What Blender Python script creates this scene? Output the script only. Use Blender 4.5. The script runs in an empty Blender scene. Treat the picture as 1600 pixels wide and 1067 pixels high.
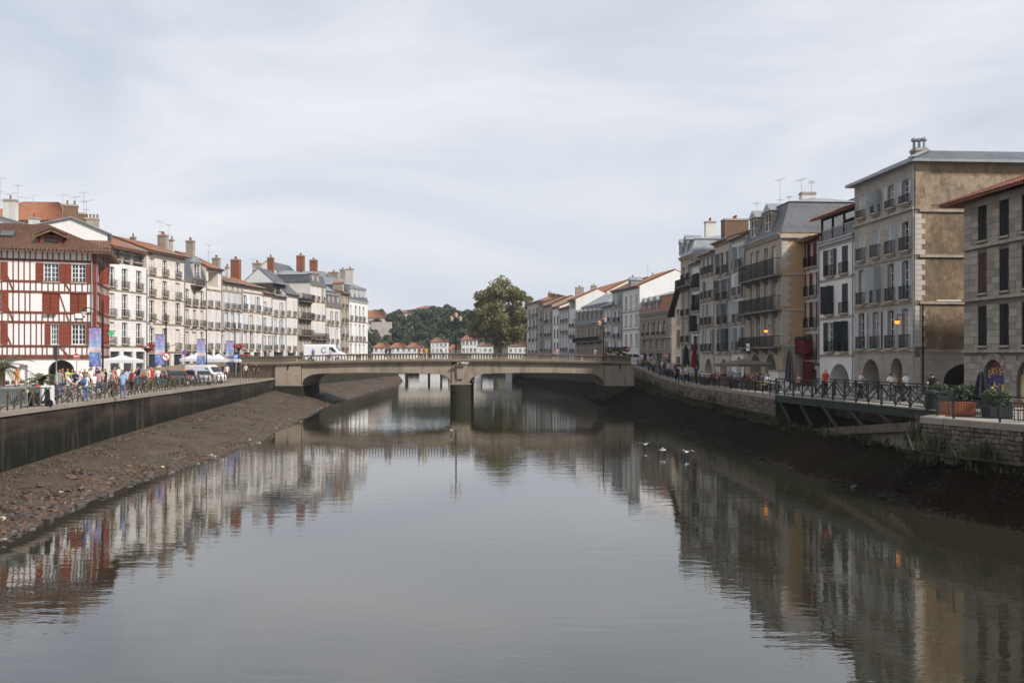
import bpy, bmesh, math, random
from mathutils import Vector, Matrix, noise
R = random.Random(7)
PI = math.pi
# ------------------------------------------------------------------ camera, sky, sun, exposure
F, HC, HY = 1555.6, 6.0, 558.0          # focal length in photo pixels, eye height above low water, horizon row
sc = bpy.context.scene
COL = sc.collection
cam = bpy.data.objects.new('camera', bpy.data.cameras.new('camera')); COL.objects.link(cam)
cam.data.lens = 35; cam.data.sensor_width = 36; cam.data.clip_end = 6000; cam.data.clip_start = 0.1
cam.data.shift_y = 24.5 / 1600
cam.location = (0, 0, HC); cam.rotation_euler = (PI / 2, 0, 0)
sc.camera = cam
SUN_EL, SUN_AZ = math.radians(41), math.radians(126)      # azimuth measured clockwise from +Y (the view)
w = bpy.data.worlds.new('World'); sc.world = w; w.use_nodes = True
nt = w.node_tree; N = nt.nodes; N.clear()
wo = N.new('ShaderNodeOutputWorld'); bg = N.new('ShaderNodeBackground'); sky = N.new('ShaderNodeTexSky')
sky.sky_type = 'NISHITA'; sky.sun_disc = False; sky.sun_elevation = SUN_EL; sky.sun_rotation = SUN_AZ
sky.air_density = 1.0; sky.dust_density = 2.0
tc = N.new('ShaderNodeTexCoord'); mp = N.new('ShaderNodeMapping'); mp.inputs['Scale'].default_value = (1.0, 1.0, 3.2)
nz = N.new('ShaderNodeTexNoise'); nz.inputs['Scale'].default_value = 2.1; nz.inputs['Detail'].default_value = 7; nz.inputs['Roughness'].default_value = 0.55
nz.inputs['Distortion'].default_value = 0.6
rp = N.new('ShaderNodeValToRGB'); rp.color_ramp.elements[0].position = 0.30; rp.color_ramp.elements[1].position = 0.68
rp.color_ramp.elements[0].color = (5.5, 6.1, 7.2, 1); rp.color_ramp.elements[1].color = (8.55, 8.65, 8.95, 1)
mx = N.new('ShaderNodeMix'); mx.data_type = 'RGBA'; mx.inputs[0].default_value = 0.9
L_ = nt.links.new
L_(tc.outputs['Generated'], mp.inputs['Vector']); L_(mp.outputs['Vector'], nz.inputs['Vector']); L_(nz.outputs['Fac'], rp.inputs['Fac'])
L_(sky.outputs['Color'], mx.inputs[6]); L_(rp.outputs['Color'], mx.inputs[7]); L_(mx.outputs[2], bg.inputs['Color'])
bg.inputs['Strength'].default_value = 0.10; L_(bg.outputs['Background'], wo.inputs['Surface'])
sd = bpy.data.lights.new('sun', 'SUN'); sd.energy = 4.8; sd.angle = math.radians(5); sd.color = (1.0, 0.955, 0.90)
sun = bpy.data.objects.new('sun', sd); COL.objects.link(sun)
sv = Vector((math.sin(SUN_AZ) * math.cos(SUN_EL), math.cos(SUN_AZ) * math.cos(SUN_EL), math.sin(SUN_EL)))
sun.rotation_euler = sv.to_track_quat('Z', 'Y').to_euler(); sun.location = sv * 200
vs = sc.view_settings; vs.view_transform = 'Standard'; vs.look = 'None'; vs.exposure = 0.1; vs.gamma = 1.0; vs.use_curve_mapping = False

# ------------------------------------------------------------------ helpers
def ray(x): return (x - 800) / F
def at(x, y, Y): return Vector((ray(x) * Y, Y, HC + (HY - y) * Y / F))       # a pixel at a known distance
def gp(x, y, z):                                                            # a pixel on a level surface
    d = F * (HC - z) / (y - HY); return Vector((ray(x) * d, d, z))
def tag(o, label=None, cat=None, group=None, kind=None):
    if label: o['label'] = label
    if cat: o['category'] = cat
    if group: o['group'] = group
    if kind: o['kind'] = kind
    return o
def empty(name, loc, rz=0, label=None, cat=None, group=None):
    o = bpy.data.objects.new(name, None); COL.objects.link(o); o.location = loc; o.rotation_euler = (0, 0, rz)
    o.empty_display_size = 0.2
    return tag(o, label, cat, group)
def link(name, me, parent=None, loc=None, rot=None, scale=None):
    o = bpy.data.objects.new(name, me); COL.objects.link(o)
    if parent: o.parent = parent
    if loc is not None: o.location = loc
    if rot is not None: o.rotation_euler = rot
    if scale is not None: o.scale = scale
    return o
def copy_tree(o, parent=None):
    c = o.copy(); COL.objects.link(c); c.parent = parent
    for ch in list(o.children): copy_tree(ch, c)
    return c
class MB:
    def __init__(s): s.v = []; s.f = []; s.m = []; s.cur = 0
    def add(s, vs, fs):
        b = len(s.v); s.v += [tuple(p) for p in vs]
        for f in fs: s.f.append([b + i for i in f]); s.m.append(s.cur)
        return s
    def quad(s, a, b, c, d): return s.add([a, b, c, d], [(0, 1, 2, 3)])
    def box(s, x0, x1, y0, y1, z0, z1):
        return s.add([(x0, y0, z0), (x1, y0, z0), (x1, y1, z0), (x0, y1, z0), (x0, y0, z1), (x1, y0, z1), (x1, y1, z1), (x0, y1, z1)],
                     [(0, 3, 2, 1), (4, 5, 6, 7), (0, 1, 5, 4), (1, 2, 6, 5), (2, 3, 7, 6), (3, 0, 4, 7)])
    def hexa(s, b, t):  # bottom and top rings of four
        return s.add(list(b) + list(t), [(0, 3, 2, 1), (4, 5, 6, 7), (0, 1, 5, 4), (1, 2, 6, 5), (2, 3, 7, 6), (3, 0, 4, 7)])
    def tube(s, p, q, r, n=6, r2=None):
        p, q = Vector(p), Vector(q); r2 = r if r2 is None else r2
        d = q - p
        if d.length < 1e-6: return s
        d.normalize(); a = d.orthogonal().normalized(); b = d.cross(a)
        vs = []
        for c, rr in ((p, r), (q, r2)):
            for i in range(n):
                t = 2 * PI * i / n; vs.append(c + a * (rr * math.cos(t)) + b * (rr * math.sin(t)))
        return s.add(vs, [(i, (i + 1) % n, n + (i + 1) % n, n + i) for i in range(n)] + [tuple(range(n))[::-1], tuple(range(n, 2 * n))])
    def bar(s, p, q, wd, h):   # rectangular bar between two points; wd sideways, h in the other axis
        p, q = Vector(p), Vector(q); d = (q - p).normalized()
        up = Vector((0, 0, 1)) if abs(d.z) < 0.95 else Vector((0, 1, 0))
        a = d.cross(up).normalized() * (wd / 2); b = a.cross(d).normalized() * (h / 2)
        return s.hexa([p - a - b, p + a - b, p + a + b, p - a + b], [q - a - b, q + a - b, q + a + b, q - a + b])
    def lathe(s, prof, n=10, c=(0, 0, 0)):
        vs = []
        for r, z in prof:
            for i in range(n): t = 2 * PI * i / n; vs.append((c[0] + r * math.cos(t), c[1] + r * math.sin(t), c[2] + z))
        fs = [(k * n + i, k * n + (i + 1) % n, (k + 1) * n + (i + 1) % n, (k + 1) * n + i) for k in range(len(prof) - 1) for i in range(n)]
        fs += [tuple(range(n))[::-1], tuple((len(prof) - 1) * n + i for i in range(n))]
        return s.add(vs, fs)
    def prism(s, pts, y0, y1):   # outline in x-z, extruded along y
        n = len(pts)
        return s.add([(x, y0, z) for x, z in pts] + [(x, y1, z) for x, z in pts],
                     [tuple(range(n)), tuple(range(2 * n - 1, n - 1, -1))] + [((i + 1) % n, i, n + i, n + (i + 1) % n) for i in range(n)])
    def ball(s, c, r, sx=1, sy=1, sz=1, seg=8, rings=5):
        prof = [(max(r * math.sin(PI * k / rings), 0.001), -r * math.cos(PI * k / rings)) for k in range(rings + 1)]
        b = len(s.v); s.lathe(prof, seg)
        for i in range(b, len(s.v)):
            x, y, z = s.v[i]; s.v[i] = (c[0] + x * sx, c[1] + y * sy, c[2] + z * sz)
        return s
    def mesh(s, name, mats, smooth=False):
        me = bpy.data.meshes.new(name); me.from_pydata(s.v, [], s.f)
        for m in (mats if isinstance(mats, (list, tuple)) else [mats]): me.materials.append(m)
        if max(s.m, default=0): me.polygons.foreach_set('material_index', s.m)
        if smooth: me.polygons.foreach_set('use_smooth', [True] * len(me.polygons))
        me.update(); return me
    def build(s, name, mats, parent=None, smooth=False, loc=None, rot=None): return link(name, s.mesh(name, mats, smooth), parent, loc, rot)

# ------------------------------------------------------------------ materials
MATS = {}
def newmat(name):
    m = bpy.data.materials.new(name); m.use_nodes = True
    b = m.node_tree.nodes['Principled BSDF']; return m, m.node_tree, b
def c4(c): return (c[0], c[1], c[2], 1)
def sc3(c, k): return tuple(min(1, v * k) for v in c)
def mixc(t, fac, a, b, mode='MIX'):
    n = t.nodes.new('ShaderNodeMix'); n.data_type = 'RGBA'; n.blend_type = mode
    for i, v in ((0, fac), (6, a), (7, b)):
        if hasattr(v, 'links') or hasattr(v, 'is_linked'): t.links.new(v, n.inputs[i])
        else: n.inputs[i].default_value = v if i == 0 else c4(v)
    return n.outputs[2]
def noi(t, scale, detail=4, mscale=None, rough=0.55, coord='Object'):
    tc = t.nodes.new('ShaderNodeTexCoord'); n = t.nodes.new('ShaderNodeTexNoise')
    n.inputs['Scale'].default_value = scale; n.inputs['Detail'].default_value = detail; n.inputs['Roughness'].default_value = rough
    if mscale:
        mp = t.nodes.new('ShaderNodeMapping'); mp.inputs['Scale'].default_value = mscale
        t.links.new(tc.outputs[coord], mp.inputs['Vector']); t.links.new(mp.outputs['Vector'], n.inputs['Vector'])
    else: t.links.new(tc.outputs[coord], n.inputs['Vector'])
    return n.outputs['Fac']
def ramp(t, v, a, b, lo=0.0, hi=1.0):
    n = t.nodes.new('ShaderNodeMapRange'); n.inputs[1].default_value = a; n.inputs[2].default_value = b; n.inputs[3].default_value = lo; n.inputs[4].default_value = hi
    t.links.new(v, n.inputs[0]); return n.outputs[0]
def bump(t, b, h, strength, dist=0.02):
    n = t.nodes.new('ShaderNodeBump'); n.inputs['Strength'].default_value = strength; n.inputs['Distance'].default_value = dist
    t.links.new(h, n.inputs['Height']); t.links.new(n.outputs['Normal'], b.inputs['Normal'])
def mat(name, col, rough=0.7, vary=0.18, scale=2.0, rnd=0.0, metal=0.0, bmp=0.15, coord='Object'):
    if name in MATS: return MATS[name]
    m, t, b = newmat(name)
    n = noi(t, scale, 5, coord=coord)
    o = mixc(t, ramp(t, n, 0.3, 0.7), sc3(col, 1 - vary), sc3(col, 1 + vary))
    if rnd:
        oi = t.nodes.new('ShaderNodeObjectInfo'); hs = t.nodes.new('ShaderNodeHueSaturation')
        t.links.new(ramp(t, oi.outputs['Random'], 0, 1, 1 - rnd, 1 + rnd), hs.inputs['Value']); t.links.new(o, hs.inputs['Color']); o = hs.outputs['Color']
    t.links.new(o, b.inputs['Base Color']); b.inputs['Roughness'].default_value = rough; b.inputs['Metallic'].default_value = metal
    if rough > 0.52: b.inputs['Specular IOR Level'].default_value = 0.18
    if bmp: bump(t, b, noi(t, scale * 9, 4, coord=coord), bmp)
    MATS[name] = m; return m
def wallmat(name, col, dirt=0.35, streak=0.35, dcol=(0.13, 0.105, 0.08), blocks=None, rough=0.85, mottle=False):
    if name in MATS: return MATS[name]
    m, t, b = newmat(name)
    big = ramp(t, noi(t, 0.35, 6, rough=0.65), 0.35, 0.72)
    o = mixc(t, big, col, sc3(col, 1 - dirt))
    st = ramp(t, noi(t, 1.0, 5, (1.6, 1.6, 0.16), 0.7), 0.52, 0.78, 0, streak)
    o = mixc(t, st, o, dcol)
    if mottle:
        o = mixc(t, ramp(t, noi(t, 1.3, 8, rough=0.75), 0.47, 0.62, 0, 0.75), o, (0.09, 0.065, 0.04)); o = mixc(t, ramp(t, noi(t, 2.7, 8, rough=0.8), 0.55, 0.66, 0, 0.8), o, (0.42, 0.33, 0.22))
    fine = noi(t, 6.0, 5)
    o = mixc(t, ramp(t, fine, 0.3, 0.75, 0, 0.22), o, sc3(col, 0.55))
    h = fine
    if blocks:
        tc = t.nodes.new('ShaderNodeTexCoord'); sx = t.nodes.new('ShaderNodeSeparateXYZ'); cx = t.nodes.new('ShaderNodeCombineXYZ')
        t.links.new(tc.outputs['Object'], sx.inputs[0])
        ad = t.nodes.new('ShaderNodeMath'); t.links.new(sx.outputs[0], ad.inputs[0]); t.links.new(sx.outputs[1], ad.inputs[1])
        t.links.new(ad.outputs[0], cx.inputs[0]); t.links.new(sx.outputs[2], cx.inputs[1])
        br = t.nodes.new('ShaderNodeTexBrick'); br.inputs['Scale'].default_value = 1; br.inputs['Brick Width'].default_value = blocks[0]; br.inputs['Row Height'].default_value = blocks[1]
        br.inputs['Mortar Size'].default_value = 0.014; br.inputs['Mortar Smooth'].default_value = 0.3
        br.inputs['Color1'].default_value = (1, 1, 1, 1); br.inputs['Color2'].default_value = (0.88, 0.88, 0.88, 1); br.inputs['Mortar'].default_value = (0.66, 0.62, 0.58, 1)
        t.links.new(cx.outputs[0], br.inputs['Vector']); o = mixc(t, 1.0, o, br.outputs['Color'], 'MULTIPLY'); h = br.outputs['Fac']
        bump(t, b, h, -0.5, 0.03)
    else: bump(t, b, h, 0.25, 0.02)
    t.links.new(o, b.inputs['Base Color']); b.inputs['Roughness'].default_value = rough; b.inputs['Specular IOR Level'].default_value = 0.15
    MATS[name] = m; return m
def glassmat(name, col, rough=0.06):
    m, t, b = newmat(name)
    oi = t.nodes.new('ShaderNodeObjectInfo')
    o = mixc(t, ramp(t, oi.outputs['Random'], 0, 1), sc3(col, 0.45), sc3(col, 1.3))
    t.links.new(o, b.inputs['Base Color']); b.inputs['Roughness'].default_value = rough; b.inputs['IOR'].default_value = 1.5
    bump(t, b, noi(t, 1.3, 2), 0.05, 0.05); MATS[name] = m; return m
def tilemat(name, col, col2, dark=0.5):
    m, t, b = newmat(name)
    o = mixc(t, ramp(t, noi(t, 0.6, 6, rough=0.7), 0.35, 0.68), col, col2)
    o = mixc(t, ramp(t, noi(t, 7, 3), 0.42, 0.7, 0, 0.75), o, sc3(col2, dark))
    o = mixc(t, ramp(t, noi(t, 2.3, 6, rough=0.75), 0.56, 0.72, 0, 0.6), o, (0.07, 0.06, 0.05))
    t.links.new(o, b.inputs['Base Color']); b.inputs['Roughness'].default_value = 0.9
    bump(t, b, noi(t, 12, 3), 0.4, 0.03); MATS[name] = m; return m
def slatemat(name, col):
    m, t, b = newmat(name)
    tc = t.nodes.new('ShaderNodeTexCoord'); sx = t.nodes.new('ShaderNodeSeparateXYZ'); cx = t.nodes.new('ShaderNodeCombineXYZ')
    t.links.new(tc.outputs['Object'], sx.inputs[0]); t.links.new(sx.outputs[0], cx.inputs[0])
    ad = t.nodes.new('ShaderNodeMath'); t.links.new(sx.outputs[2], ad.inputs[0]); t.links.new(sx.outputs[1], ad.inputs[1]); t.links.new(ad.outputs[0], cx.inputs[1])
    br = t.nodes.new('ShaderNodeTexBrick'); br.inputs['Scale'].default_value = 1; br.inputs['Brick Width'].default_value = 0.3; br.inputs['Row Height'].default_value = 0.22; br.inputs['Mortar Size'].default_value = 0.012
    br.inputs['Color1'].default_value = c4(col); br.inputs['Color2'].default_value = c4(sc3(col, 0.72)); br.inputs['Mortar'].default_value = c4(sc3(col, 0.4))
    t.links.new(cx.outputs[0], br.inputs['Vector'])
    o = mixc(t, ramp(t, noi(t, 0.8, 5), 0.4, 0.7, 0, 0.6), br.outputs['Color'], sc3(col, 1.5))
    t.links.new(o, b.inputs['Base Color']); b.inputs['Roughness'].default_value = 0.55; bump(t, b, br.outputs['Fac'], -0.4, 0.02)
    MATS[name] = m; return m
def emit(name, col, k):
    m, t, b = newmat(name); b.inputs['Base Color'].default_value = c4(col); b.inputs['Emission Color'].default_value = c4(col); b.inputs['Emission Strength'].default_value = k
    MATS[name] = m; return m
def leafmat(name, c1, c2, scale=0.35):
    m, t, b = newmat(name)
    o = mixc(t, ramp(t, noi(t, scale, 4), 0.35, 0.66), c1, c2)
    o = mixc(t, ramp(t, noi(t, 5, 2), 0.4, 0.7, 0, 0.5), o, sc3(c2, 1.4))
    t.links.new(o, b.inputs['Base Color']); b.inputs['Roughness'].default_value = 0.6
    tr = t.nodes.new('ShaderNodeBsdfTranslucent'); ms = t.nodes.new('ShaderNodeMixShader'); ms.inputs[0].default_value = 0.22
    t.links.new(o, tr.inputs['Color']); t.links.new(b.outputs[0], ms.inputs[1]); t.links.new(tr.outputs[0], ms.inputs[2])
    t.links.new(ms.outputs[0], t.nodes['Material Output'].inputs['Surface']); MATS[name] = m; return m
# walls
wallmat('white_plaster', (0.66, 0.64, 0.61), 0.18, 0.22)
wallmat('bright_white', (0.70, 0.68, 0.65), 0.12, 0.15)
wallmat('cream_plaster', (0.66, 0.595, 0.525), 0.22, 0.3)
wallmat('white_blocks', (0.76, 0.73, 0.70), 0.22, 0.3, blocks=(0.8, 0.38))
wallmat('cream_blocks', (0.73, 0.66, 0.585), 0.25, 0.32, blocks=(0.8, 0.38))
wallmat('beige_stone', (0.42, 0.355, 0.285), 0.35, 0.5, blocks=(0.7, 0.36))
wallmat('grey_plaster', (0.48, 0.435, 0.39), 0.25, 0.4)
wallmat('blue_grey_plaster', (0.41, 0.405, 0.40), 0.22, 0.35)
wallmat('brown_stone', (0.33, 0.27, 0.21), 0.35, 0.5, blocks=(0.7, 0.36))
wallmat('grey_stone', (0.41, 0.37, 0.325), 0.35, 0.5, blocks=(0.75, 0.36))
wallmat('ochre_plaster', (0.50, 0.325, 0.175), 0.25, 0.22, dcol=(0.2, 0.12, 0.06))
wallmat('stained_ochre', (0.30, 0.215, 0.138), 0.6, 0.8, dcol=(0.07, 0.05, 0.03), mottle=True)
wallmat('pale_ochre', (0.36, 0.28, 0.195), 0.45, 0.6, dcol=(0.11, 0.08, 0.05), mottle=True)
wallmat('pale_quoin', (0.47, 0.425, 0.365), 0.3, 0.4)
wallmat('ashlar_core', (0.17, 0.15, 0.125), 0.3, 0.3)
wallmat('ashlar', (0.33, 0.29, 0.243), 0.3, 0.45)
wallmat('concrete', (0.34, 0.275, 0.21), 0.45, 0.85, dcol=(0.06, 0.045, 0.035))
wallmat('dark_concrete', (0.16, 0.125, 0.095), 0.4, 0.6, dcol=(0.05, 0.04, 0.03))
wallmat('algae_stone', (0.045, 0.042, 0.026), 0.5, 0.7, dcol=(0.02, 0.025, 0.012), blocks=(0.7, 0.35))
def quaymat():
    m, t, b = newmat('quay_concrete')
    o = mixc(t, ramp(t, noi(t, 0.5, 6, (0.25, 0.25, 2.2), 0.65), 0.38, 0.62), (0.055, 0.041, 0.031), (0.011, 0.0095, 0.008))
    tc = t.nodes.new('ShaderNodeTexCoord'); sx = t.nodes.new('ShaderNodeSeparateXYZ'); t.links.new(tc.outputs['Object'], sx.inputs[0])
    ad = t.nodes.new('ShaderNodeMath'); ad.operation = 'MULTIPLY_ADD'; t.links.new(noi(t, 0.6, 5), ad.inputs[0]); ad.inputs[1].default_value = 1.4; t.links.new(sx.outputs[2], ad.inputs[2])
    o = mixc(t, ramp(t, ad.outputs[0], 2.3, 3.2), (0.009, 0.0095, 0.006), o)          # weed line left by the tide
    o = mixc(t, ramp(t, noi(t, 1.2, 5, (1.0, 1.0, 0.12), 0.7), 0.54, 0.72, 0, 0.7), o, (0.085, 0.066, 0.05))
    o = mixc(t, ramp(t, noi(t, 0.9, 6, rough=0.75), 0.56, 0.66, 0, 0.6), o, (0.03, 0.034, 0.014))
    t.links.new(o, b.inputs['Base Color']); b.inputs['Roughness'].default_value = 0.8; b.inputs['Specular IOR Level'].default_value = 0.15; bump(t, b, noi(t, 4, 6), 0.6, 0.05); MATS['quay_concrete'] = m
quaymat()
wallmat('coping', (0.29, 0.25, 0.21), 0.3, 0.4)
wallmat('brick_red', (0.30, 0.125, 0.078), 0.3, 0.35, blocks=(0.26, 0.09))
wallmat('brick_brown', (0.22, 0.14, 0.09), 0.35, 0.5, blocks=(0.26, 0.09))
wallmat('chimney_stone', (0.34, 0.29, 0.235), 0.4, 0.6)
wallmat('chimney_white', (0.6, 0.57, 0.53), 0.25, 0.5)
wallmat('dark_timber', (0.07, 0.055, 0.045), 0.3, 0.3)
tilemat('orange_tile', (0.33, 0.15, 0.085), (0.22, 0.11, 0.068))
tilemat('bright_tile', (0.35, 0.145, 0.075), (0.26, 0.11, 0.06), 0.7)
tilemat('brown_tile', (0.27, 0.148, 0.095), (0.165, 0.095, 0.066))
tilemat('red_tile', (0.28, 0.10, 0.06), (0.17, 0.07, 0.05))
slatemat('slate', (0.085, 0.088, 0.10)); slatemat('pale_slate', (0.24, 0.25, 0.27))
mat('zinc', (0.24, 0.255, 0.27), 0.45, 0.2, 0.8, metal=0.3)
mat('red_paint', (0.175, 0.041, 0.022), 0.55, 0.2, 1.5, rnd=0.12)
mat('dark_red_paint', (0.12, 0.022, 0.02), 0.55, 0.2, 1.5, rnd=0.12)
mat('white_paint', (0.72, 0.71, 0.69), 0.5, 0.1, rnd=0.08)
mat('cream_paint', (0.58, 0.5, 0.4), 0.5, 0.1, rnd=0.08)
mat('grey_shutter', (0.37, 0.385, 0.385), 0.6, 0.14, rnd=0.16)
mat('pale_shutter', (0.50, 0.51, 0.53), 0.6, 0.12, rnd=0.12)
mat('green_shutter', (0.085, 0.11, 0.11), 0.6, 0.15, rnd=0.2)
mat('dark_shutter', (0.035, 0.042, 0.045), 0.6, 0.15, rnd=0.2)
mat('black_shutter', (0.009, 0.008, 0.008), 0.65, 0.25)
mat('brown_shutter', (0.06, 0.026, 0.02), 0.65, 0.25)
mat('ochre_window', (0.34, 0.21, 0.10), 0.6, 0.15)
mat('dark_iron', (0.013, 0.012, 0.012), 0.6, 0.2)
mat('rust_iron', (0.05, 0.036, 0.028), 0.7, 0.3, metal=0.1)
mat('rail_brown', (0.10, 0.072, 0.05), 0.65, 0.3, rnd=0.25)
mat('green_iron', (0.02, 0.028, 0.027), 0.55, 0.25)
mat('galvanised', (0.28, 0.3, 0.3), 0.5, 0.15, metal=0.4)
mat('old_stone', (0.30, 0.255, 0.205), 0.85, 0.3, 1.5)
mat('quay_stone', (0.15, 0.125, 0.098), 0.85, 0.3, 1.5); mat('dark_quay_stone', (0.10, 0.083, 0.065), 0.85, 0.3, 1.5)
mat('dark_stone', (0.15, 0.13, 0.11), 0.85, 0.3, 1.5)
glassmat('glass', (0.05, 0.055, 0.065)); glassmat('curtained', (0.38, 0.37, 0.35), 0.15); glassmat('brownglass', (0.09, 0.06, 0.04))
def M(n): return MATS[n]
# ------------------------------------------------------------------ the river, the banks, the quays
def watermat():
    m, t, b = newmat('river_water')
    o = mixc(t, ramp(t, noi(t, 0.03, 3), 0.35, 0.65), (0.018, 0.017, 0.0105), (0.026, 0.0245, 0.015))
    t.links.new(o, b.inputs['Base Color']); b.inputs['Roughness'].default_value = 0.0; b.inputs['IOR'].default_value = 2.15
    a = noi(t, 1.0, 3, (0.55, 1.5, 1), 0.5); c = noi(t, 1.0, 2, (2.6, 6.0, 1), 0.5); g = noi(t, 0.05, 3)
    mu = t.nodes.new('ShaderNodeMath'); mu.operation = 'MULTIPLY_ADD'; t.links.new(c, mu.inputs[0]); mu.inputs[1].default_value = 0.28; t.links.new(a, mu.inputs[2])
    m2 = t.nodes.new('ShaderNodeMath'); m2.operation = 'MULTIPLY'; t.links.new(mu.outputs[0], m2.inputs[0]); t.links.new(ramp(t, g, 0.35, 0.65, 0.45, 1.35), m2.inputs[1])
    bump(t, b, m2.outputs[0], 0.19, 0.03); return m
MATS['water'] = watermat()
tag(MB().quad((-1500, -60, 0), (1500, -60, 0), (1500, 1600, 0), (-1500, 1600, 0)).build('river_water', M('water')), kind='structure')

def lerp_tab(tab, y):
    if y <= tab[0][0]: return tab[0][1]
    for (a, va), (b, vb) in zip(tab, tab[1:]):
        if y <= b: return va + (vb - va) * (y - a) / (b - a)
    return tab[-1][1]
LW = [(10, -21.1), (46, -23.8), (65, -25.2), (83, -26.7), (109, -28.1), (124, -29.7), (215, -30.0), (262, -28.0)]      # left quay wall
LM = [(10, 0.3), (46, 0.62), (65, 1.04), (83, 1.25), (115, 1.78), (140, 1.9), (262, 1.3)]                              # top of the mud against it
LE = [(10, -14.5), (32, -16.6), (47, -18.0), (62, -17.6), (76, -18.6), (100, -20.6), (114, -22.2), (123, -22.8), (160, -24.2), (227, -27.0), (262, -27.6)]  # water's edge
RW = [(10, 31), (20, 26), (29, 22), (37.4, 19.25), (42.5, 17.5), (45.4, 19.7), (66, 17.4), (96, 17.0), (108, 17.0), (115, 16.9), (121, 16.2), (125, 15.3), (150, 15.2), (171, 14.0), (228, 6.0), (268, -0.5)]
RM = [(10, 1.6), (37, 1.9), (66, 1.93), (96, 2.1), (125, 2.3), (150, 1.8), (268, 1.0)]
RE = [(10, 23), (34.4, 17.5), (39, 16.0), (43.8, 15.9), (48.8, 15.3), (56, 14.6), (70, 14.9), (80, 14.2), (94, 12.3), (114, 11.0), (123, 10.6), (148, 11.0), (171, 10.6), (228, 4.6), (268, -1.4)]
def LZ(Y): return 3.4
def RZ(Y): return lerp_tab([(0, 3.4), (98, 3.4), (115, 3.85), (125, 4.87), (400, 4.87)], Y)
def fr(a, b, s):
    n = int((b - a) / s) + 1; return [a + (b - a) * i / n for i in range(n + 1)]
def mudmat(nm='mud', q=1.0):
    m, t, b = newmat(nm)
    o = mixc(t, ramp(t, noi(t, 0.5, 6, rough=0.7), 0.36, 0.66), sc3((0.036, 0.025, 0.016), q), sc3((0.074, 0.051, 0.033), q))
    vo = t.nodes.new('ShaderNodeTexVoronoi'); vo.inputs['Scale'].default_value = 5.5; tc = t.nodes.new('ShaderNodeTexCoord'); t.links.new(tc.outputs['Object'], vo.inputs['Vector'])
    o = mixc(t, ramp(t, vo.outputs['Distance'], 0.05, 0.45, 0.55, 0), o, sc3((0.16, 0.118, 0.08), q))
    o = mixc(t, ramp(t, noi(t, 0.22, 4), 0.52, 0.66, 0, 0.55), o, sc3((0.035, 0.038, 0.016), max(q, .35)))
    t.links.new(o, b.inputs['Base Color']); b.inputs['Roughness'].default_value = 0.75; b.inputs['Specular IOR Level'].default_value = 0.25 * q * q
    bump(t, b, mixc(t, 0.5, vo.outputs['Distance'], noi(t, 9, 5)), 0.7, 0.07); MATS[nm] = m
mudmat(); mudmat('dark_mud', 0.18)  # right bank: the same mud with colours and specular scaled far down
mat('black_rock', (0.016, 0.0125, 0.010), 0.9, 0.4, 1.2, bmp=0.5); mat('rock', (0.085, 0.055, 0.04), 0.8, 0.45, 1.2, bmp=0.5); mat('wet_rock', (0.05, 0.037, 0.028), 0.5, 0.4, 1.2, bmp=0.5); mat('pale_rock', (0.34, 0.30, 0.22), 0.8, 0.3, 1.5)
def bank(name, W, E, Mz, side, y0, y1, mt='mud'):
    mb = MB(); ys = fr(y0, y1, 0.5); n = 22; vs = []; fs = []
    for Y in ys:
        xw, xe, zm = lerp_tab(W, Y), lerp_tab(E, Y), lerp_tab(Mz, Y)
        for k in range(n + 1):
            t = k / n * 1.35; x = xw + (xe - xw) * t - side * 0.06 * (k == 0)
            z = zm * (1 - t) if t < 1 else -(t - 1) * 2.2
            if t < 0.78: z = zm * (1 - t * 0.9) * 1.0 if t < 0.7 else zm * (0.37 - (t - 0.7) * 1.9) if t < 0.82 else z
            if k: z += 0.16 * noise.noise(Vector((x * 0.5, Y * 0.35, 3))) * min(1, zm) + 0.07 * noise.noise(Vector((x * 1.7, Y * 1.4, 9)))
            vs.append((x, Y, z))
    for i in range(len(ys) - 1):
        for k in range(n):
            a = i * (n + 1) + k; q = (a, a + 1, a + n + 2, a + n + 1); fs.append(q if side > 0 else q[::-1])
    mb.add(vs, fs); return tag(mb.build(name, M(mt), None, True), kind='structure')
bank('mud_bank_left', LW, LE, LM, 1, 8, 262); bank('mud_bank_right', RW, RE, RM, -1, 12, 268, 'dark_mud')
def rock(mb, c, s, rr):
    a = [Vector((rr.uniform(-1, 1), rr.uniform(-1, 1), rr.uniform(-1, 1))).normalized() for _ in range(1)]
    base = [(-1, -1, -.8), (1, -1, -.8), (1, 1, -.8), (-1, 1, -.8), (-.7, -.7, .6), (.7, -.7, .6), (.7, .7, .6), (-.7, .7, .6)]
    m = Matrix.Rotation(rr.uniform(0, 6.3), 3, 'Z') @ Matrix.Rotation(rr.uniform(-.6, .6), 3, 'X')
    sx, sy, sz = s * rr.uniform(.7, 1.3), s * rr.uniform(.6, 1.1), s * rr.uniform(.4, .8)
    v = [Vector(c) + m @ Vector((p[0] * sx * rr.uniform(.7, 1.15), p[1] * sy * rr.uniform(.7, 1.15), p[2] * sz * rr.uniform(.7, 1.2))) for p in base]
    mb.hexa(v[:4], v[4:])
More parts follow.
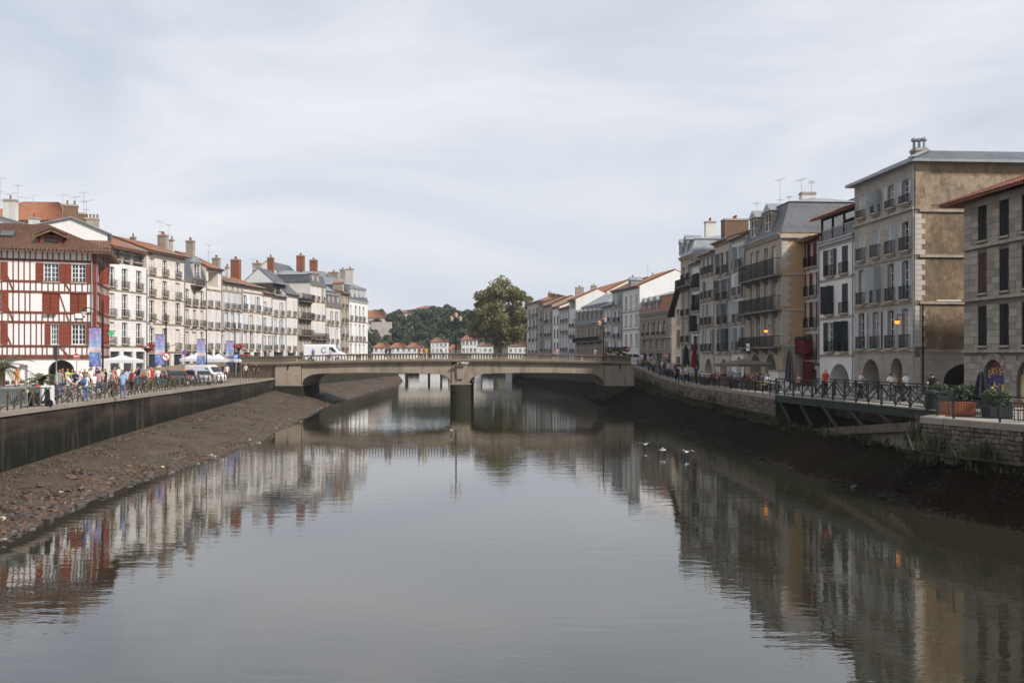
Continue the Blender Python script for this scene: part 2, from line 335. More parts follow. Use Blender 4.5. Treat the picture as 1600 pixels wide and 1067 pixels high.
def riprap(name, E, W, side, y0, y1, n, label):
    rr = random.Random(11 + side); mb = MB()
    for i in range(n):
        Y = y0 + (y1 - y0) * rr.random() ** 1.35; xe, xw = lerp_tab(E, Y), lerp_tab(W, Y)
        d = abs(rr.gauss(0, 0.16)) + rr.uniform(-0.07, 0.16); x = xe + (xw - xe) * d + 0.35 * noise.noise(Vector((0, Y * .25, 5)))
        z = max(-0.05, d * 1.7 * 0.5) ; z = min(z, 0.75)
        mb.cur = 2 if rr.random() < (.018 if side > 0 else 0.008) else (1 if d < 0.03 or rr.random() < .35 else 0)
        rock(mb, (x, Y, z), rr.uniform(.05, .17) if rr.random() < .9 or mb.cur == 2 else rr.uniform(.15, .26), rr)
    for i in range(int(n * (3 if side > 0 else 1.2))):                       # pebbles strewn over the mud
        Y = y0 + (y1 - y0) * rr.random() ** 1.4; xe, xw = lerp_tab(E, Y), lerp_tab(W, Y); d = rr.uniform(.2, .97)
        zm = lerp_tab(LM if side > 0 else RM, Y); z = zm * d if d < 0.3 else zm * (1 - (1 - d) * .9)
        mb.cur = 1 if rr.random() < .6 else 0; rock(mb, (xe + (xw - xe) * d, Y, z), rr.uniform(.03, .085), rr)
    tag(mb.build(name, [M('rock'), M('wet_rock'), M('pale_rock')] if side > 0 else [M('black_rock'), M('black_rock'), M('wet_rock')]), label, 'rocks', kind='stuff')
riprap('riprap_rocks', LE, LW, 1, 24, 240, 5200, 'brown rocks along the water edge below the left quay')
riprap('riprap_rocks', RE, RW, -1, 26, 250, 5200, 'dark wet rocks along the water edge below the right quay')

mat('paving', (0.29, 0.262, 0.23), 0.8, 0.18, 0.7); mat('asphalt', (0.06, 0.058, 0.055), 0.85, 0.2, 0.8)
# left land: quay level, ramp up to the bridge approach
def left_z(X, Y):
    if Y <= 126.2: return 3.4
    if Y < 138.5: return lerp_tab([(-200, 3.5), (-47, 3.5), (-36, 5.12), (0, 5.12)], X)
    return 4.7
mb = MB()
for Y0, Y1 in [(5, 46), (46, 65), (65, 83), (83, 109), (109, 126.1)]:
    mb.quad((lerp_tab(LW, Y0) - .5, Y0, 3.4), (lerp_tab(LW, Y1) - .5, Y1, 3.4), (-400, Y1, 3.4), (-400, Y0, 3.4))
tag(mb.build('pavement_left', M('paving')), kind='structure')
mb = MB(); xs = [-29.9, -36, -47, -400]
for a, b in zip(xs, xs[1:]): mb.quad((a, 126.1, left_z(a, 130)), (a, 138.6, left_z(a, 130)), (b, 138.6, left_z(b, 130)), (b, 126.1, left_z(b, 130)))
tag(mb.build('road_left', M('asphalt')), kind='structure')
tag(MB().quad((-30.4, 138.6, 4.7), (-28.4, 262, 4.7), (-400, 262, 4.7), (-400, 138.6, 4.7)).build('pavement_left_far', M('paving')), kind='structure')
tag(MB().box(-400, -28.5, 262, 262.4, -2, 4.69).build('quay_wall_left_far', M('dark_stone')), kind='structure')
# left quay wall with coping slabs
mb = MB()
def wall_strip(mb, pts, z0f, z1f, out):      # vertical face along points (river side), with a little back thickness
    for (xa, ya), (xb, yb) in zip(pts, pts[1:]):
        mb.quad((xa, ya, z0f(ya)), (xb, yb, z0f(yb)), (xb, yb, z1f(yb)), (xa, ya, z1f(ya)))
pl = [(lerp_tab(LW, Y), Y) for Y in (5, 20, 46, 65, 83, 109, 124, 126)]
wall_strip(mb, pl, lambda y: -1, lambda y: 3.22, 1)
for (xa, ya), (xb, yb) in zip(pl, pl[1:]): mb.box(xb + .0, xb + .06, yb - .15, yb + .15, -1, 3.22)
qw = tag(mb.build('quay_wall_left', M('quay_concrete')), kind='structure')
i = 0
for Y in fr(20, 124, 2.4)[:-1]:
    xa, xb = lerp_tab(LW, Y), lerp_tab(LW, Y + 2.38); c = MB()
    c.hexa([(xa + .10, Y, 3.22), (xa + .10 + xb - xa, Y + 2.38, 3.22), (xb - .62, Y + 2.38, 3.22), (xa - .62, Y, 3.22)],
           [(xa + .10, Y, 3.44), (xa + .10 + xb - xa, Y + 2.38, 3.44), (xb - .62, Y + 2.38, 3.44), (xa - .62, Y, 3.44)])
    c.build('coping_slab', M('coping'), qw)
mb = MB(); pl = [(lerp_tab(LW, Y), Y) for Y in (137, 170, 215, 262)]
wall_strip(mb, pl, lambda y: -1, lambda y: 5.4, 1)
tag(mb.build('quay_wall_left_beyond', M('algae_stone')), kind='structure')

# right land
RS = [(5, 33), (20, 26), (29, 22), (37.4, 19.25), (42.5, 17.5), (45.4, 19.7), (45.5, 22.6), (65.5, 21.2), (65.6, 17.4), (96, 17.0), (108, 17.0), (115, 16.9), (121, 16.2), (125, 15.3)]
mb = MB()
for (ya, xa), (yb, xb) in zip(RS, RS[1:]):
    mb.quad((xa + .4, ya, RZ(ya)), (400, ya, RZ(ya)), (400, yb, RZ(yb)), (xb + .4, yb, RZ(yb)))
tag(mb.build('pavement_right', M('paving')), kind='structure')
tag(MB().quad((15.3, 125, 5.05), (400, 125, 5.05), (400, 138.6, 5.05), (15.3, 138.6, 5.05)).build('road_right', M('asphalt')), kind='structure')
mb = MB()
for (ya, xa), (yb, xb) in zip([(138.6, 15.3), (150, 15.2), (171, 14), (228, 6)], [(150, 15.2), (171, 14), (228, 6), (268, -.5)]):
    mb.quad((xa, ya, 4.87), (400, ya, 4.87), (400, yb, 4.87), (xb, yb, 4.87)); mb.quad((xb, yb, -1), (xa, ya, -1), (xa, ya, 5.5), (xb, yb, 5.5))
mb.quad((-.5, 268, -1), (-.5, 268, 4.87), (400, 268, 4.87), (400, 268, -1))
tag(mb.build('quay_right_beyond', M('algae_stone')), kind='structure')
# right quay wall: backing, masonry stones (stuff), coping slabs; top half stone, algae below
qr = MB(); mas = MB(); rr = random.Random(5)
segs = list(zip(RS[3:], RS[4:]))[::1]
for (ya, xa), (yb, xb) in zip(RS, RS[1:]):
    qr.quad((xb, yb, -1), (xa, ya, -1), (xa, ya, RZ(ya) - .05), (xb, yb, RZ(yb) - .05))
QR = tag(qr.build('quay_wall_right', M('algae_stone')), kind='structure')
for (ya, xa), (yb, xb) in zip(RS[1:], RS[2:]):
    if abs(yb - ya) < .2: continue
    p, q = Vector((xa, ya, 0)), Vector((xb, yb, 0)); d = (q - p); Ln = d.length; d.normalize(); nn = Vector((-d.y, d.x, 0))
    near = ya < 45
    for row in range(4 if not near else 7):
        hh = .27 if not near else .19; s = rr.uniform(0, .2)
        while s < Ln - .1:
            wd = rr.uniform(.16, .42) if near else rr.uniform(.35, .8); e = min(s + wd, Ln)
            zt0, zt1 = RZ(ya + (yb - ya) * s / Ln) - .22 - row * hh, RZ(ya + (yb - ya) * e / Ln) - .22 - row * hh
            o = rr.uniform(.02, .07); j = lambda: rr.uniform(-.045, .045)
            a, b = p + d * (s + .02), p + d * (e - .02)
            mas.cur = 1 if rr.random() < .25 + .2 * row else 0
            mas.hexa([a + Vector((0, 0, zt0 - hh + .03 + j())), b + Vector((0, 0, zt1 - hh + .03 + j())), b + nn * o * .8 + Vector((0, 0, zt1 - hh + .05)), a + nn * o * .8 + Vector((0, 0, zt0 - hh + .05))],
                     [a + Vector((0, 0, zt0 + j())), b + Vector((0, 0, zt1 + j())), b + nn * o + Vector((0, 0, zt1 - .02)), a + nn * o + Vector((0, 0, zt0 - .02))])
            s = e
    n = max(1, int(Ln / (1.3 if near else 2.2)))
    for k in range(n):
        s0, s1 = Ln * k / n + .012, Ln * (k + 1) / n - .012; a, b = p + d * s0, p + d * s1
        za, zb = RZ(ya + (yb - ya) * s0 / Ln), RZ(ya + (yb - ya) * s1 / Ln)
        MB().hexa([a + nn * .09 + Vector((0, 0, za - .2)), b + nn * .09 + Vector((0, 0, zb - .2)), b - nn * .5 + Vector((0, 0, zb - .2)), a - nn * .5 + Vector((0, 0, za - .2))],
                  [a + nn * .09 + Vector((0, 0, za + .06)), b + nn * .09 + Vector((0, 0, zb + .06)), b - nn * .5 + Vector((0, 0, zb + .06)), a - nn * .5 + Vector((0, 0, za + .06))]).build('coping_slab', M('coping'), QR)
tag(mas.build('wall_stones', [M('quay_stone'), M('dark_quay_stone')], QR), kind='stuff')
# slipway behind the footbridge
mb = MB(); mb.hexa([(18.9, 46, .2), (22.5, 46, .2), (21.1, 65.4, -.4), (17.6, 65.4, -.4)], [(18.9, 46, 2.9), (22.5, 46, 2.9), (21.1, 65.4, 1.0), (17.6, 65.4, 1.0)])
tag(mb.build('slipway', M('dark_stone')), kind='structure')
for k in range(12):
    t0, t1 = k / 12, (k + .97) / 12; f = lambda t, o, z: (18.9 - 1.3 * t + o, 46 + 19.4 * t, 2.9 - 1.9 * t + z)
    MB().hexa([f(t0, -.35, -.3), f(t0, .1, -.3), f(t1, .1, -.3), f(t1, -.35, -.3)], [f(t0, -.35, .12), f(t0, .1, .12), f(t1, .1, .12), f(t1, -.35, .12)]).build('kerb_stone', M('dark_quay_stone'), bpy.data.objects['slipway'])
# grass and weeds on the banks and walls
leafmat('weed', (0.022, 0.028, 0.010), (0.05, 0.056, 0.02), 0.8)
mb = MB(); rr = random.Random(3)
def tuft(mb, c, n, h, s, rr):
    for i in range(n):
        a = rr.uniform(0, 2 * PI); l = h * rr.uniform(.4, 1.1); o = Vector((rr.gauss(0, s), rr.gauss(0, s), 0)); t = Vector((math.cos(a), math.sin(a), 0)) * l * .45
        wv = Vector((-math.sin(a), math.cos(a), 0)) * .018 * (1 + 2 * rr.random()); b = Vector(c) + o
        mb.add([b - wv, b + wv, b + t + Vector((0, 0, l))], [(0, 1, 2)])
for i in range(900):
    Y = rr.uniform(28, 122); x = lerp_tab(RW, Y); z = lerp_tab(RM, Y)
    if noise.noise(Vector((0, Y * .12, 1))) + rr.uniform(-.5, .5) < .0: continue
    tuft(mb, (x - rr.uniform(.1, 1.0), Y, z - rr.uniform(.1, .4)), 9, .35, .15, rr)
for cx, Y, zz, n in [(19.3, 45.2, 2.7, 260), (18.4, 43.8, 2.3, 200), (17.6, 41.5, 2.2, 120), (18.6, 39, 2.1, 140), (16.0, 121, 2.9, 160), (16.5, 118.5, 2.7, 140), (16.9, 114, 2.6, 80), (17.0, 99, 2.3, 60), (17.2, 84, 2.3, 60)]:
    tuft(mb, (cx - .25, Y, zz), n, .75, .4, rr)
tag(mb.build('bank_weeds', M('weed')), 'patchy green weeds and grass below the right quay wall', 'weeds', kind='stuff')
# ------------------------------------------------------------------ building kit
class Row:
    def __init__(s, P, d, zb=3.3):
        s.P = Vector(P); s.d = Vector(d).normalized(); s.n = Vector((-s.d.y, s.d.x)); s.ang = math.atan2(s.d.y, s.d.x); s.zb = zb
    def uY(s, x, off=0):
        P = s.P + s.n * off; r = ray(x); t = (r * P.y - P.x) / (s.d.x - r * s.d.y); return t, P.y + t * s.d.y
    def u(s, x, off=0): return s.uY(x, off)[0]
    def z(s, x, y, off=0): return HC + (HY - y) * s.uY(x, off)[1] / F
    def pt(s, u, off=0, z=0): p = s.P + s.d * u + s.n * off; return Vector((p.x, p.y, z))
CACHE = {}
def cached(key, fn):
    if key not in CACHE: CACHE[key] = fn()
    return CACHE[key]
def q2(v, s=0.04): return round(v / s) * s
def frame_mesh(w, h, mt, tr):
    def f():
        mb = MB(); a = w / 2; t = .055
        mb.box(-a, -a + t, 0, .06, 0, h); mb.box(a - t, a, 0, .06, 0, h); mb.box(-a + t, a - t, 0, .06, 0, t); mb.box(-a + t, a - t, 0, .06, h - t, h)
        mb.box(-.045, .045, -.012, .06, t, h - t)
        for k in range(1, tr + 1):
            z = h * k / (tr + 1); mb.box(-a + t, -.045, .008, .05, z - .02, z + .02); mb.box(.045, a - t, .008, .05, z - .02, z + .02)
        return mb.mesh('window', M(mt))
    return cached(('fr', w, h, mt, tr), f)
def grid_frame(w, h, mt, nx, nz):
    def f():
        mb = MB(); a = w / 2; t = .06
        mb.box(-a, -a + t, 0, .06, 0, h); mb.box(a - t, a, 0, .06, 0, h); mb.box(-a + t, a - t, 0, .06, 0, t); mb.box(-a + t, a - t, 0, .06, h - t, h)
        for k in range(1, nx): x = -a + w * k / nx; ww = .05 if nx % 2 == 0 and k == nx // 2 else .022; mb.box(x - ww, x + ww, -.01 if ww > .03 else .005, .055, t, h - t)
        for k in range(1, nz): z = h * k / nz; mb.box(-a + t, a - t, .009, .05, z - .022, z + .022)
        return mb.mesh('window', M(mt))
    return cached(('gf', w, h, mt, nx, nz), f)
def pane_mesh(w, h, mt): return cached(('pa', w, h, mt), lambda: MB().quad((-w / 2, .035, 0), (w / 2, .035, 0), (w / 2, .035, h), (-w / 2, .035, h)).mesh('pane', M(mt)))
def shutter_mesh(w, h, mt, slats=False):
    def f():   # hinged at x=0, extends to +x, outer face at -y
        mb = MB(); t = .07
        mb.box(0, t, -.04, 0, 0, h); mb.box(w - t, w, -.04, 0, 0, h)
        for z in (0, h * .52, h - t): mb.box(t, w - t, -.04, 0, z, z + t)
        if slats:
            for a, b in ((t, h * .52), (h * .52 + t, h - t)):
                n = max(3, int((b - a) / .11))
                for k in range(n): z = a + (b - a) * k / n; mb.hexa([(t, -.034, z), (w - t, -.034, z), (w - t, -.028, z), (t, -.028, z)], [(t, -.012, z + .075), (w - t, -.012, z + .075), (w - t, -.004, z + .075), (t, -.004, z + .075)])
            mb.box(t, w - t, -.005, -.001, t, h - t)
        else: mb.box(t, w - t, -.026, -.005, t, h * .52); mb.box(t, w - t, -.026, -.005, h * .52 + t, h - t)
        return mb.mesh('shutter', M(mt))
    return cached(('sh', w, h, mt, slats), f)
def rail_mesh(w, h, dp, mt, solid):
    def f():
        mb = MB(); a = w / 2
        mb.cur = 1; mb.box(-a - .04, a + .04, -dp - .05, .0, -.16, -.02); mb.box(-a + .1, a - .1, -dp * .6, .0, -.30, -.161); mb.cur = 0
        for z in (.06, h): mb.box(-a, a, -dp - .02, -dp + .02, z - .025, z + .025)
        n = max(4, int(w / (.09 if solid else .13)))
        for k in range(n + 1): x = -a + w * k / n; mb.box(x - .012 - .01 * solid, x + .012 + .01 * solid, -dp - .012, -dp + .012, -.02, h - .025)
        for x in (-a, a):
            mb.box(x - .015, x + .015, -dp + .021, 0, h - .02, h + .02)
            for k in range(2): mb.box(x - .011, x + .011, -dp * (.33 + .33 * k) - .012, -dp * (.33 + .33 * k) + .012, -.02, h - .021)
        if solid:
            for k in range(int(w / .3)):      # scrolls
                cx = -a + .15 + k * .3
                for j in range(6): t0, t1 = j * PI / 3, (j + 1) * PI / 3; mb.bar((cx + .1 * math.cos(t0), -dp, h * .5 + .16 * math.sin(t0)), (cx + .1 * math.cos(t1), -dp, h * .5 + .16 * math.sin(t1)), .03, .03)
        return mb.mesh('balcony', [M(mt), M('old_stone')])
    return cached(('ra', w, h, dp, mt, solid), f)
def window(parent, x, z0, z1, w, y=.2, fmat='white_paint', tr=2, sh='n', shm='pale_shutter', rail=None, railm='rust_iron', rr=R, pane=None, slats=False, sill=True, grid=None):
    w, h = q2(w), q2(z1 - z0)
    me = grid_frame(w, h, fmat, *grid) if grid else frame_mesh(w, h, fmat, tr)
    o = link('window', me, parent, (x, y, z0))
    pm = pane or ('curtained' if rr.random() < .38 else 'glass')
    link('pane', pane_mesh(w, h, pm), o)
    mode = sh
    if sh == 'm': mode = rr.choice('occo')
    if sh == 'o': k_ = rr.random(); mode = 'c' if k_ < .14 else 'h' if k_ < .24 else 'o'
    if mode == 'o':
        for s in (-1, 1):
            a = rr.uniform(.02, .22) if rr.random() < .8 else rr.uniform(.4, 1.2)
            so = link('shutter', shutter_mesh(q2(w / 2), h, shm, slats), o, (s * (w / 2 + .01), -y - .03, 0))
            if s > 0: so.rotation_euler = (0, 0, -a)
            else: so.scale = (-1, 1, 1); so.rotation_euler = (0, 0, a)
    elif mode == 'c':
        for s in (-1, 1):
            so = link('shutter', shutter_mesh(q2(w / 2), h, shm, slats), o, (s * w / 2, -y + .05, 0)); so.scale = (-s, 1, 1)
    elif mode == 'h':
        for s in (-1, 1):
            so = link('shutter', shutter_mesh(q2(w / 2), h, shm, slats), o, (s * (w / 2 + .01), -y - .02, 0)); a = rr.uniform(1.0, 1.5)
            so.rotation_euler = (0, 0, -a if s > 0 else a); so.scale = (s, 1, 1)
    if rail: link('balcony', rail_mesh(q2(w + .25, .1), rail, .26, railm, rail > .95 and w > 1.2), o, (0, -y - .002, 0))
    elif sill: link('sill', cached(('si', q2(w, .1)), lambda: MB().box(-w / 2 - .1, w / 2 + .1, -.14, .04, -.12, -.005).mesh('sill', M('old_stone'))), o, (0, -y, 0))
    return o
def front_wall(mb, W, H, ops, rev=.3):
    us = sorted({0.0, W} | {v for o in ops for v in (max(0, o[0]), min(W, o[1]))}); zs = sorted({0.0, H} | {v for o in ops for v in (o[2], min(H, o[3]))})
    for a, b in zip(us, us[1:]):
        for c, d in zip(zs, zs[1:]):
            if b - a < 1e-4 or d - c < 1e-4: continue
            m, k = (a + b) / 2, (c + d) / 2
            if any(o[0] < m < o[1] and o[2] < k < o[3] for o in ops): continue
            mb.quad((a, 0, c), (b, 0, c), (b, 0, d), (a, 0, d))
    for o in ops:
        a, b, c, d, rise, dep = o[:6]
        e = d - rise
        mb.quad((a, 0, c), (a, 0, e), (a, dep, e), (a, dep, c)); mb.quad((b, 0, e), (b, 0, c), (b, dep, c), (b, dep, e)); mb.quad((a, 0, c), (a, dep, c), (b, dep, c), (b, 0, c))
        if rise < .01: mb.quad((a, 0, d), (b, 0, d), (b, dep, d), (a, dep, d))
        else:
            n = 12; pts = [(a + (b - a) * (1 - math.cos(PI * k / n)) / 2, e + rise * math.sin(PI * k / n)) for k in range(n + 1)]
            for (u0, z0), (u1, z1) in zip(pts, pts[1:]):
                mb.quad((u0, 0, z0), (u1, 0, z1), (u1, 0, d), (u0, 0, d)); mb.quad((u0, 0, z0), (u0, dep, z0), (u1, dep, z1), (u1, 0, z1))
        if o[6]: mb.quad((a - .001, dep, c), (b + .001, dep, c), (b + .001, dep, d), (a - .001, dep, d))
def slope(mb, p0, p1, q0, q1, tile=True, pitch=.26, th=.12, amp=.065):
    p0, p1, q0, q1 = map(Vector, (p0, p1, q0, q1)); nrm = (p1 - p0).cross(q0 - p0 if (q0 - p0).length > .01 else q1 - p0).normalized()
    if nrm.z < 0: nrm.negate()
    if not tile:
        mb.hexa([p0 - nrm * th, p1 - nrm * th, q1 - nrm * th, q0 - nrm * th], [p0, p1, q1, q0]); return
    n = max(2, int((p1 - p0).length / pitch)); m = max(1, int(((q0 + q1) / 2 - (p0 + p1) / 2).length / .42)); vs = []; fs = []; S = 4
    for j in range(m):
        for jj in (0, 1):
            v = (j + jj) / m
            for i in range(n * S + 1):
                u = i / (n * S); A = p0.lerp(p1, u); B = q0.lerp(q1, u); hh = amp * math.cos(2 * PI * i / S) + (.03 if jj == 0 else -.01)
                vs.append(A.lerp(B, v) + nrm * hh)
    w = n * S + 1
    for r in range(2 * m - 1):
        for i in range(n * S): a = r * w + i; fs.append((a, a + 1, a + w + 1, a + w))
    mb.add(vs, fs)
    k = nrm * (th + .05); mb.hexa([p0 - k, p1 - k, q1 - k, q0 - k], [p0 - nrm * .07, p1 - nrm * .07, q1 - nrm * .07, q0 - nrm * .07])
def chimney_mesh(w, d, h, mt, pots, cap='old_stone', potm='brick_red'):
    mb = MB(); mb.box(-w / 2, w / 2, -d / 2, d / 2, -1.6, h - .22); mb.cur = 1
    mb.box(-w / 2 - .07, w / 2 + .07, -d / 2 - .07, d / 2 + .07, h - .219, h - .1); mb.box(-w / 2 - .02, w / 2 + .02, -d / 2 - .02, d / 2 + .02, h - .099, h); mb.cur = 2
    for k in range(pots):
        x = -w / 2 + w * (k + .5) / pots; mb.lathe([(.11, 0), (.09, .35), (.13, .36), (.12, .45)], 8, (x, 0, h - .02))
    return mb.mesh('chimney', [M(mt), M(cap), M(potm)])
def antenna_mesh(h, seed):
    r2 = random.Random(seed); mb = MB(); mb.tube((0, 0, -1), (0, 0, h), .022, 5); a = r2.uniform(-.5, .5)
    for z, L in ((h, r2.uniform(1.0, 1.7)), (h * .68, r2.uniform(.5, .9))):
        d = Vector((math.cos(a), math.sin(a), r2.uniform(-.1, .15))); e = Vector((-d.y, d.x, 0)); mb.tube(Vector((0, 0, z)) - d * L * .5, Vector((0, 0, z)) + d * L * .5, .014, 4)
        for k in range(7): c = Vector((0, 0, z)) + d * L * (k / 6 - .5); mb.tube(c - e * .28, c + e * .28, .008, 3)
        a += r2.uniform(.8, 2)
    return mb.mesh('antenna', M('galvanised'))
def dormer(parent, u, z, w, h, roofm='zinc', wallm='old_stone', y=-.03, dep=2.0, fm='white_paint', ped=True):
    mb = MB(); a = w / 2
    mb.box(-a, -a + .12, 0, dep, 0, h); mb.box(a - .12, a, 0, dep, 0, h); mb.box(-a + .12, a - .12, 0, dep, h - .14, h); mb.box(-a + .12, a - .12, .2, dep, -.05, .02)
    mb.cur = 1; r = .38 * w if ped else .14 * w
    mb.prism([(-a - .13, h + .002), (a + .13, h + .002), (0, h + r)], -.12, dep)
    o = mb.build('dormer', [M(wallm), M(roofm)], parent, loc=(u, y, z))
    wn = link('window', frame_mesh(q2(w - .24), q2(h - .2), fm, 1), o, (0, .1, .05)); return o
LABELS = {}
def building(row, name, label, x0, x1, eave, cols, rows, wall='cream_plaster', depth=10, w=.95, frame='white_paint', sh='n', shm='pale_shutter', rail=.85, railm='rust_iron',
             roof='gable', roofm='orange_tile', rh=1.9, over=.5, bands=(), chim=(), ants=(), arches=(), shop=None, loggia=None, dormers=(), longb=(), arch=0.0, tr=2,
             xe=None, cornice='old_stone', pipe=True, sidemat=None, seed=0, slats=False, off=0, side_ops=(), hipends=False, bandm='old_stone', zb=None, fast_rows=None, m1=2.2, attic=()):
    rr = random.Random(seed * 77 + int(x0)); zb = row.zb if zb is None else zb
    ua, ub = row.u(x0, off), row.u(x1, off); W = ub - ua - .012; xe = x0 if xe is None else xe
    H = row.z(xe, eave, off) - zb
    root = empty(name, row.pt(ua + .006, off, zb), row.ang, label, 'building')
    U = lambda x, o=0: row.u(x, off + o) - ua
    Z = lambda x, y, o=0: row.z(x, y, off + o) - zb
    ops = []; wins = []
    for r in rows:
        yt, yb, xr = r[:3]; opt = dict(r[3]) if len(r) > 3 else {}
        cc = opt.get('cols', cols); ww = opt.get('w', w); zt_, zb_ = Z(xr, yt), Z(xr, yb); ar = opt.get('arch', arch)
        for ci, cx in enumerate(cc):
            u = U(cx); a, b = max(.06, u - ww / 2), min(W - .06, u + ww / 2)
            if b - a < .25: continue
            ops.append((a, b, zb_, zt_, ar * (b - a), .34, True)); wins.append(((a + b) / 2, zb_, zt_, b - a, opt, ci))
    for a in arches:      # (x0,x1,ytop, depth)
        ops.append((max(.1, U(a[0])), min(W - .1, U(a[1])), .02, Z((a[0] + a[1]) / 2, a[2]), min((U(a[1]) - U(a[0])) * (a[4] if len(a) > 4 else .5), 2.2), a[3], True))
    if loggia: ops.append((U(loggia[0]), U(loggia[1]), Z(loggia[4], loggia[3]), Z(loggia[4], loggia[2]), 0, 1.8, True))
    if shop:
        ns, ytop = shop
        for k in range(ns):
            a, b = W * (k + .14) / ns, W * (k + .86) / ns; zt_ = Z(xe, ytop)
            if not any(o[0] < b and o[1] > a and o[2] < zt_ for o in ops): ops.append((a, b, .15, zt_, 0, .34, True)); wins.append(((a + b) / 2, .15, zt_, b - a, {'sh': 'n', 'rail': None, 'frame': 'dark_shutter', 'shop': 1}, k))
    mb = MB(); front_wall(mb, W, H, ops)
    mb.cur = 1
    mb.quad((0, 0, 0), (0, 0, H), (0, depth, H), (0, depth, 0)); mb.quad((W, 0, 0), (W, depth, 0), (W, depth, H), (W, 0, H)); mb.quad((0, depth, 0), (0, depth, H), (W, depth, H), (W, depth, 0))
    if roof in ('gable', 'slate_gable') and not hipends:
        for x in (0.0, W): mb.add([(x, 0, H), (x, depth, H), (x, depth / 2, H + rh)], [(0, 1, 2)])
    wl = mb.build('wall', [M(wall), M(sidemat or wall)], root)
    for (u, a, b, ww, opt, ci) in wins:
        shop_ = opt.get('shop')
        window(root, u, a, b, ww, .2, opt.get('frame', frame), opt.get('tr', tr), opt.get('sh', sh), opt.get('shm', shm), opt.get('rail', rail), opt.get('railm', railm), rr,
               opt.get('pane', 'glass' if shop_ else None), slats, not shop_, opt.get('grid'))
    for (xb, yb, *t) in bands:
        zz = Z(xb, yb); MB().box(-.0, W, -(t[0] if t else .1), .05, zz - .09, zz + .09).build('string_course', M(bandm), root)
    for (xa, ya, yb2, *e) in longb:      # long balcony: x px, floor y, rail height px span of u
        zz = Z(xa, ya); hh = Z(xa, yb2) - zz; a, b = (U(e[0]), U(e[1])) if e else (.1, W - .1)
        B = MB(); B.cur = 1; B.box(a - .1, b + .1, -.85, .04, -.16, 0); B.cur = 0
        for z in (.07, hh * .5, hh): B.box(a, b, -.80, -.76, z - .022, z + .022)
        n = int((b - a) / .14)
        for k in range(n + 1): x = a + (b - a) * k / n; B.box(x - .014, x + .014, -.793, -.767, 0, hh)
        for x in (a, b): B.box(x - .02, x + .02, -.76, 0, hh - .03, hh + .02); [B.box(x - .012, x + .012, -.2 * k - .02, -.2 * k, 0, hh - .03) for k in range(1, 4)]
        bo = B.build('balcony', [M(railm), M('dark_stone')], root, loc=(0, 0, zz))
        for k in range(4): x = a + (b - a) * (k + .5) / 4; MB().prism([(0, 0), (0, -.55), (-.16, -.5), (-.7, -.12), (-.75, 0)], -.09, .09).build('bracket', M('dark_stone'), bo, loc=(x, -.0, -.161), rot=(0, 0, PI / 2))
    # roof
    rb = MB(); T = roofm.endswith('tile')
    if roof in ('gable', 'slate_gable'):
        e = .0 if not hipends else .0; D2 = depth / 2
        if hipends:
            hx = min(D2, W * .3)
            slope(rb, (-over, -over, H), (W + over, -over, H), (hx, D2, H + rh), (W - hx, D2, H + rh), T); slope(rb, (W + over, depth + over, H), (-over, depth + over, H), (W - hx, D2, H + rh), (hx, D2, H + rh), False)
            slope(rb, (-over, depth + over, H), (-over, -over, H), (hx, D2, H + rh), (hx, D2, H + rh), T); slope(rb, (W + over, -over, H), (W + over, depth + over, H), (W - hx, D2, H + rh), (W - hx, D2, H + rh), T)
        else:
            k = rh * over / D2
            slope(rb, (-.03, -over, H - k + .12), (W + .03, -over, H - k + .12), (-.03, D2, H + rh + .12), (W + .03, D2, H + rh + .12), T)
            slope(rb, (W + .03, depth + over, H - k + .12), (-.03, depth + over, H - k + .12), (W + .03, D2, H + rh + .12), (-.03, D2, H + rh + .12), False)
    elif roof == 'mansard':
        s = .28 * m1; rb.hexa([(-.05, -.12, H), (W + .05, -.12, H), (W + .05, depth, H), (-.05, depth, H)], [(s * .5, s, H + m1), (W - s * .5, s, H + m1), (W - s * .5, depth - s, H + m1), (s * .5, depth - s, H + m1)])
        rb.cur = 1; rb.hexa([(s * .5 - .12, s - .12, H + m1 + .002), (W - s * .5 + .12, s - .12, H + m1 + .002), (W - s * .5 + .12, depth - s, H + m1 + .002), (s * .5 - .12, depth - s, H + m1 + .002)],
                            [(W * .25, depth * .42, H + m1 + rh), (W * .75, depth * .42, H + m1 + rh), (W * .75, depth * .58, H + m1 + rh), (W * .25, depth * .58, H + m1 + rh)])
    elif roof == 'flat': rb.box(-.05, W + .05, -over, depth, H + .003, H + .22)
    ro = rb.build('roof', [M(roofm), M('zinc')], root)
    if cornice and roof != 'none':
        c = MB(); c.box(0, W, -.16, .05, H - .42, H - .24); c.box(-.0, W, -.26, .04, H - .239, H - .07); c.build('cornice', M(cornice), root)
        MB().tube((0, -over - .06 if roof != 'mansard' else -.3, H - .02), (W, -over - .06 if roof != 'mansard' else -.3, H - .02), .07, 6).build('gutter', M('zinc'), root)
    if pipe: MB().tube((W - .07, -.12, .1), (W - .07, -.12, H - .1), .05, 6).build('downpipe', M('zinc'), root)
    for i, dm in enumerate(dormers):       # (x, ytop, ybot, w)
        x, yt, yb_, dw = dm[:4]; z0, z1 = Z(x, yb_, .3), Z(x, yt, .3); dormer(ro, U(x, .3), z0, dw, (z1 - z0) * .88, *(dm[4:]))
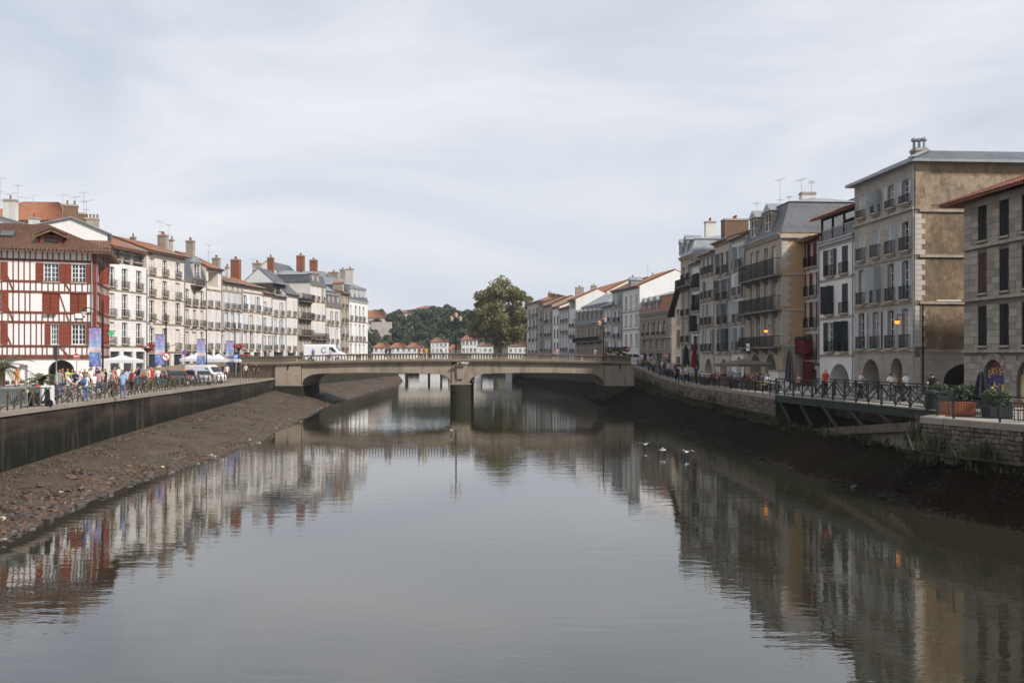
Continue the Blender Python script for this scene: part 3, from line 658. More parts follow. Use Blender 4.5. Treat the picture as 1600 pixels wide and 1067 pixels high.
    for i, cdef in enumerate(chim):        # (xa, xb, ytop, off, material, pots)
        xa, xb, yt, o = cdef[:4]; mt = cdef[4] if len(cdef) > 4 else 'chimney_stone'; pots = cdef[5] if len(cdef) > 5 else 2
        ya_, yb_ = row.pt(row.u(xa, off + o), off + o), row.pt(row.u(xb, off + o), off + o)
        # the shaft is as deep as it is wide when seen square on
        vis = (ray(xb) - ray(xa)) * ((ya_.y + yb_.y) / 2); ca, sa = abs(row.d.x), abs(row.d.y)
        s1 = vis * (1.0 if ca > .5 else .95); base = H + .2; top = Z((xa + xb) / 2, yt, o)
        link('chimney', chimney_mesh(max(.4, s1 * .55 if ca < .5 else s1), max(.45, s1), max(.6, top - base), mt, pots), ro, (U((xa + xb) / 2, o), o, base))
    for i, (x, yt, o) in enumerate(ants): link('antenna', antenna_mesh(max(1.2, Z(x, yt, o) - H - .5), int(x)), ro, (U(x, o), o, H + .5))
    return root

def merge(house, part):          # an upper storey belongs to its house: hand its pieces over
    off = Matrix.Rotation(-house.rotation_euler.z, 3, 'Z') @ (part.location - house.location)
    for ch in list(part.children): ch.parent = house; ch.location = ch.location + off
    bpy.data.objects.remove(part)
# ------------------------------------------------------------------ left bank houses
RL = Row((-47.1, 122), (0.172, 1)); D = dict
h1 = building(RL, 'town_house', 'white stone town house with open attic gallery, right beside the red half-timbered house', 169.5, 229, 409, [174.5, 195, 217],
         [(420, 450, 196), (460, 494, 196), (504, 537, 196)], wall='white_blocks', w=1.25, rail=.75, roof='none', shop=(3, 549), bands=[(196, 455), (196, 499), (196, 541)], cornice=None, depth=9.5, pipe=True, seed=1)
merge(h1, building(RL, 'attic_storey', 'pale attic gallery storey with dark openings under orange tiles, on the white stone house', 171, 229, 383, [183, 197, 212, 222],
         [(391, 407, 196)], wall='grey_plaster', off=.7, w=1.2, rail=.7, roofm='orange_tile', rh=1.7, over=.9, chim=[(204, 212, 370, 3.0, 'chimney_stone', 1)], zb=RL.z(171, 409, .7) + .06, depth=8.6, pipe=False, seed=2))
building(RL, 'town_house', 'cream stone town house with three window columns under orange tiles', 229, 288, 390, [237.3, 257.5, 277.8],
         [(403, 427, 237), (436, 461, 237), (469, 500, 237), (512, 544, 237)], wall='cream_blocks', w=1.2, rail=.75, bands=[(237, 431), (237, 465), (237, 505), (237, 549, .16)], shop=(3, 553), rh=1.8, over=.7,
         chim=[(247, 262, 367, 3.2, 'chimney_stone', 4), (265, 272, 374, 2.5, 'chimney_white', 1)], ants=[(250, 347, 3.4), (264, 352, 3)], seed=3)
building(RL, 'town_house', 'narrow cream house with pedimented dormer in a slate mansard and tall chimney', 288, 322, 437, [292.5, 304, 315.5],
         [(453, 477, 304), (484, 509, 304), (518, 547, 304)], wall='cream_blocks', w=1.05, rail=.8, roof='mansard', roofm='slate', m1=3.2, rh=.7, bands=[(304, 480), (304, 514), (304, 549, .16)], shop=(3, 552),
         dormers=[(305, 407, 437, 2.0, 'zinc', 'cream_plaster')], chim=[(291, 304, 376, 3.5, 'chimney_stone', 2)], longb=[(304, 446, 437, 298, 312)], xe=304, seed=4)
building(RL, 'town_house', 'narrow cream house with a dark open loggia below its sloping orange roof', 322, 346, 417, [327.5, 339], [(456, 478, 327), (485, 512, 327), (520, 545, 327)],
         wall='cream_plaster', w=.95, sh='c', rail=.8, loggia=(325.5, 340, 424, 448, 332), bands=[(327, 452, .14), (327, 481), (327, 515)], shop=(2, 550), rh=2.3, ants=[(326, 383, 3)], chim=[(332, 344, 403, 4, 'chimney_stone', 2)], seed=5)
building(RL, 'town_house', 'grey-beige house with three oculi below the eave and a shuttered bay', 346, 378, 439, [353.5, 363, 371.5],
         [(445, 451, 353, D(w=.5, arch=.5, sh='n', rail=None)), (457, 482, 353), (488, 512, 353, D(sh='o', w=1.15)), (519, 545, 353)], wall='grey_plaster', w=1.0, sh='c', rail=.8, bands=[(353, 454), (353, 485), (353, 516)], shop=(2, 550),
         rh=1.7, roofm='brown_tile', chim=[(361, 376, 405, 5, 'brick_red', 3), (352, 358, 417, 4, 'chimney_white', 2)], seed=6)
building(RL, 'town_house', 'cream house with white shutters and window-box balconies, orange eave', 378, 410, 445, [382.5, 392.3, 403], [(461, 483, 382), (491, 515, 382), (519, 545, 382)],
         wall='cream_plaster', w=1.15, sh='m', rail=.8, bands=[(382, 456, .14), (382, 487), (382, 517)], shop=(2, 550), rh=1.6, chim=[(395, 409, 411, 6, 'chimney_stone', 2)], ants=[(396, 405, 5)], seed=7)
building(RL, 'town_house', 'low cream house with two shuttered windows per floor and small tile eave', 410, 424.5, 457, [413.5, 420.5], [(471, 487, 412), (496, 517, 412), (524, 546, 412)],
         wall='cream_plaster', w=1.0, sh='m', rail=.7, shop=(1, 550), rh=1.4, bands=[(412, 491), (412, 520)], chim=[(418, 428, 402, 6, 'brick_red', 2)], ants=[(423, 388, 6)], seed=8)
h1 = building(RL, 'town_house', 'cream house with louvred shutters beneath a dark timber attic balcony', 424.5, 446.5, 461, [430, 440], [(471.5, 492, 429), (498, 519, 429), (524, 546, 429)],
         wall='cream_plaster', w=1.05, sh='o', rail=.8, shop=(1, 550), roof='flat', roofm='zinc', bands=[(429, 495), (429, 521)], seed=9)
merge(h1, building(RL, 'attic_storey', 'dark timber attic with white roof edge on the cream louvred-shutter house', 426, 446, 443, [431, 440], [(448, 460, 431)], wall='dark_timber', off=1.0, w=1.0, rail=.6, roof='flat', roofm='zinc', over=.8, zb=RL.z(430, 461, 1) + .5, depth=6, pipe=False, cornice=None, seed=10))
building(RL, 'town_house', 'pale cream house with closed white shutters under a steep slate roof', 446.5, 465, 457, [450.5, 459.5], [(470, 492, 450), (498, 519, 450), (525, 547, 450)],
         wall='cream_plaster', w=1.0, sh='c', rail=.7, shop=(1, 551), roof='slate_gable', roofm='slate', rh=4.2, bands=[(450, 495), (450, 522)], seed=11, sidemat='white_plaster')
building(RL, 'town_house', 'narrow brown house with stacked black iron balconies and roof terrace', 465, 485, 466, [469.7, 474.8, 480.5], [(474, 497, 470), (500, 523, 470), (528, 548, 470)],
         wall='beige_stone', w=.95, rail=None, railm='dark_iron', longb=[(470, 497.5, 488), (470, 524, 515), (470, 470, 459)], roof='flat', roofm='zinc', cornice='dark_stone', shop=(1, 551), seed=12)
building(RL, 'gabled_house', 'tall white gabled house with slate roof behind the iron balcony house', 452, 486, 441, [469, 477], [(447, 459, 470, D(rail=None))], wall='bright_white', off=4.5, w=.9, roof='slate_gable', roofm='slate', rh=4.0, depth=9, zb=6, pipe=False, cornice=None,
         chim=[(463.5, 476, 399, 1.0, 'brick_red', 3), (484, 496, 406, 3.5, 'brick_red', 4)], seed=13)
building(RL, 'town_house', 'cream house with arched windows and a black corner balcony under zinc eave', 485, 508.5, 442, [489, 496.5, 504.3], [(448, 468, 490, D(sh='m')), (476, 497, 490), (505, 530, 490), (533, 549, 490)],
         wall='cream_plaster', w=1.1, sh='c', rail=.7, arch=.25, roof='mansard', roofm='slate', m1=1.6, rh=.9, over=.7, longb=[(497, 530, 521)], bands=[(490, 471), (490, 500)], shop=None, seed=14, dormers=[(487, 426, 441, 1.3), (494, 427, 442, 1.3)])
building(RL, 'town_house', 'beige house with three mansard dormers and a massive stone chimney', 508.5, 532, 476, [512, 518.5, 526], [(485, 506, 512), (512, 535, 512), (538, 551, 512)],
         wall='cream_plaster', w=1.0, sh='o', rail=.7, roof='mansard', roofm='slate', m1=2.9, rh=2.2, dormers=[(512, 459, 474, 1.1), (518.5, 460, 474.5, 1.1), (526, 461, 475, 1.1)], chim=[(514, 529, 425, 4, 'chimney_stone', 2)], bands=[(512, 509)], seed=15)
building(RL, 'town_house', 'slim beige house with tile eave squeezed beside the white corner block', 532, 544.5, 457, [535, 541], [(464, 480, 535), (486, 503, 535), (509, 527, 535), (531, 548, 535)],
         wall='beige_stone', w=1.0, rail=.7, roofm='brown_tile', rh=1.4, dormers=[(534, 441, 455, 1.2, 'orange_tile')], bands=[(535, 483), (535, 506)], seed=16)
building(RL, 'corner_block', 'large white corner block with slate mansard at the far end of left row', 544.5, 574.5, 467, [548.3, 555.8, 562, 568], [(476, 499, 548), (505, 531, 548), (536, 552, 548, D(rail=None))],
         wall='bright_white', w=1.25, arch=.4, rail=.8, roof='mansard', roofm='slate', m1=3.0, rh=3.0, depth=16, dormers=[(549, 449, 464, 1.3, 'zinc', 'white_plaster'), (556, 450, 464.5, 1.3, 'zinc', 'white_plaster'), (562.5, 451, 465, 1.3, 'zinc', 'white_plaster'), (568.3, 452, 465.5, 1.3, 'zinc', 'white_plaster')],
         bands=[(548, 502), (548, 533, .2)], chim=[(541, 553, 420, 5, 'chimney_white', 2), (531, 540, 421, 4, 'chimney_stone', 2)], seed=17, cornice='white_plaster', pipe=False)

# red half-timbered house, nearly square to the view, with its flank along the street
RT = Row((-39.2, 94), (2.5, 1), 3.35)
mat('timber_red', (0.135, 0.038, 0.023), 0.6, 0.25, 1.5, rnd=0.12)
T = empty('half_timbered_house', RT.pt(0, 0, RT.zb), RT.ang, 'white house with red timber framing, red shutters and brown tiled roof', 'building')
tu = lambda x: RT.u(x); tz = lambda x, y: RT.z(x, y) - RT.zb
XL, HT = -14.5, tz(90, 389)
beams = [tz(90, y) for y in (407.5, 440.5, 456.5, 488.5, 503.5, 540.6, 557)]
WN = [(68.4, 92, 412, 440, 'w'), (112, 134, 412, 440, 'w'), (65.6, 93, 458, 488, 'c'), (109, 136, 458, 488, 'c'), (79.5, 91.5, 506.5, 538, 's'), (112, 134, 506.5, 538, 'w'),
      (-22, 0.5, 412, 440, 'w'), (-22, 1.5, 458, 488, 'w'), (-22, 0.5, 506.5, 538, 'w')]
rects = [(tu(a), tu(b), tz(90, d), tz(90, c)) for a, b, c, d, k in WN]
ops = [(a - XL, b - XL, c, d, 0, .3, True) for a, b, c, d in rects]
zg = tz(90, 560)
ops += [(tu(75) - XL, tu(116) - XL, .02, zg - .15, min(1.2, zg * .4), 7, True), (tu(30) - XL, tu(43) - XL, .02, tz(36, 570), 0, .4, True), (tu(-30) - XL, tu(-12) - XL, .02, tz(36, 566), 0, .5, True)]
mb = MB(); front_wall(mb, -XL, HT, ops)
for i, v in enumerate(mb.v): mb.v[i] = (v[0] + XL, v[1], v[2])
DT = 9.5; SK = .06             # flank leans outward a little so that it shows past the corner
mb.quad((0, 0, 0), (SK * DT * 1.9, DT, 0), (SK * DT * 1.9, DT, HT), (0, 0, HT)); mb.quad((SK * DT * 1.9, DT, 0), (XL, DT, 0), (XL, DT, HT), (SK * DT * 1.9, DT, HT)); mb.quad((XL, DT, 0), (XL, 0, 0), (XL, 0, HT), (XL, DT, HT))
wallmat('timber_infill', (0.70, 0.67, 0.65), 0.1, 0.12)
TW = mb.build('wall', M('timber_infill'), T)
MB().box(tu(-40), tu(73.8), -.12, -.004, 0, zg - .25).build('stone_base', M('white_blocks'), T) if False else None
tm = lambda a, b, c, d, pr=.045: MB().box(a, b, -pr, .02, c, d).build('timber', M('timber_red'), T)
zlev = [zg] + sorted(beams)[1:] + [HT]
for i, z in enumerate(sorted(beams)):
    h = .11 if i else .2; tm(XL, 0, z - h, z + h * .8, .07 if i else .14)
tm(XL, 0, HT - .2, HT, .06)
lv = sorted(beams) + [HT - .2]
xs = [tu(12 + 8.9 * k) for k in range(-14, 17)]
xs = [x for x in xs if XL + .1 < x < -.3]
for z0, z1 in zip(lv, lv[1:]):
    for x in xs:
        blocked = any(a - 1.05 * (b - a) * .52 < x < b + (b - a) * .52 and c < (z0 + z1) / 2 < d for a, b, c, d in rects)
        if blocked: continue
        j = R.uniform(-.05, .05); tm(x - .047 + j, x + .047 + j, z0 + .09, z1 - .11)
tm(-.32, -.0, zg + .17, HT - .2, .05)
for xa, ya, xb, yb in [(3, 409, 21, 455), (3, 457, 21, 502), (3, 505, 18, 540), (92, 456, 108, 503), (101, 441, 110, 456), (93, 541, 108, 557), (-30, 409, -12, 455), (-30, 457, -12, 502)]:
    MB().bar((tu(xa), -.03, tz(xa, ya)), (tu(xb), -.03, tz(xb, yb)), .09, .11).build('timber', M('timber_red'), T)
for (a, b, c, d), (xa, xb, _, _, k) in zip(rects, WN):
    ww = b - a
    if k == 'c': window(T, (a + b) / 2, c, d, ww, .16, 'red_paint', 2, 'c', 'red_paint', None, slats=True, sill=False)
    else:
        wn = window(T, (a + b) / 2, c, d, ww, .16, 'white_paint', grid=(4 if k == 'w' else 3, 4), sh='n', rail=None, pane='glass')
        sw = q2(ww * (.5 if k == 'w' else .72))
        for s in (-1, 1):
            so = link('shutter', shutter_mesh(sw, q2(d - c), 'red_paint', True), wn, (s * (ww / 2 + .02), -.21, 0)); so.scale = (s, 1, 1)
# flank shutters and beams
fd = Vector((SK * DT * 1.9, DT, 0)).normalized()
for z in lv[:-1]: MB().bar(fd * .1 + Vector((.03, 0, z)), fd * 9.3 + Vector((.03, 0, z)), .08, .2).build('timber', M('timber_red'), T)
for k in range(9): MB().bar(fd * (.3 + k * 1.05) + Vector((.02, 0, zg)), fd * (.3 + k * 1.05) + Vector((.02, 0, HT - .1)), .12, .06).build('timber', M('timber_red'), T)
for zc, zd in ((rects[0][2], rects[0][3]), (rects[2][2], rects[2][3]), (rects[4][2], rects[4][3])):
    for s in (1.2, 2.2):
        so = link('shutter', shutter_mesh(.8, q2(zd - zc), 'red_paint', True), T, fd * s + Vector((.07, 0, zc))); so.rotation_euler = (0, 0, math.atan2(fd.y, fd.x) - (.9 if s == 2.2 else .3))
# roof: hipped, canal tiles, wide eave
rb = MB(); o = 1.0; hr = tz(30, 350) - HT + .55; ex = SK * DT * 1.9
slope(rb, (XL - o, -o, HT - .25), (o + .3, -o, HT - .25), (XL - o, DT / 2, HT + hr), (-4.5, DT / 2, HT + hr), True, .33, amp=.10)
slope(rb, (o + .3, -o, HT - .25), (ex + o, DT + o, HT - .25), (-4.5, DT / 2, HT + hr), (-4.5, DT / 2, HT + hr), True, .33, amp=.10)
slope(rb, (ex + o, DT + o, HT - .25), (XL - o, DT + o, HT - .25), (-4.5, DT / 2, HT + hr), (XL - o, DT / 2, HT + hr), False)
tr_ = rb.build('roof', M('brown_tile'), T)
dx = tu(80); db = MB(); db.box(-.95, -.6, 0, 2.4, -.3, .95); db.box(.6, .95, 0, 2.4, -.3, .95); db.box(-.6, .6, 0, 2.4, .72, .95); db.box(-.6, .6, .25, 2.4, -.3, .1)
db.cur = 1; slope(db, (-1.35, -.5, .85), (-1.35, 2.6, .85), (0, -.5, 1.45), (0, 2.6, 1.45), True, .33); slope(db, (1.35, 2.6, .85), (1.35, -.5, .85), (0, 2.6, 1.45), (0, -.5, 1.45), True, .33, amp=.10); db.cur = 2; db.box(-.6, .6, .5, .55, .1, .72)
db.build('dormer', [M('timber_red'), M('brown_tile'), M('glass')], tr_, loc=(dx, .25, HT + .35))
MB().box(-.55, .55, -.04, .04, -.6, .6).build('skylight', M('glass'), tr_, loc=(tu(8), 2.0, HT + hr * .5 + .12), rot=(-(PI / 2 - math.atan2(hr + .25, DT / 2 + o)), 0, 0))
MB().tube((-.45, -.14, .3), (-.45, -.14, HT - .2), .07, 8).build('downpipe', M('zinc'), T)
MB().box(tu(118), tu(130), -.22, -.1, tz(120, 497), tz(120, 490)).build('wall_box', M('white_paint'), T)
for xa, xb in ((70, 89),): MB().box(tu(xa), tu(xb), -.35, -.08, tz(80, 491), tz(80, 488.8)).build('flower_shelf', M('timber_red'), T)

# houses behind the half-timbered one
B1 = Row((-44.8, 109.2), (1, 0.42), 4)
def gable_front(row, name, label, xa, xb, yl, yr, xp, yp, depth, wall, roofm, chim=(), ants=()):
    ua, ub, up = row.u(xa), row.u(xb), row.u(xp); root = empty(name, row.pt(ua, 0, row.zb), row.ang, label, 'building')
    zl, zr, zp = row.z(xa, yl) - row.zb, row.z(xb, yr) - row.zb, row.z(xp, yp) - row.zb; W = ub - ua; p = up - ua
    mb = MB(); mb.prism([(0, 0), (W, 0), (W, zr), (p, zp), (0, zl)], 0, depth); mb.build('wall', M(wall), root)
    rb = MB(); nl = -.5; o = .5
    slope(rb, (-o, depth + .3, zl - o * (zp - zl) / p + .15), (-o, -o * .6, zl - o * (zp - zl) / p + .15), (p, depth + .3, zp + .15), (p, -o * .6, zp + .15), roofm.endswith('tile'))
    slope(rb, (W + o, -o * .6, zr - o * (zp - zr) / (W - p) + .15), (W + o, depth + .3, zr - o * (zp - zr) / (W - p) + .15), (p, -o * .6, zp + .15), (p, depth + .3, zp + .15), roofm.endswith('tile'))
    ro = rb.build('roof', M(roofm), root)
    for xa_, xb_, yt, o_, mt, pots in chim:
        wd = (ray(xb_) - ray(xa_)) * (row.P.y + o_); u = row.u((xa_ + xb_) / 2, o_) - ua; top = row.z((xa_ + xb_) / 2, yt, o_) - row.zb
        link('chimney', chimney_mesh(wd, .8, 2.2, mt, pots), ro, (u, o_, top - 2.2))
    for x, yt, o_ in ants: h = row.z(x, yt, o_) - row.zb; link('antenna', antenna_mesh(3.2, int(x * 3)), ro, (row.u(x, o_) - ua, o_, h - 3.2))
    return root
gable_front(B1, 'gabled_house', 'white gable with zinc edging rising behind the half-timbered house', 62, 168, 351, 365, 112, 341, 7.5, 'bright_white', 'zinc',
            [(101, 121, 320, 2.5, 'brick_brown', 2), (122, 134, 333, 3, 'brick_brown', 0), (134, 154, 341, 3, 'chimney_stone', 4)], [(98, 305, 2), (118, 308, 3), (131, 301, 3), (135, 314, 3.4)])
B2 = Row((-75, 126), (1, 0.02), 4)
building(B2, 'tiled_house', 'house with big bright orange tile roof, farthest behind half-timbered house', -40, 100, 345, [], [], wall='cream_plaster', roofm='bright_tile', rh=3.3, depth=12, hipends=True, pipe=False, cornice=None, xe=50, ants=[(1, 279, 4), (28, 290, 4), (52, 305, 5), (40, 309, 4)], seed=30)
B3 = Row((-62, 106), (1, 0.04), 4)
gable_front(B3, 'gabled_house', 'low white gable with whitewashed chimney at the left frame edge', -60, 42, 352, 352, -8, 337, 8, 'bright_white', 'zinc', [(7, 26, 312, 2.2, 'chimney_white', 1), (47, 60, 340, 3, 'chimney_white', 1)], [(17, 303, 2)])
RW2 = Row((-42.2, 104.2), (1, 0.42), 4)
building(RW2, 'rear_wing', 'small brown-tiled wing between half-timbered house and white stone house', 118, 171.5, 385, [], [], wall='cream_plaster', roofm='brown_tile', rh=.8, depth=4, over=.6, pipe=False, cornice=None, seed=31)
# ------------------------------------------------------------------ right bank houses (near)
R1 = Row((28.35, 70), (0.073, -1)); R2 = Row((26.15, 70), (0.073, -1)); RF = Row((19.0, 171), (0.166, -1), 4.6)
big = building(R1, 'stone_town_house', 'tall grey stone house with pale grey shutters and ochre side wall', 1335, 1430, 254, [1347, 1369.5, 1393, 1416],
         [(281, 317, 1416, D(arch=0, rail=.5)), (346, 391, 1416), (407, 467, 1416), (482, 543, 1416)], wall='grey_stone', w=1.1, sh='o', shm='grey_shutter', rail=.9, railm='dark_iron', arch=.16, roof='none', slats=True,
         bands=[(1430, 325, .22), (1430, 397), (1430, 470), (1430, 547, .16)], arches=[(1347, 1374, 561, 3.2), (1391.5, 1410, 559, 3.2)], sidemat='stained_ochre', xe=1430, depth=13, pipe=True, cornice=None, tr=3, seed=40)
# its street side: bands, quoins, arch, panel, roof
WB = R1.u(1430) - R1.u(1335) - .012; HB = R1.z(1430, 254) - R1.zb
zs_ = [R1.z(1430, y) - R1.zb for y in (329, 400, 473, 548)]
for z in zs_: MB().box(WB - .02, WB + .12, .3, 12.9, z - .09, z + .09).build('string_course', M('old_stone'), big)
MB().box(WB + .004, WB + .03, 1.1, 9.6, zs_[0] + .4, HB - .9).build('plaster_panel', M('pale_ochre'), big)
MB().box(WB + .004, WB + .06, 0, 1.09, zs_[0] + .1, HB).build('plaster_pier', M('pale_ochre'), big)
k = 0; z = .2
while z < zs_[0] - .3:
    if not any(abs(z + .17 - q) < .28 for q in zs_):
        L = .75 if k % 2 else .5; link('quoin', cached('quo', lambda: MB().box(0, 1, 0, 1, 0, 1).mesh('quoin', M('pale_quoin'))), big, (WB - .28, -.025, z), None, (.31, L, .34))
    z += .36; k += 1
ab = MB(); n = 14; y0, y1 = 2.05, 5.9; zt = R1.z(1500, 568) - R1.zb
pts = [(y0 + (y1 - y0) * (1 - math.cos(PI * i / n)) / 2, 1.0 + (zt - 1) * math.sin(PI * i / n)) for i in range(n + 1)]
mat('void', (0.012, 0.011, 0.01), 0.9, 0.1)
base = MB(); base.box(WB + .002, WB + .055, .35, y0 - .01, 0, zs_[3] - .1); base.box(WB + .002, WB + .055, y1 + .01, 12.9, 0, zs_[3] - .1)
for (a, za), (b, zb2) in zip(pts, pts[1:]): base.hexa([(WB + .002, a, za), (WB + .055, a, za), (WB + .055, b, zb2), (WB + .002, b, zb2)], [(WB + .002, a, zs_[3] - .1), (WB + .055, a, zs_[3] - .1), (WB + .055, b, zs_[3] - .1), (WB + .002, b, zs_[3] - .1)])
base.build('stone_base', M('grey_stone'), big)
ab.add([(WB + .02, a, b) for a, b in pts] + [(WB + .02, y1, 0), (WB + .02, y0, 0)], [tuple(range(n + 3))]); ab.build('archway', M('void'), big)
window(big, WB - .2, zs_[0] + .9, HB - .6, .9, sh='n', rail=None) if False else None
wn = link('window', frame_mesh(.96, 1.8, 'white_paint', 2), big, (WB + .035, 10.6, HB - 2.4), (0, 0, PI / 2)); link('pane', pane_mesh(.96, 1.8, 'glass'), wn)
so = link('shutter', shutter_mesh(.5, 1.8, 'grey_shutter', True), wn, (-.5, -.04, 0)); so.scale = (-1, 1, 1)
MB().tube((WB + .13, .5, .3), (WB + .13, .5, zs_[2] - .1), .06, 6).build('downpipe', M('dark_iron'), big)
MB().box(WB + .12, WB + .16, 1.5, 12.6, zs_[2] + .12, zs_[2] + .2).build('cable_duct', M('white_paint'), big)
rb = MB(); o = .55; hr = R1.z(1448, 236, 1.7) - R1.zb - HB; RX0 = R1.u(1374, 1.7) - R1.u(1335); RX1 = min(WB - .6, R1.u(1448, 1.7) - R1.u(1335))
P_ = lambda x, y, z: (x, y, HB + z)
rb.cur = 1; rb.box(-o, WB + o, -o, 13.2, HB, HB + .2)
rb.cur = 0; slope(rb, P_(-o, -o, .21), P_(WB + o, -o, .21), P_(RX0, 1.7, hr), P_(RX1, 1.7, hr), False); slope(rb, P_(WB + o, -o, .21), P_(WB + o, 13.2, .21), P_(RX1, 1.7, hr), P_(RX1, 12.6, hr), False)
slope(rb, P_(-o, 13.2, .21), P_(-o, -o, .21), P_(RX0, 12.6, hr), P_(RX0, 1.7, hr), False); rb.cur = 1; rb.box(RX0, RX1, 1.7, 12.6, HB + hr - .12, HB + hr + .04)
rb.bar(P_(WB + o, -o, .26), P_(RX1, 1.7, hr + .04), .5, .06)
ro = rb.build('roof', [M('slate'), M('zinc')], big)
CH = R1.z(1436, 233, 2.4) - R1.zb - HB - hr; cm = chimney_mesh(.9, .9, max(.4, CH), 'chimney_stone', 0); c = link('chimney', cm, ro, (R1.u(1436, 2.4) - R1.u(1335), 2.4, HB + hr))
for k in range(3):
    mb = MB(); mb.lathe([(.12, 0), (.10, .55), (.11, .56)], 8); mb.lathe([(.2, .56), (.24, .66), (.2, .78), (.05, .86)], 8); mb.build('chimney_cowl', M('galvanised' if k else 'zinc'), c, loc=(-.28 + k * .28, (k - 1) * .25, max(.4, CH) - .02 + .06 * (k == 0)))
def wall_lamp(row, x, y, off, label, lit=True, arm=1.2):
    u = row.u(x + arm * 8, 0); z = row.z(x, y); g = empty('wall_lantern', row.pt(row.u(x), -.5, z), row.ang, label, 'lantern', 'wall lanterns on the quay houses')
    mb = MB(); mb.tube((0, .5, .75), (0, .0, .75), .025, 5); mb.tube((0, 0, .75), (0, 0, .45), .02, 5); mb.tube((0, .5, .4), (0, .2, .74), .015, 4); mb.build('bracket', M('dark_iron'), g)
    mb = MB(); mb.lathe([(.05, .45), (.2, .36), (.23, .32)], 8); mb.build('cap', M('lamp_copper'), g)
    mb = MB(); mb.lathe([(.1, .08), (.17, .15), (.2, .31)], 8); mb.build('globe', M('lamp_lit' if lit else 'lamp_glass'), g); return g
emit('lamp_lit', (1.0, 0.34, 0.06), 1.5); mat('lamp_copper', (0.30, 0.10, 0.04), 0.45, 0.2, metal=0.5); mat('lamp_glass', (0.5, 0.5, 0.48), 0.2, 0.1)
mat('lamp_orange', (0.55, 0.2, 0.07), 0.4, 0.15)
wall_lamp(R1, 1412.5, 508, 0, 'lit orange wall lantern on the grey stone house with pale shutters')
wall_lamp(R2, 1205, 521, 0, 'lit orange wall lantern on the mansard house balcony floor')
# the ashlar house at the right edge
ash = building(R1, 'ashlar_house', 'ashlar stone house with black shuttered windows and painted arches at the right edge', 1507, 1760, 318, [1535.5, 1569.5, 1605, 1645, 1690],
         [(320, 376, 1535, D(sh='c')), (395, 458, 1535, D(sh='c')), (478, 540, 1535, D(sh='c'))], wall='ashlar_core', sidemat='ashlar', w=.98, shm='black_shutter', frame='black_shutter', rail=None, roof='gable', roofm='red_tile', rh=2.6, over=1.15, hipends=True,
         bands=[(1507, 391, .24), (1507, 470, .2), (1507, 549, .2)], arches=[(1537, 1570, 562, .5, .5), (1589.5, 1630, 562, .5, .5)], depth=12, cornice=None, xe=1507, seed=41, pipe=False)
first = [w_ for w_ in ash.children if w_.name.startswith('window')]
tgt = sorted(first, key=lambda w_: (w_.location.x, w_.location.z))[1]
for ch in tgt.children:
    if ch.name.startswith('shutter'): ch.data = shutter_mesh(q2(.98 / 2), q2(q2(R1.z(1535, 395) - R1.z(1535, 458))), 'brown_shutter')
wallp = [w_ for w_ in ash.children if w_.name.startswith('wall')][0]
UA = R1.u(1507); OP = []
for yt, yb in ((320, 376), (395, 458), (478, 540)):
    for cx in (1535.5, 1569.5, 1605, 1645): u = R1.u(cx) - UA; OP.append((u - .49, u + .49, R1.z(1535, yb) - R1.zb, R1.z(1535, yt) - R1.zb))
for a in ((1537, 1570), (1589.5, 1630)): OP.append((R1.u(a[0]) - UA, R1.u(a[1]) - UA, 0, R1.z((a[0] + a[1]) / 2, 562) - R1.zb))
blk = cached('blk', lambda: MB().hexa([(0, 0, 0), (1, 0, 0), (1, 1, 0), (0, 1, 0)], [(0, 0, 1), (1, 0, 1), (1, 1, 1), (0, 1, 1)]).mesh('stone_block', M('ashlar')))
Hs = R1.z(1507, 318) - R1.zb - .35; WS = min(R1.u(1640) - UA, 9); bands_z = [R1.z(1507, y) - R1.zb for y in (391, 470, 549)]
oi = MATS['ashlar'].node_tree; bs = oi.nodes['Principled BSDF']; src = bs.inputs['Base Color'].links[0].from_socket; hsv = oi.nodes.new('ShaderNodeHueSaturation'); ob = oi.nodes.new('ShaderNodeObjectInfo')
oi.links.new(ramp(oi, ob.outputs['Random'], 0, 1, .72, 1.18), hsv.inputs['Value']); oi.links.new(src, hsv.inputs['Color']); oi.links.new(hsv.outputs['Color'], bs.inputs['Base Color'])
rr = random.Random(9); z = .05
while z < Hs:
    h = rr.choice((.36, .4, .46)); zc = z + h / 2
    if any(abs(zc - b) < h / 2 + .06 for b in bands_z): z += .06; continue
    spans = [(0.0, WS)]
    for a, b, c, d in OP:
        if c - .02 < zc + h * .3 and zc - h * .3 < d: spans = [s2 for s in spans for s2 in ((s[0], min(s[1], a - .02)), (max(s[0], b + .02), s[1])) if s2[1] - s2[0] > .08]
    for a, b in spans:
        x = a; 
        while x < b - .05:
            e = min(b, x + rr.uniform(.5, .95)); e = b if b - e < .25 else e
            pr = rr.uniform(.025, .055); link('stone_block', blk, wallp, (x + .008, -pr, z + .008), None, (e - x - .016, pr + .03, h - .016)); x = e
    z += h
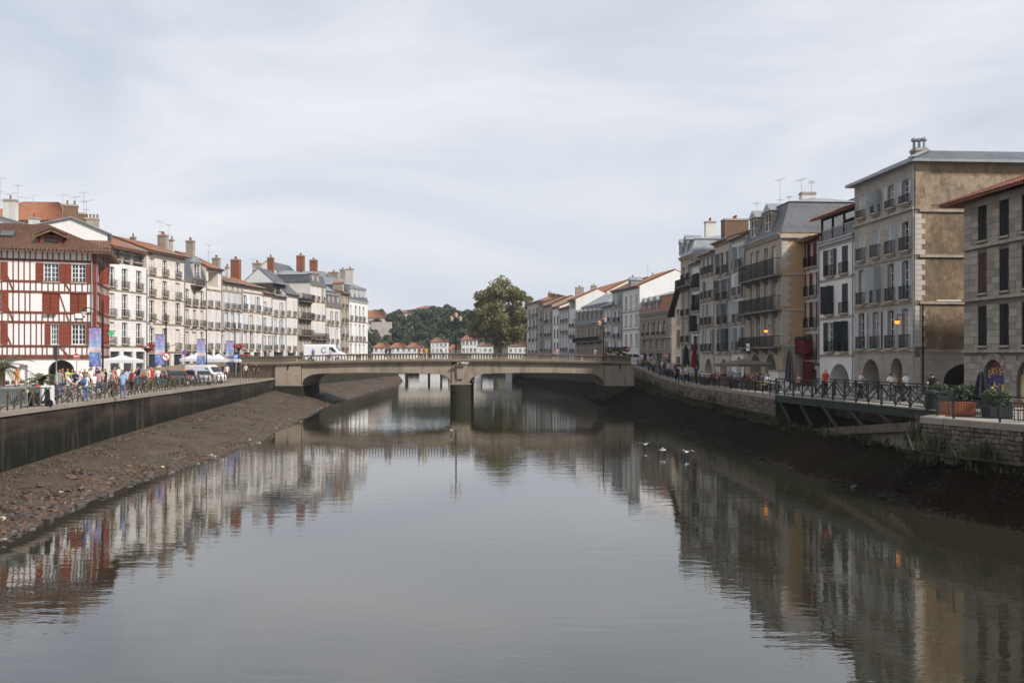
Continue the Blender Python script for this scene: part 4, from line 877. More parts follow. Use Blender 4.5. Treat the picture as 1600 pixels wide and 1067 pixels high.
# voussoirs and painted boards in the two arches
def mural_mat(name, c1, c2, c3, sd):
    m, t, b = newmat(name); tc = t.nodes.new('ShaderNodeTexCoord'); sx = t.nodes.new('ShaderNodeSeparateXYZ'); t.links.new(tc.outputs['Object'], sx.inputs[0])
    ad = t.nodes.new('ShaderNodeMath'); ad.operation = 'MULTIPLY_ADD'; t.links.new(noi(t, 2.2, 3), ad.inputs[0]); ad.inputs[1].default_value = 1.6; t.links.new(sx.outputs[2], ad.inputs[2])
    o = mixc(t, ramp(t, ad.outputs[0], 2.55, 2.65), c2, c1); o = mixc(t, ramp(t, ad.outputs[0], 1.75, 1.8), c3, o)
    t.links.new(o, b.inputs['Base Color']); b.inputs['Roughness'].default_value = .7; MATS[name] = m
mural_mat('mural_a', (0.12, 0.02, 0.045), (0.035, 0.035, 0.13), (0.42, 0.32, 0.14), 1); mural_mat('mural_b', (0.05, 0.02, 0.08), (0.45, 0.3, 0.12), (0.5, 0.45, 0.3), 2)
mat('mural_yellow', (0.62, 0.38, 0.07), 0.7, 0.1); mat('mural_cream', (0.58, 0.48, 0.26), 0.7, 0.1); mat('mural_blue', (0.03, 0.045, 0.16), 0.7, 0.1)
def text_mesh(s, size, mt, ext=.004):
    cu = bpy.data.curves.new('lettering', 'FONT'); cu.body = s; cu.size = size; cu.extrude = ext; cu.align_x = 'CENTER'; cu.offset = .012 * size
    o = bpy.data.objects.new('lettering', cu); COL.objects.link(o); dg = bpy.context.evaluated_depsgraph_get(); me = bpy.data.meshes.new_from_object(o.evaluated_get(dg)); bpy.data.objects.remove(o); me.materials.clear(); me.materials.append(mt); return me
for (xa, xb, mm, txt, sd) in ((1537, 1570, 'mural_a', 'EXiST', 1), (1589.5, 1630, 'mural_b', 'B', 2)):
    a, b = R1.u(xa) - UA, R1.u(xb) - UA; zt = R1.z((xa + xb) / 2, 562) - R1.zb; rise = min((b - a) * .5, 2.2); e = zt - rise; n = 14; cxm = (a + b) / 2
    pts = [(cxm - (b - a) / 2 * math.cos(PI * i / n), e + rise * math.sin(PI * i / n)) for i in range(n + 1)]
    mb = MB(); mb.add([(p[0], .2, p[1]) for p in pts] + [(b, .2, .05), (a, .2, .05)], [tuple(range(n + 3))]); bd = mb.build('painted_board', M(mm), ash)
    for i, ch in enumerate(txt):
        k = (i - (len(txt) - 1) / 2); link('letter', text_mesh(ch, .62 if sd == 1 else .55, M('mural_yellow')), bd, (cxm + k * (b - a) / (len(txt) + .6) if sd == 1 else R1.u(1597) - UA, .17, zt - .86 - .05 * k * k), (PI / 2, -k * .09, 0))
    rr2 = random.Random(sd)
    for k in range(7):
        u = a + (b - a) * (.12 + .13 * k); hh = rr2.uniform(.2, .75); mb = MB(); mb.add([(u - .17, .188 - .002 * k, .3), (u + .17, .188 - .002 * k, .3), (u + .1, .188 - .002 * k, .5 + hh), (u + .02, .188 - .002 * k, .7 + hh), (u - .1, .188 - .002 * k, .5 + hh * .8)], [(0, 1, 2, 3, 4)]); mb.build('painted_shape', M(('mural_cream', 'mural_blue', 'mural_yellow')[k % 3]), bd)
    for i in range(n):       # voussoirs
        t0, t1 = PI * i / n + .012, PI * (i + 1) / n - .012; A = (b - a) / 2
        q = lambda t, s: (cxm - (A + s) * math.cos(t), e + (rise + s) * math.sin(t))
        (x0, z0), (x1, z1), (x2, z2), (x3, z3) = q(t0, .01), q(t1, .01), q(t1, .42), q(t0, .42)
        MB().hexa([(x0, -.07, z0), (x1, -.07, z1), (x1, .02, z1), (x0, .02, z0)], [(x3, -.07, z3), (x2, -.07, z2), (x2, .02, z2), (x3, .02, z3)]).build('voussoir', M('ashlar'), ash)
wq = building(R1, 'town_house', 'white quay house with dark green shutters and open timber loggia under its roof', 1281, 1334.6, 378, [1298, 1320], [(390, 431, 1298), (447, 491, 1298), (504, 549, 1298)],
         wall='bright_white', w=1.25, sh='o', shm='dark_shutter', rail=.85, railm='dark_iron', roof='flat', roofm='zinc', over=.2, bands=[(1298, 383, .16), (1298, 437), (1298, 497), (1298, 555, .12)], arches=[(1295, 1328, 568, 3, .45)], xe=1298, depth=11, cornice='grey_plaster', pipe=True, seed=42, tr=3)
lg = empty('attic_loggia', R1.pt(R1.u(1281), .1, R1.z(1298, 378) + .23), R1.ang, 'dark open attic loggia with carved balustrade on the white quay house', 'loggia')
WL = R1.u(1334.6) - R1.u(1281); HL = R1.z(1298, 341) - R1.z(1298, 378)
mb = MB(); mb.box(0, WL, 2.2, 9, 0, HL); [mb.box(x, x + .16, 0, .16, 0, HL) for x in (0, WL * .33, WL * .66, WL - .16)]; mb.box(0, WL, 0, .14, HL - .2, HL - .001); mb.build('timber_frame', M('dark_timber'), lg)
mb = MB(); mb.box(.17, WL - .17, .03, .09, .9, 1.0); mb.box(.17, WL - .17, .03, .09, .02, .1)
for k in range(22):
    cx = .35 + k * (WL - .7) / 21
    for j in range(8): t0, t1 = j * PI / 4, (j + 1) * PI / 4; mb.bar((cx + .12 * math.cos(t0), .06, .5 + .36 * math.sin(t0)), (cx + .12 * math.cos(t1), .06, .5 + .36 * math.sin(t1)), .04, .04)
mb.build('balustrade', M('grey_shutter'), lg)
rb = MB(); slope(rb, (-.5, -.9, HL - .05), (WL + .2, -.9, HL - .05), (-.5, 5.2, HL + 1.7), (WL + .2, 5.2, HL + 1.7), True); rb.build('roof', M('red_tile'), lg); merge(wq, lg)
building(R1, 'town_house', 'narrow house with dark red shutters between ochre flank and white house', 1256, 1280.5, 374, [1263, 1273], [(382, 418, 1263), (428, 463, 1263), (473, 512, 1263), (522, 562, 1263)],
         wall='cream_plaster', w=.95, sh='o', shm='dark_red_paint', rail=.85, railm='dark_iron', roofm='red_tile', rh=1.6, over=.8, arches=[(1263, 1276, 576, 1.5, .05)], xe=1263, depth=10, seed=43, cornice='dark_red_paint', bandm='dark_red_paint', bands=[(1263, 569, .2)])
man = building(R2, 'mansard_house', 'stone house with black balconies, slate mansard dormers and ochre side wall', 1165, 1222, 363.5, [1175, 1184.5, 1197, 1209], [(388, 434, 1197), (439, 486, 1197), (493, 541, 1197)],
         wall='beige_stone', w=1.15, frame='white_paint', rail=None, railm='dark_iron', longb=[(1197, 434.5, 410), (1197, 486.5, 466), (1197, 542, 526)], roof='mansard', roofm='slate', m1=2.9, rh=.7, depth=9, sidemat='ochre_plaster', xe=1222,
         arches=[(1171, 1189.5, 553, 2.6, .8), (1195.5, 1213, 552, 2.6, .8)], dormers=[(1182, 338, 371, 2.1, 'zinc', 'beige_stone', -.05, 2.2), (1204.5, 327, 363, 2.1, 'zinc', 'beige_stone', -.05, 2.2)], chim=[(1250, 1273, 301, 4.0, 'chimney_white', 0)], ants=[(1182, 318, 3), (1219, 281, 4), (1233, 308, 4), (1252, 281, 4.4), (1268, 285, 4)], seed=44, sh='n', shm='pale_shutter', pipe=False)
WMn = R2.u(1222) - R2.u(1165) - .012
zq = [R2.z(1222, y) - R2.zb for y in (428, 484, 540, 366)]
for z in zq[:3]: MB().box(WMn - .02, WMn + .1, .2, 8.9, z - .09, z + .09).build('string_course', M('pale_quoin'), man)
MB().box(WMn - .02, WMn + .25, -.2, 8.9, zq[3] - .35, zq[3] - .08).build('cornice', M('pale_quoin'), man)
MB().box(WMn + .003, WMn + .05, .1, 8.9, 0, zq[2] - .1).build('stone_base', M('beige_stone'), man)
z = zq[2] + .15; k = 0
while z < zq[3] - .5:
    if not any(abs(z + .17 - q) < .27 for q in zq[:3]): link('quoin', CACHE['quo'], man, (WMn - .3, -.03, z), None, (.33, .85 if k % 2 else .6, .36))
    z += .38; k += 1
bx = empty('shop_sign', R2.pt(R2.u(1183.5), -.95, R2.z(1183, 548)), R2.ang, 'small white square sign with dark ring lettering on the mansard house balcony', 'sign')
MB().box(-.45, .45, -.03, .03, 0, .7).build('board', M('white_paint'), bx)
mb = MB()
for j in range(12): t0, t1 = j * PI / 6, (j + 1) * PI / 6; mb.bar((-.15 + .16 * math.cos(t0), -.036, .35 + .16 * math.sin(t0)), (-.15 + .16 * math.cos(t1), -.036, .35 + .16 * math.sin(t1)), .01, .05)
mb.bar((.05, -.036, .42), (.12, -.036, .25), .01, .04); mb.bar((.12, -.036, .25), (.19, -.036, .42), .01, .04); mb.bar((.22, -.036, .42), (.29, -.036, .27), .01, .04); mb.bar((.36, -.036, .42), (.26, -.036, .15), .01, .04)
mb.build('lettering', M('dark_iron'), bx)
# slate block behind the mansard house
RB = Row((34.5, 92), (0.073, -1)); building(RB, 'slate_house', 'pale slate roofed building behind the narrow red-shuttered house', 1262, 1345, 350, [], [], wall='grey_plaster', roof='mansard', roofm='pale_slate', m1=2.0, rh=.5, depth=8, pipe=False, cornice=None, xe=1300, seed=45)
# to the left of the mansard house
building(R2, 'town_house', 'pale house with light grey shutters, directly left of the mansard house', 1143, 1164.7, 373, [1149.5, 1159], [(387, 420, 1150), (430, 462, 1150), (471, 504, 1150), (512, 547, 1150)], wall='white_plaster', w=1.15, sh='o', shm='grey_shutter', rail=.85, bands=[(1150, 425), (1150, 466), (1150, 508), (1150, 552)],
         arches=[(1151, 1158.5, 557, 2.5)], roofm='brown_tile', rh=1.8, xe=1150, seed=46, cornice='zinc')
building(R2, 'town_house', 'stained white house with grey-green shutters and double arcade height', 1117, 1142.7, 378, [1125.5, 1136.5], [(396, 429, 1126), (438, 470, 1126), (476, 507, 1126), (514, 549, 1126)], wall='grey_plaster', w=1.1, sh='o', shm='green_shutter', rail=.85, bands=[(1126, 433), (1126, 473), (1126, 510), (1126, 553)],
         arches=[(1125, 1136, 561, 2.5)], roofm='brown_tile', rh=1.6, xe=1126, seed=47, chim=[(1128, 1168, 343, 4.5, 'brick_brown', 3)])
building(R2, 'town_house', 'grey house with three arched shuttered windows and iron rails per floor', 1095, 1116.7, 399, [1099.5, 1106, 1112.5], [(405, 430, 1100, D(shm='green_shutter')), (440, 468, 1100), (476, 508, 1100), (516, 549, 1100)], wall='grey_plaster', w=.95, sh='m', shm='grey_shutter', rail=.85, arch=.12, bands=[(1100, 434), (1100, 472), (1100, 512)],
         arches=[(1100.5, 1113, 560, 2.5, .6)], roofm='brown_tile', rh=1.4, xe=1100, seed=48, chim=[(1101, 1118, 346, 4.0, 'chimney_white', 2)])
building(R2, 'town_house', 'narrow pale house with nearly black shutters and a shop board', 1081, 1094.7, 412, [1085, 1091], [(429, 451, 1085), (461, 486, 1085), (493, 518, 1085), (525, 548, 1085)], wall='white_plaster', w=1.0, sh='o', shm='dark_shutter', rail=.8, railm='dark_iron', roofm='brown_tile', rh=1.4, bands=[(1085, 455), (1085, 490)], shop=(1, 553), xe=1085, seed=49)
building(R2, 'town_house', 'brown stone house with zinc attic dormers and a black balcony', 1063.5, 1080.7, 402, [1068, 1076.5], [(418, 440, 1068), (458, 494, 1068), (503, 535, 1068)], wall='beige_stone', w=1.1, rail=.8, railm='dark_iron', longb=[(1068, 449, 438)], roof='mansard', roofm='zinc', m1=1.9, rh=.6, dormers=[(1067, 378, 399, 1.5, 'zinc', 'zinc'), (1075, 373, 397, 1.8, 'zinc', 'zinc')], bands=[(1068, 454), (1068, 497), (1068, 538)], shop=(1, 546), xe=1068, seed=50)
# the cream house whose long slanting eave shows, at the street corner by the bridge
cr = empty('corner_house', R2.pt(R2.u(1051), .3, R2.zb), R2.ang, 'cream corner house with brown windows and long slanting dark eave', 'building')
WC = R2.u(1063.3) - R2.u(1051); zc1 = R2.z(1051, 482) - R2.zb; zc2 = R2.z(1063, 442) - R2.zb
mb = MB(); mb.prism([(0, 0), (WC, 0), (WC, zc2), (0, zc1)], 0, 9); mb.build('wall', M('cream_plaster'), cr)
rb = MB(); k = (zc2 - zc1) / WC; slope(rb, (-1.6, 9.3, zc1 - 1.6 * k + .2), (-1.6, -.7, zc1 - 1.6 * k + .2), (WC - .02, 9.3, zc2 + .2), (WC - .02, -.7, zc2 + .2), False, th=.25); rb.build('roof', M('dark_timber'), cr)
for yt, yb in ((483, 505), (515, 542)): window(cr, WC * .5, R2.z(1057, yb) - R2.zb, R2.z(1057, yt) - R2.zb, 1.5, -.08, 'ochre_window', 2, 'n', rail=None, pane='brownglass')
for x in (WC * .35, WC * .6): window(cr, x, R2.z(1057, 567) - R2.zb, R2.z(1057, 557) - R2.zb, .5, -.08, 'dark_shutter', 1, 'n', rail=None)

# ------------------------------------------------------------------ right bank houses beyond the bridge
building(RF, 'low_stone_house', 'low brown stone house with orange mansard roof and three zinc dormers', 1000, 1050, 487, [1006, 1014, 1022, 1030, 1038], [(504, 524, 1020), (531, 546, 1020, D(cols=[1007, 1017, 1027, 1036], rail=None))], wall='brown_stone', w=1.3, arch=.15, sh='n', rail=.5, roof='mansard', roofm='bright_tile', m1=2.4, rh=1.0, depth=9,
         dormers=[(1009, 471, 488, 2.0, 'zinc', 'zinc', -.05, 2.2), (1018, 469, 487, 2.0, 'zinc', 'zinc', -.05, 2.2), (1028, 467, 486, 2.0, 'zinc', 'zinc', -.05, 2.2)], bands=[(1020, 528, .25), (1020, 498)], shop=(4, 552), xe=1025, seed=60)
building(RF, 'white_house', 'tall plain white house with blank side gable beyond the bridge', 973, 999.5, 449, [978, 986, 994.5], [(462, 483, 986), (492, 509, 986), (522, 541, 986)], wall='bright_white', w=1.2, rail=None, roofm='orange_tile', rh=2.6, depth=12, bands=[(986, 487), (986, 515)], chim=[(1018, 1022, 430, 6, 'chimney_stone', 1), (1051, 1062, 430, 11, 'chimney_stone', 1), (985, 992, 434, 3, 'brick_red', 2)], ants=[(1012, 412, 5)], xe=986, seed=61, dormers=[(987, 437, 449, 1.6, 'zinc', 'zinc')])
building(RF, 'town_house', 'pale grey house with blue-grey shutters beside the tall white house', 957, 972.8, 454, [961.5, 968], [(461, 477, 961), (487, 503, 961), (511, 528, 961), (534, 549, 961)], wall='blue_grey_plaster', w=1.4, sh='o', shm='pale_shutter', rail=.7, roofm='brown_tile', rh=2.0, depth=9, bands=[(961, 482), (961, 507)], xe=961, seed=62)
building(RF, 'town_house', 'lower grey house with slate top between grey and brown mansard houses', 942.5, 956.8, 478, [946.5, 952.5], [(487, 503, 947), (509, 525, 947), (533, 549, 947)], wall='grey_plaster', w=1.3, sh='m', rail=.7, roof='slate_gable', roofm='slate', rh=2.4, depth=9, bands=[(947, 506)], xe=947, seed=63)
building(RF, 'mansard_house', 'brown stone house with row of mansard dormers and long balcony, beyond the bridge', 900, 942.3, 505, [904, 909.5, 915, 920.5, 927, 933.5, 938.5], [(514, 533, 920), (545, 556, 920, D(rail=None))], wall='brown_stone', w=1.2, rail=None, railm='dark_iron', longb=[(920, 533.5, 527)], roof='mansard', roofm='slate', m1=3.6, rh=2.4, depth=11,
         dormers=[(904, 486, 502, 1.3), (910, 485.5, 501.5, 1.3), (916.5, 485, 501, 1.3), (924, 484.5, 500.5, 1.3), (931, 484, 500, 1.3), (938, 483.5, 499.5, 1.3)], xe=920, seed=64)
building(RF, 'tiled_house', 'cream gabled house with bright orange roof rising behind the mansard dormers', 898, 948, 462, [], [], wall='cream_plaster', off=7, roofm='orange_tile', rh=2.5, depth=10, pipe=False, cornice=None, chim=[(923, 932, 446, 4, 'chimney_stone', 1), (943, 946, 449, 3, 'dark_timber', 0), (899, 912, 449, 2, 'chimney_stone', 4)], ants=[(900, 437, 2), (909, 440, 2)], xe=920, seed=65)
building(RF, 'town_house', 'slim white house with dark loggia below an orange roof, far right row', 889.5, 899.8, 468, [892.5, 897], [(499, 511, 892), (517, 528, 892), (535, 550, 892)], wall='white_plaster', w=1.3, rail=.6, sh='m', loggia=(891, 898.5, 469.5, 483, 894), roofm='bright_tile', rh=2.0, depth=9, xe=894, seed=66)
building(RF, 'town_house', 'blue-grey rendered house with small balconies in the far right row', 874.5, 889.3, 481, [878, 882.3, 886.5], [(490, 503, 882), (508, 521, 882), (528, 548, 882)], wall='blue_grey_plaster', w=1.2, rail=.6, sh='c', roofm='orange_tile', rh=1.6, depth=9, xe=882, seed=67)
building(RF, 'town_house', 'narrow white house with black shutters in the far right row', 863.5, 874.3, 480, [866.7, 871.5], [(494, 508, 867), (515, 528, 867), (535, 549, 867)], wall='bright_white', w=1.3, rail=None, sh='c', shm='black_shutter', roofm='brown_tile', rh=1.7, depth=9, xe=867, seed=68)
building(RF, 'town_house', 'beige house with red tile eave, third from the tree end', 850, 863.3, 477, [853, 857, 861], [(489, 504, 856), (510, 525, 856), (532, 549, 856)], wall='beige_stone', w=1.2, rail=.6, sh='m', roofm='red_tile', rh=2.0, depth=9, xe=856, seed=69, chim=[(862, 868, 458, 4, 'dark_timber', 0)])
building(RF, 'town_house', 'narrow brown house with railings, second from the tree end', 843.3, 849.8, 474, [846.5], [(486, 502, 846), (509, 525, 846), (533, 549, 846)], wall='brown_stone', w=1.4, rail=.6, roofm='red_tile', rh=1.6, depth=9, xe=846, seed=70, chim=[(856, 862, 457, 5, 'brick_brown', 1)])
building(RF, 'end_house', 'grey end house of far right row with brown tiles beside the big tree', 824, 843.1, 473, [828, 833.5, 839], [(482, 495, 833), (499, 514, 833), (519, 533, 833), (537, 551, 833)], wall='grey_plaster', w=1.5, rail=.6, sh='o', shm='pale_shutter', roofm='brown_tile', rh=2.0, depth=11, hipends=True, bands=[(833, 497), (833, 516)], xe=833, seed=71)
# ------------------------------------------------------------------ the two-span road bridge
BY, BW = 125.0, 12.0; bx_ = lambda x: ray(x) * BY; bz = lambda y: HC + (HY - y) * BY / F
BR = empty('road_bridge', (0, BY, 0), 0, 'two-span concrete road bridge with stone balustrade across the river', 'bridge')
XA, XB, XP = bx_(430), bx_(986), bx_(719)
cam_ = lambda x: .40 * max(0, 1 - ((x - XP) / (XP - XA)) ** 2)          # gentle camber of the deck
def span(x0, x1, name):
    mb = MB(); n = 40; zt = lambda x: bz(570.5) + cam_(x)
    def zb(x):
        t = (x - x0) / (x1 - x0); h = bz(584.5) + .18 * math.sin(PI * t); e = min(x - x0, x1 - x)
        if e < 2.3: h -= 1.25 * (1 - math.sqrt(max(0, 1 - ((2.3 - e) / 2.3) ** 2)))
        return h
    xs = [x0 + (x1 - x0) * i / n for i in range(n + 1)]; xs = sorted(set(xs + [x0 + 2.3 * k / 10 for k in range(10)] + [x1 - 2.3 * k / 10 for k in range(10)]))
    for a, b in zip(xs, xs[1:]): mb.hexa([(a, .15, zb(a)), (b, .15, zb(b)), (b, BW - .15, zb(b)), (a, BW - .15, zb(a))], [(a, .15, zt(a)), (b, .15, zt(b)), (b, BW - .15, zt(b)), (a, BW - .15, zt(a))])
    # drop the inner end faces by keeping only the outer surface
    return mb.build(name, M('concrete'), BR)
XL0, XL1, XR0, XR1 = bx_(471), bx_(706), bx_(732), bx_(945)
span(XL0, XL1, 'girder'); span(XR0, XR1, 'girder')
def strip(x0, x1, zlo, zhi, y0, y1, name, mt, n=16):
    mb = MB()
    for i in range(n):
        a, b = x0 + (x1 - x0) * i / n, x0 + (x1 - x0) * (i + 1) / n
        mb.hexa([(a, y0, zlo + cam_(a)), (b, y0, zlo + cam_(b)), (b, y1, zlo + cam_(b)), (a, y1, zlo + cam_(a))], [(a, y0, zhi + cam_(a)), (b, y0, zhi + cam_(b)), (b, y1, zhi + cam_(b)), (a, y1, zhi + cam_(a))])
    return mb.build(name, M(mt), BR)
ztop, zfl, zco = bz(556.6), bz(567.6), bz(570.4)
strip(XA - 5.0, XB, zco + .004, zfl, -.25, BW + .25, 'deck_edge', 'dark_concrete', 24)
for yy in (-.12, BW - .28):
    strip(XA - 5.0, XB, ztop - .17, ztop, yy - .05, yy + .45, 'handrail', 'dark_concrete', 24)
    strip(XA - 5.0, XB, zfl + .003, zfl + .14, yy, yy + .4, 'plinth', 'concrete', 24)
BAL = MB().lathe([(.075, 0), (.075, .06), (.05, .1), (.085, .28), (.06, .46), (.045, .56), (.075, .6), (.075, .66)], 8).mesh('baluster', M('concrete'), True)
zb0 = zfl + .14; hb = (ztop - .17 - zb0) / .66
def solid(x0, x1):
    for yy in (-.1, BW - .26): 
        mb = MB(); mb.box(x0, x1, yy, yy + .36, zfl + .005 + cam_((x0 + x1) / 2), ztop - .12 + cam_((x0 + x1) / 2)); mb.build('parapet_panel', M('dark_concrete'), BR)
solid(XA - 5.0, bx_(463)); solid(bx_(706), bx_(731)); solid(bx_(953), XB)
posts = [bx_(x) for x in (463.5, 512, 560, 609, 657, 705.5)] + [bx_(x) for x in (731.5, 776, 820, 865, 909, 952.5)]
for x in posts: MB().box(x - .14, x + .14, -.06, .24, zb0 + cam_(x) - .1, ztop - .1 + cam_(x)).build('baluster_post', M('concrete'), BR)
for a, b in list(zip(posts[:6], posts[1:6])) + list(zip(posts[6:], posts[7:])):
    n = 10
    for k in range(n): x = a + (b - a) * (k + .75) / (n + .5); link('baluster', BAL, BR, (x, .08, zb0 + cam_(x)), None, (1, 1, hb))
# far side balustrade, coarser: seen only through the near one
for a, b in ((posts[0], posts[5]), (posts[6], posts[11])):
    n = 46
    mb = MB()
    for k in range(n): x = a + (b - a) * (k + .5) / n; mb.box(x - .07, x + .07, BW - .15, BW - .02, zb0 + cam_(x), ztop - .15 + cam_(x))
    tag(mb.build('far_balusters', M('concrete'), BR), kind='stuff')
strip(XA, XB, zfl - .06, zfl - .02, .0, BW, 'carriageway', 'asphalt', 16)
# pier
pw = lambda x0, x1, y0, y1, z0, z1, n, m: MB().box(x0, x1, y0, y1, z0, z1).build(n, M(m), BR)
mb = MB(); mb.lathe([(1.28, -1.5), (1.28, bz(601))], 16)
for i, v in enumerate(mb.v): mb.v[i] = (v[0] + XP, min(v[1], 0) * .7 + .6 if v[1] < 0 else .6, v[2])
mb.build('cutwater', M('algae_stone'), BR)
pw(XP - 1.28, XP + 1.28, .6, BW - .6, -1.5, bz(601) - .01, 'pier_base', 'algae_stone')
pw(XP - 1.34, XP + 1.34, -.1, BW - .2, bz(601), bz(599), 'pier_ledge', 'concrete')
MB().hexa([(XP - 1.05, .0, bz(599) + .002), (XP + 1.05, .0, bz(599) + .002), (XP + 1.05, BW - .3, bz(599) + .002), (XP - 1.05, BW - .3, bz(599) + .002)], [(XP - 1.0, .05, bz(570)), (XP + 1.0, .05, bz(570)), (XP + 1.0, BW - .3, bz(570)), (XP - 1.0, BW - .3, bz(570))]).build('pier_shaft', M('concrete'), BR)
MB().hexa([(XP - .36, -.2, bz(592)), (XP + .36, -.2, bz(592)), (XP + .36, .02, bz(592)), (XP - .36, .02, bz(592))], [(XP - .45, -.24, bz(573)), (XP + .45, -.24, bz(573)), (XP + .45, .04, bz(573)), (XP - .45, .04, bz(573))]).build('pilaster', M('coping'), BR)
mb = MB(); mb.box(XP - .45, XP + .45, -.42, .0, bz(572.9), bz(568.5)); mb.ball((XP, -.4, bz(568)), .22, 1.1, .6, 1); mb.ball((XP - .65, -.33, bz(570)), .14); mb.ball((XP + .65, -.33, bz(570)), .14); mb.build('carved_shield', M('dark_concrete'), BR)
# abutments
for xa, xb, nm in ((bx_(430), bx_(470), 'l'), (bx_(945), 15.5, 'r')):
    MB().box(xa, xb, -.05, BW - .1, bz(601), zco).build('abutment', M('concrete'), BR)
    MB().box(xa - .08, xb + .08, -.2, BW - .1, bz(603), bz(601) - .003).build('abutment_ledge', M('coping'), BR)
    MB().box(xa - .04, xb + .04, -.12, BW - .1, -1.5, bz(603) - .003).build('abutment_base', M('algae_stone'), BR)
    MB().box((xa + xb) / 2 - .08, (xa + xb) / 2 + .08, -.12, -.04, bz(577), zco).build('drain_spout', M('dark_iron'), BR)
MB().box(-80, XA - .02, .55, .95, 2.5, zco + .1).build('retaining_wall', M('concrete'), BR) if False else None
tag(MB().hexa([(XA - 5.0, BY + 1.0, 3.3), (XA - .01, BY + 1.0, 3.3), (XA - .01, BY + 1.4, 3.3), (XA - 5.0, BY + 1.4, 3.3)], [(XA - 5.0, BY + 1.0, 5.05), (XA - .01, BY + 1.0, 5.05), (XA - .01, BY + 1.4, 5.05), (XA - 5.0, BY + 1.4, 5.05)]).build('retaining_wall', M('concrete')), 'low concrete retaining wall carrying the left bridge approach', 'wall')
tag(MB().hexa([(-50, 125.7, 3.3), (XA - 5.1, 125.7, 3.3), (XA - 5.1, 126.1, 3.3), (-50, 126.1, 3.3)], [(-50, 125.7, 4.0), (XA - 5.1, 125.7, 6.0), (XA - 5.1, 126.1, 6.0), (-50, 126.1, 4.0)]).build('ramp_wall', M('concrete')), 'sloping concrete parapet along the left approach ramp', 'wall')
mb = MB(); mb.box(-29.6, -20, 138.2, 139, -1, 4.0); mb.build('x', M('algae_stone')) if False else None

# ------------------------------------------------------------------ iron railings
def railing(name, label, pts, zf, step, mt, pattern, h=.95):
    root = empty(name, (pts[0][0], pts[0][1], zf(pts[0][1])), 0, label, 'railing'); o = root.location.copy()
    post = cached(('post', mt, h), lambda: MB().box(-.035, .035, -.035, .035, 0, h).mesh('post', M(mt)))
    P = [Vector((x, y, zf(y))) for x, y in pts]; d = [0]
    for a, b in zip(P, P[1:]): d.append(d[-1] + (b - a).length)
    def pos(s):
        for i in range(len(P) - 1):
            if s <= d[i + 1] + 1e-6: return P[i].lerp(P[i + 1], (s - d[i]) / (d[i + 1] - d[i]))
        return P[-1]
    n = max(1, int(d[-1] / step)); V = [pos(d[-1] * k / n) - o for k in range(n + 1)]; up = Vector((0, 0, 1))
    for k, v in enumerate(V): link('post', post, root, v)
    for a, b in zip(V, V[1:]):
        MB().bar(a + up * h, b + up * h, .07, .05).build('top_rail', M(mt), root)
        m = (a + b) / 2
        if pattern == 'v':
            MB().bar(a + up * (h - .06), m + up * .06, .03, .05).build('brace', M(mt), root); MB().bar(b + up * (h - .06), m + up * .06, .03, .05).build('brace', M(mt), root); MB().bar(m, m + up * .3, .04, .06).build('stub', M(mt), root)
        elif pattern == 'x':
            MB().bar(a + up * .12, b + up * .12, .04, .05).build('bottom_rail', M(mt), root)
            MB().bar(a + up * .15, b + up * (h - .06), .03, .045).build('brace', M(mt), root); MB().bar(a + up * (h - .06) + Vector((.02, .02, 0)), b + up * .15 + Vector((.02, .02, 0)), .03, .045).build('brace', M(mt), root)
            MB().bar(m + up * .12, m + up * h, .03, .04).build('baluster', M(mt), root)
        else:
            for hh in (.15, h * .78): MB().bar(a + up * hh, b + up * hh, .03, .04).build('rail', M(mt), root)
            mb = MB(); q = max(3, int((b - a).length / .14))
            for k in range(1, q): c = a.lerp(b, k / q); mb.bar(c + up * .15, c + up * h * .78, .018, .018)
            mb.build('bars', M(mt), root)
    return root
railing('quay_railing', 'brown iron railing with slanted braces along the left quay edge', [(lerp_tab(LW, Y) - .25, Y) for Y in (26, 46, 65, 83, 109, 123.6)], lambda y: 3.44, 1.55, 'rail_brown', 'v')
railing('quay_railing', 'dark iron railing on the right quay between the bridge and footbridge', [(lerp_tab(RW, Y) + .25, Y) for Y in (66, 80, 96, 108, 115, 121, 124.5)], lambda y: RZ(y) + .06, 1.9, 'dark_iron', 'bars')
railing('quay_railing', 'thin dark railing on the near right wall with rough stones', [(34, 6), (26.4, 20), (22.4, 29), (19.6, 37.4), (17.85, 42.4), (19.9, 45.3)], lambda y: 3.46, 2.4, 'green_iron', 'bars', 1.0)
# steel footbridge along the right quay
fa, fb = Vector((17.45, 65.6, 3.5)), Vector((19.75, 45.6, 3.5)); fd_ = (fb - fa).normalized(); fn = Vector((-fd_.y, fd_.x, 0))      # fn points inland
if fn.x < 0: fn.negate()
FB = empty('footbridge', fa, 0, 'dark green steel footbridge with cross-braced railing over the slipway', 'footbridge'); LF = (fb - fa).length
for s in (0, 2.6): MB().bar(fn * s + Vector((0, 0, -.22)), fd_ * LF + fn * s + Vector((0, 0, -.22)), .14, .42).build('girder', M('green_iron'), FB)
n = 14
mat('deck_board', (0.25, 0.225, 0.2), 0.8, 0.25, 1.5, rnd=0.2)
for k in range(n * 3):
    a = fd_ * (LF * k / (n * 3) + .01); b = fd_ * (LF * (k + 1) / (n * 3) - .01)
    MB().hexa([a - fn * .12 + Vector((0, 0, .0)), b - fn * .12, b + fn * 2.75, a + fn * 2.75], [a - fn * .12 + Vector((0, 0, .06)), b - fn * .12 + Vector((0, 0, .06)), b + fn * 2.75 + Vector((0, 0, .06)), a + fn * 2.75 + Vector((0, 0, .06))]).build('deck_board', M('deck_board'), FB)
U_ = Vector((0, 0, 1))
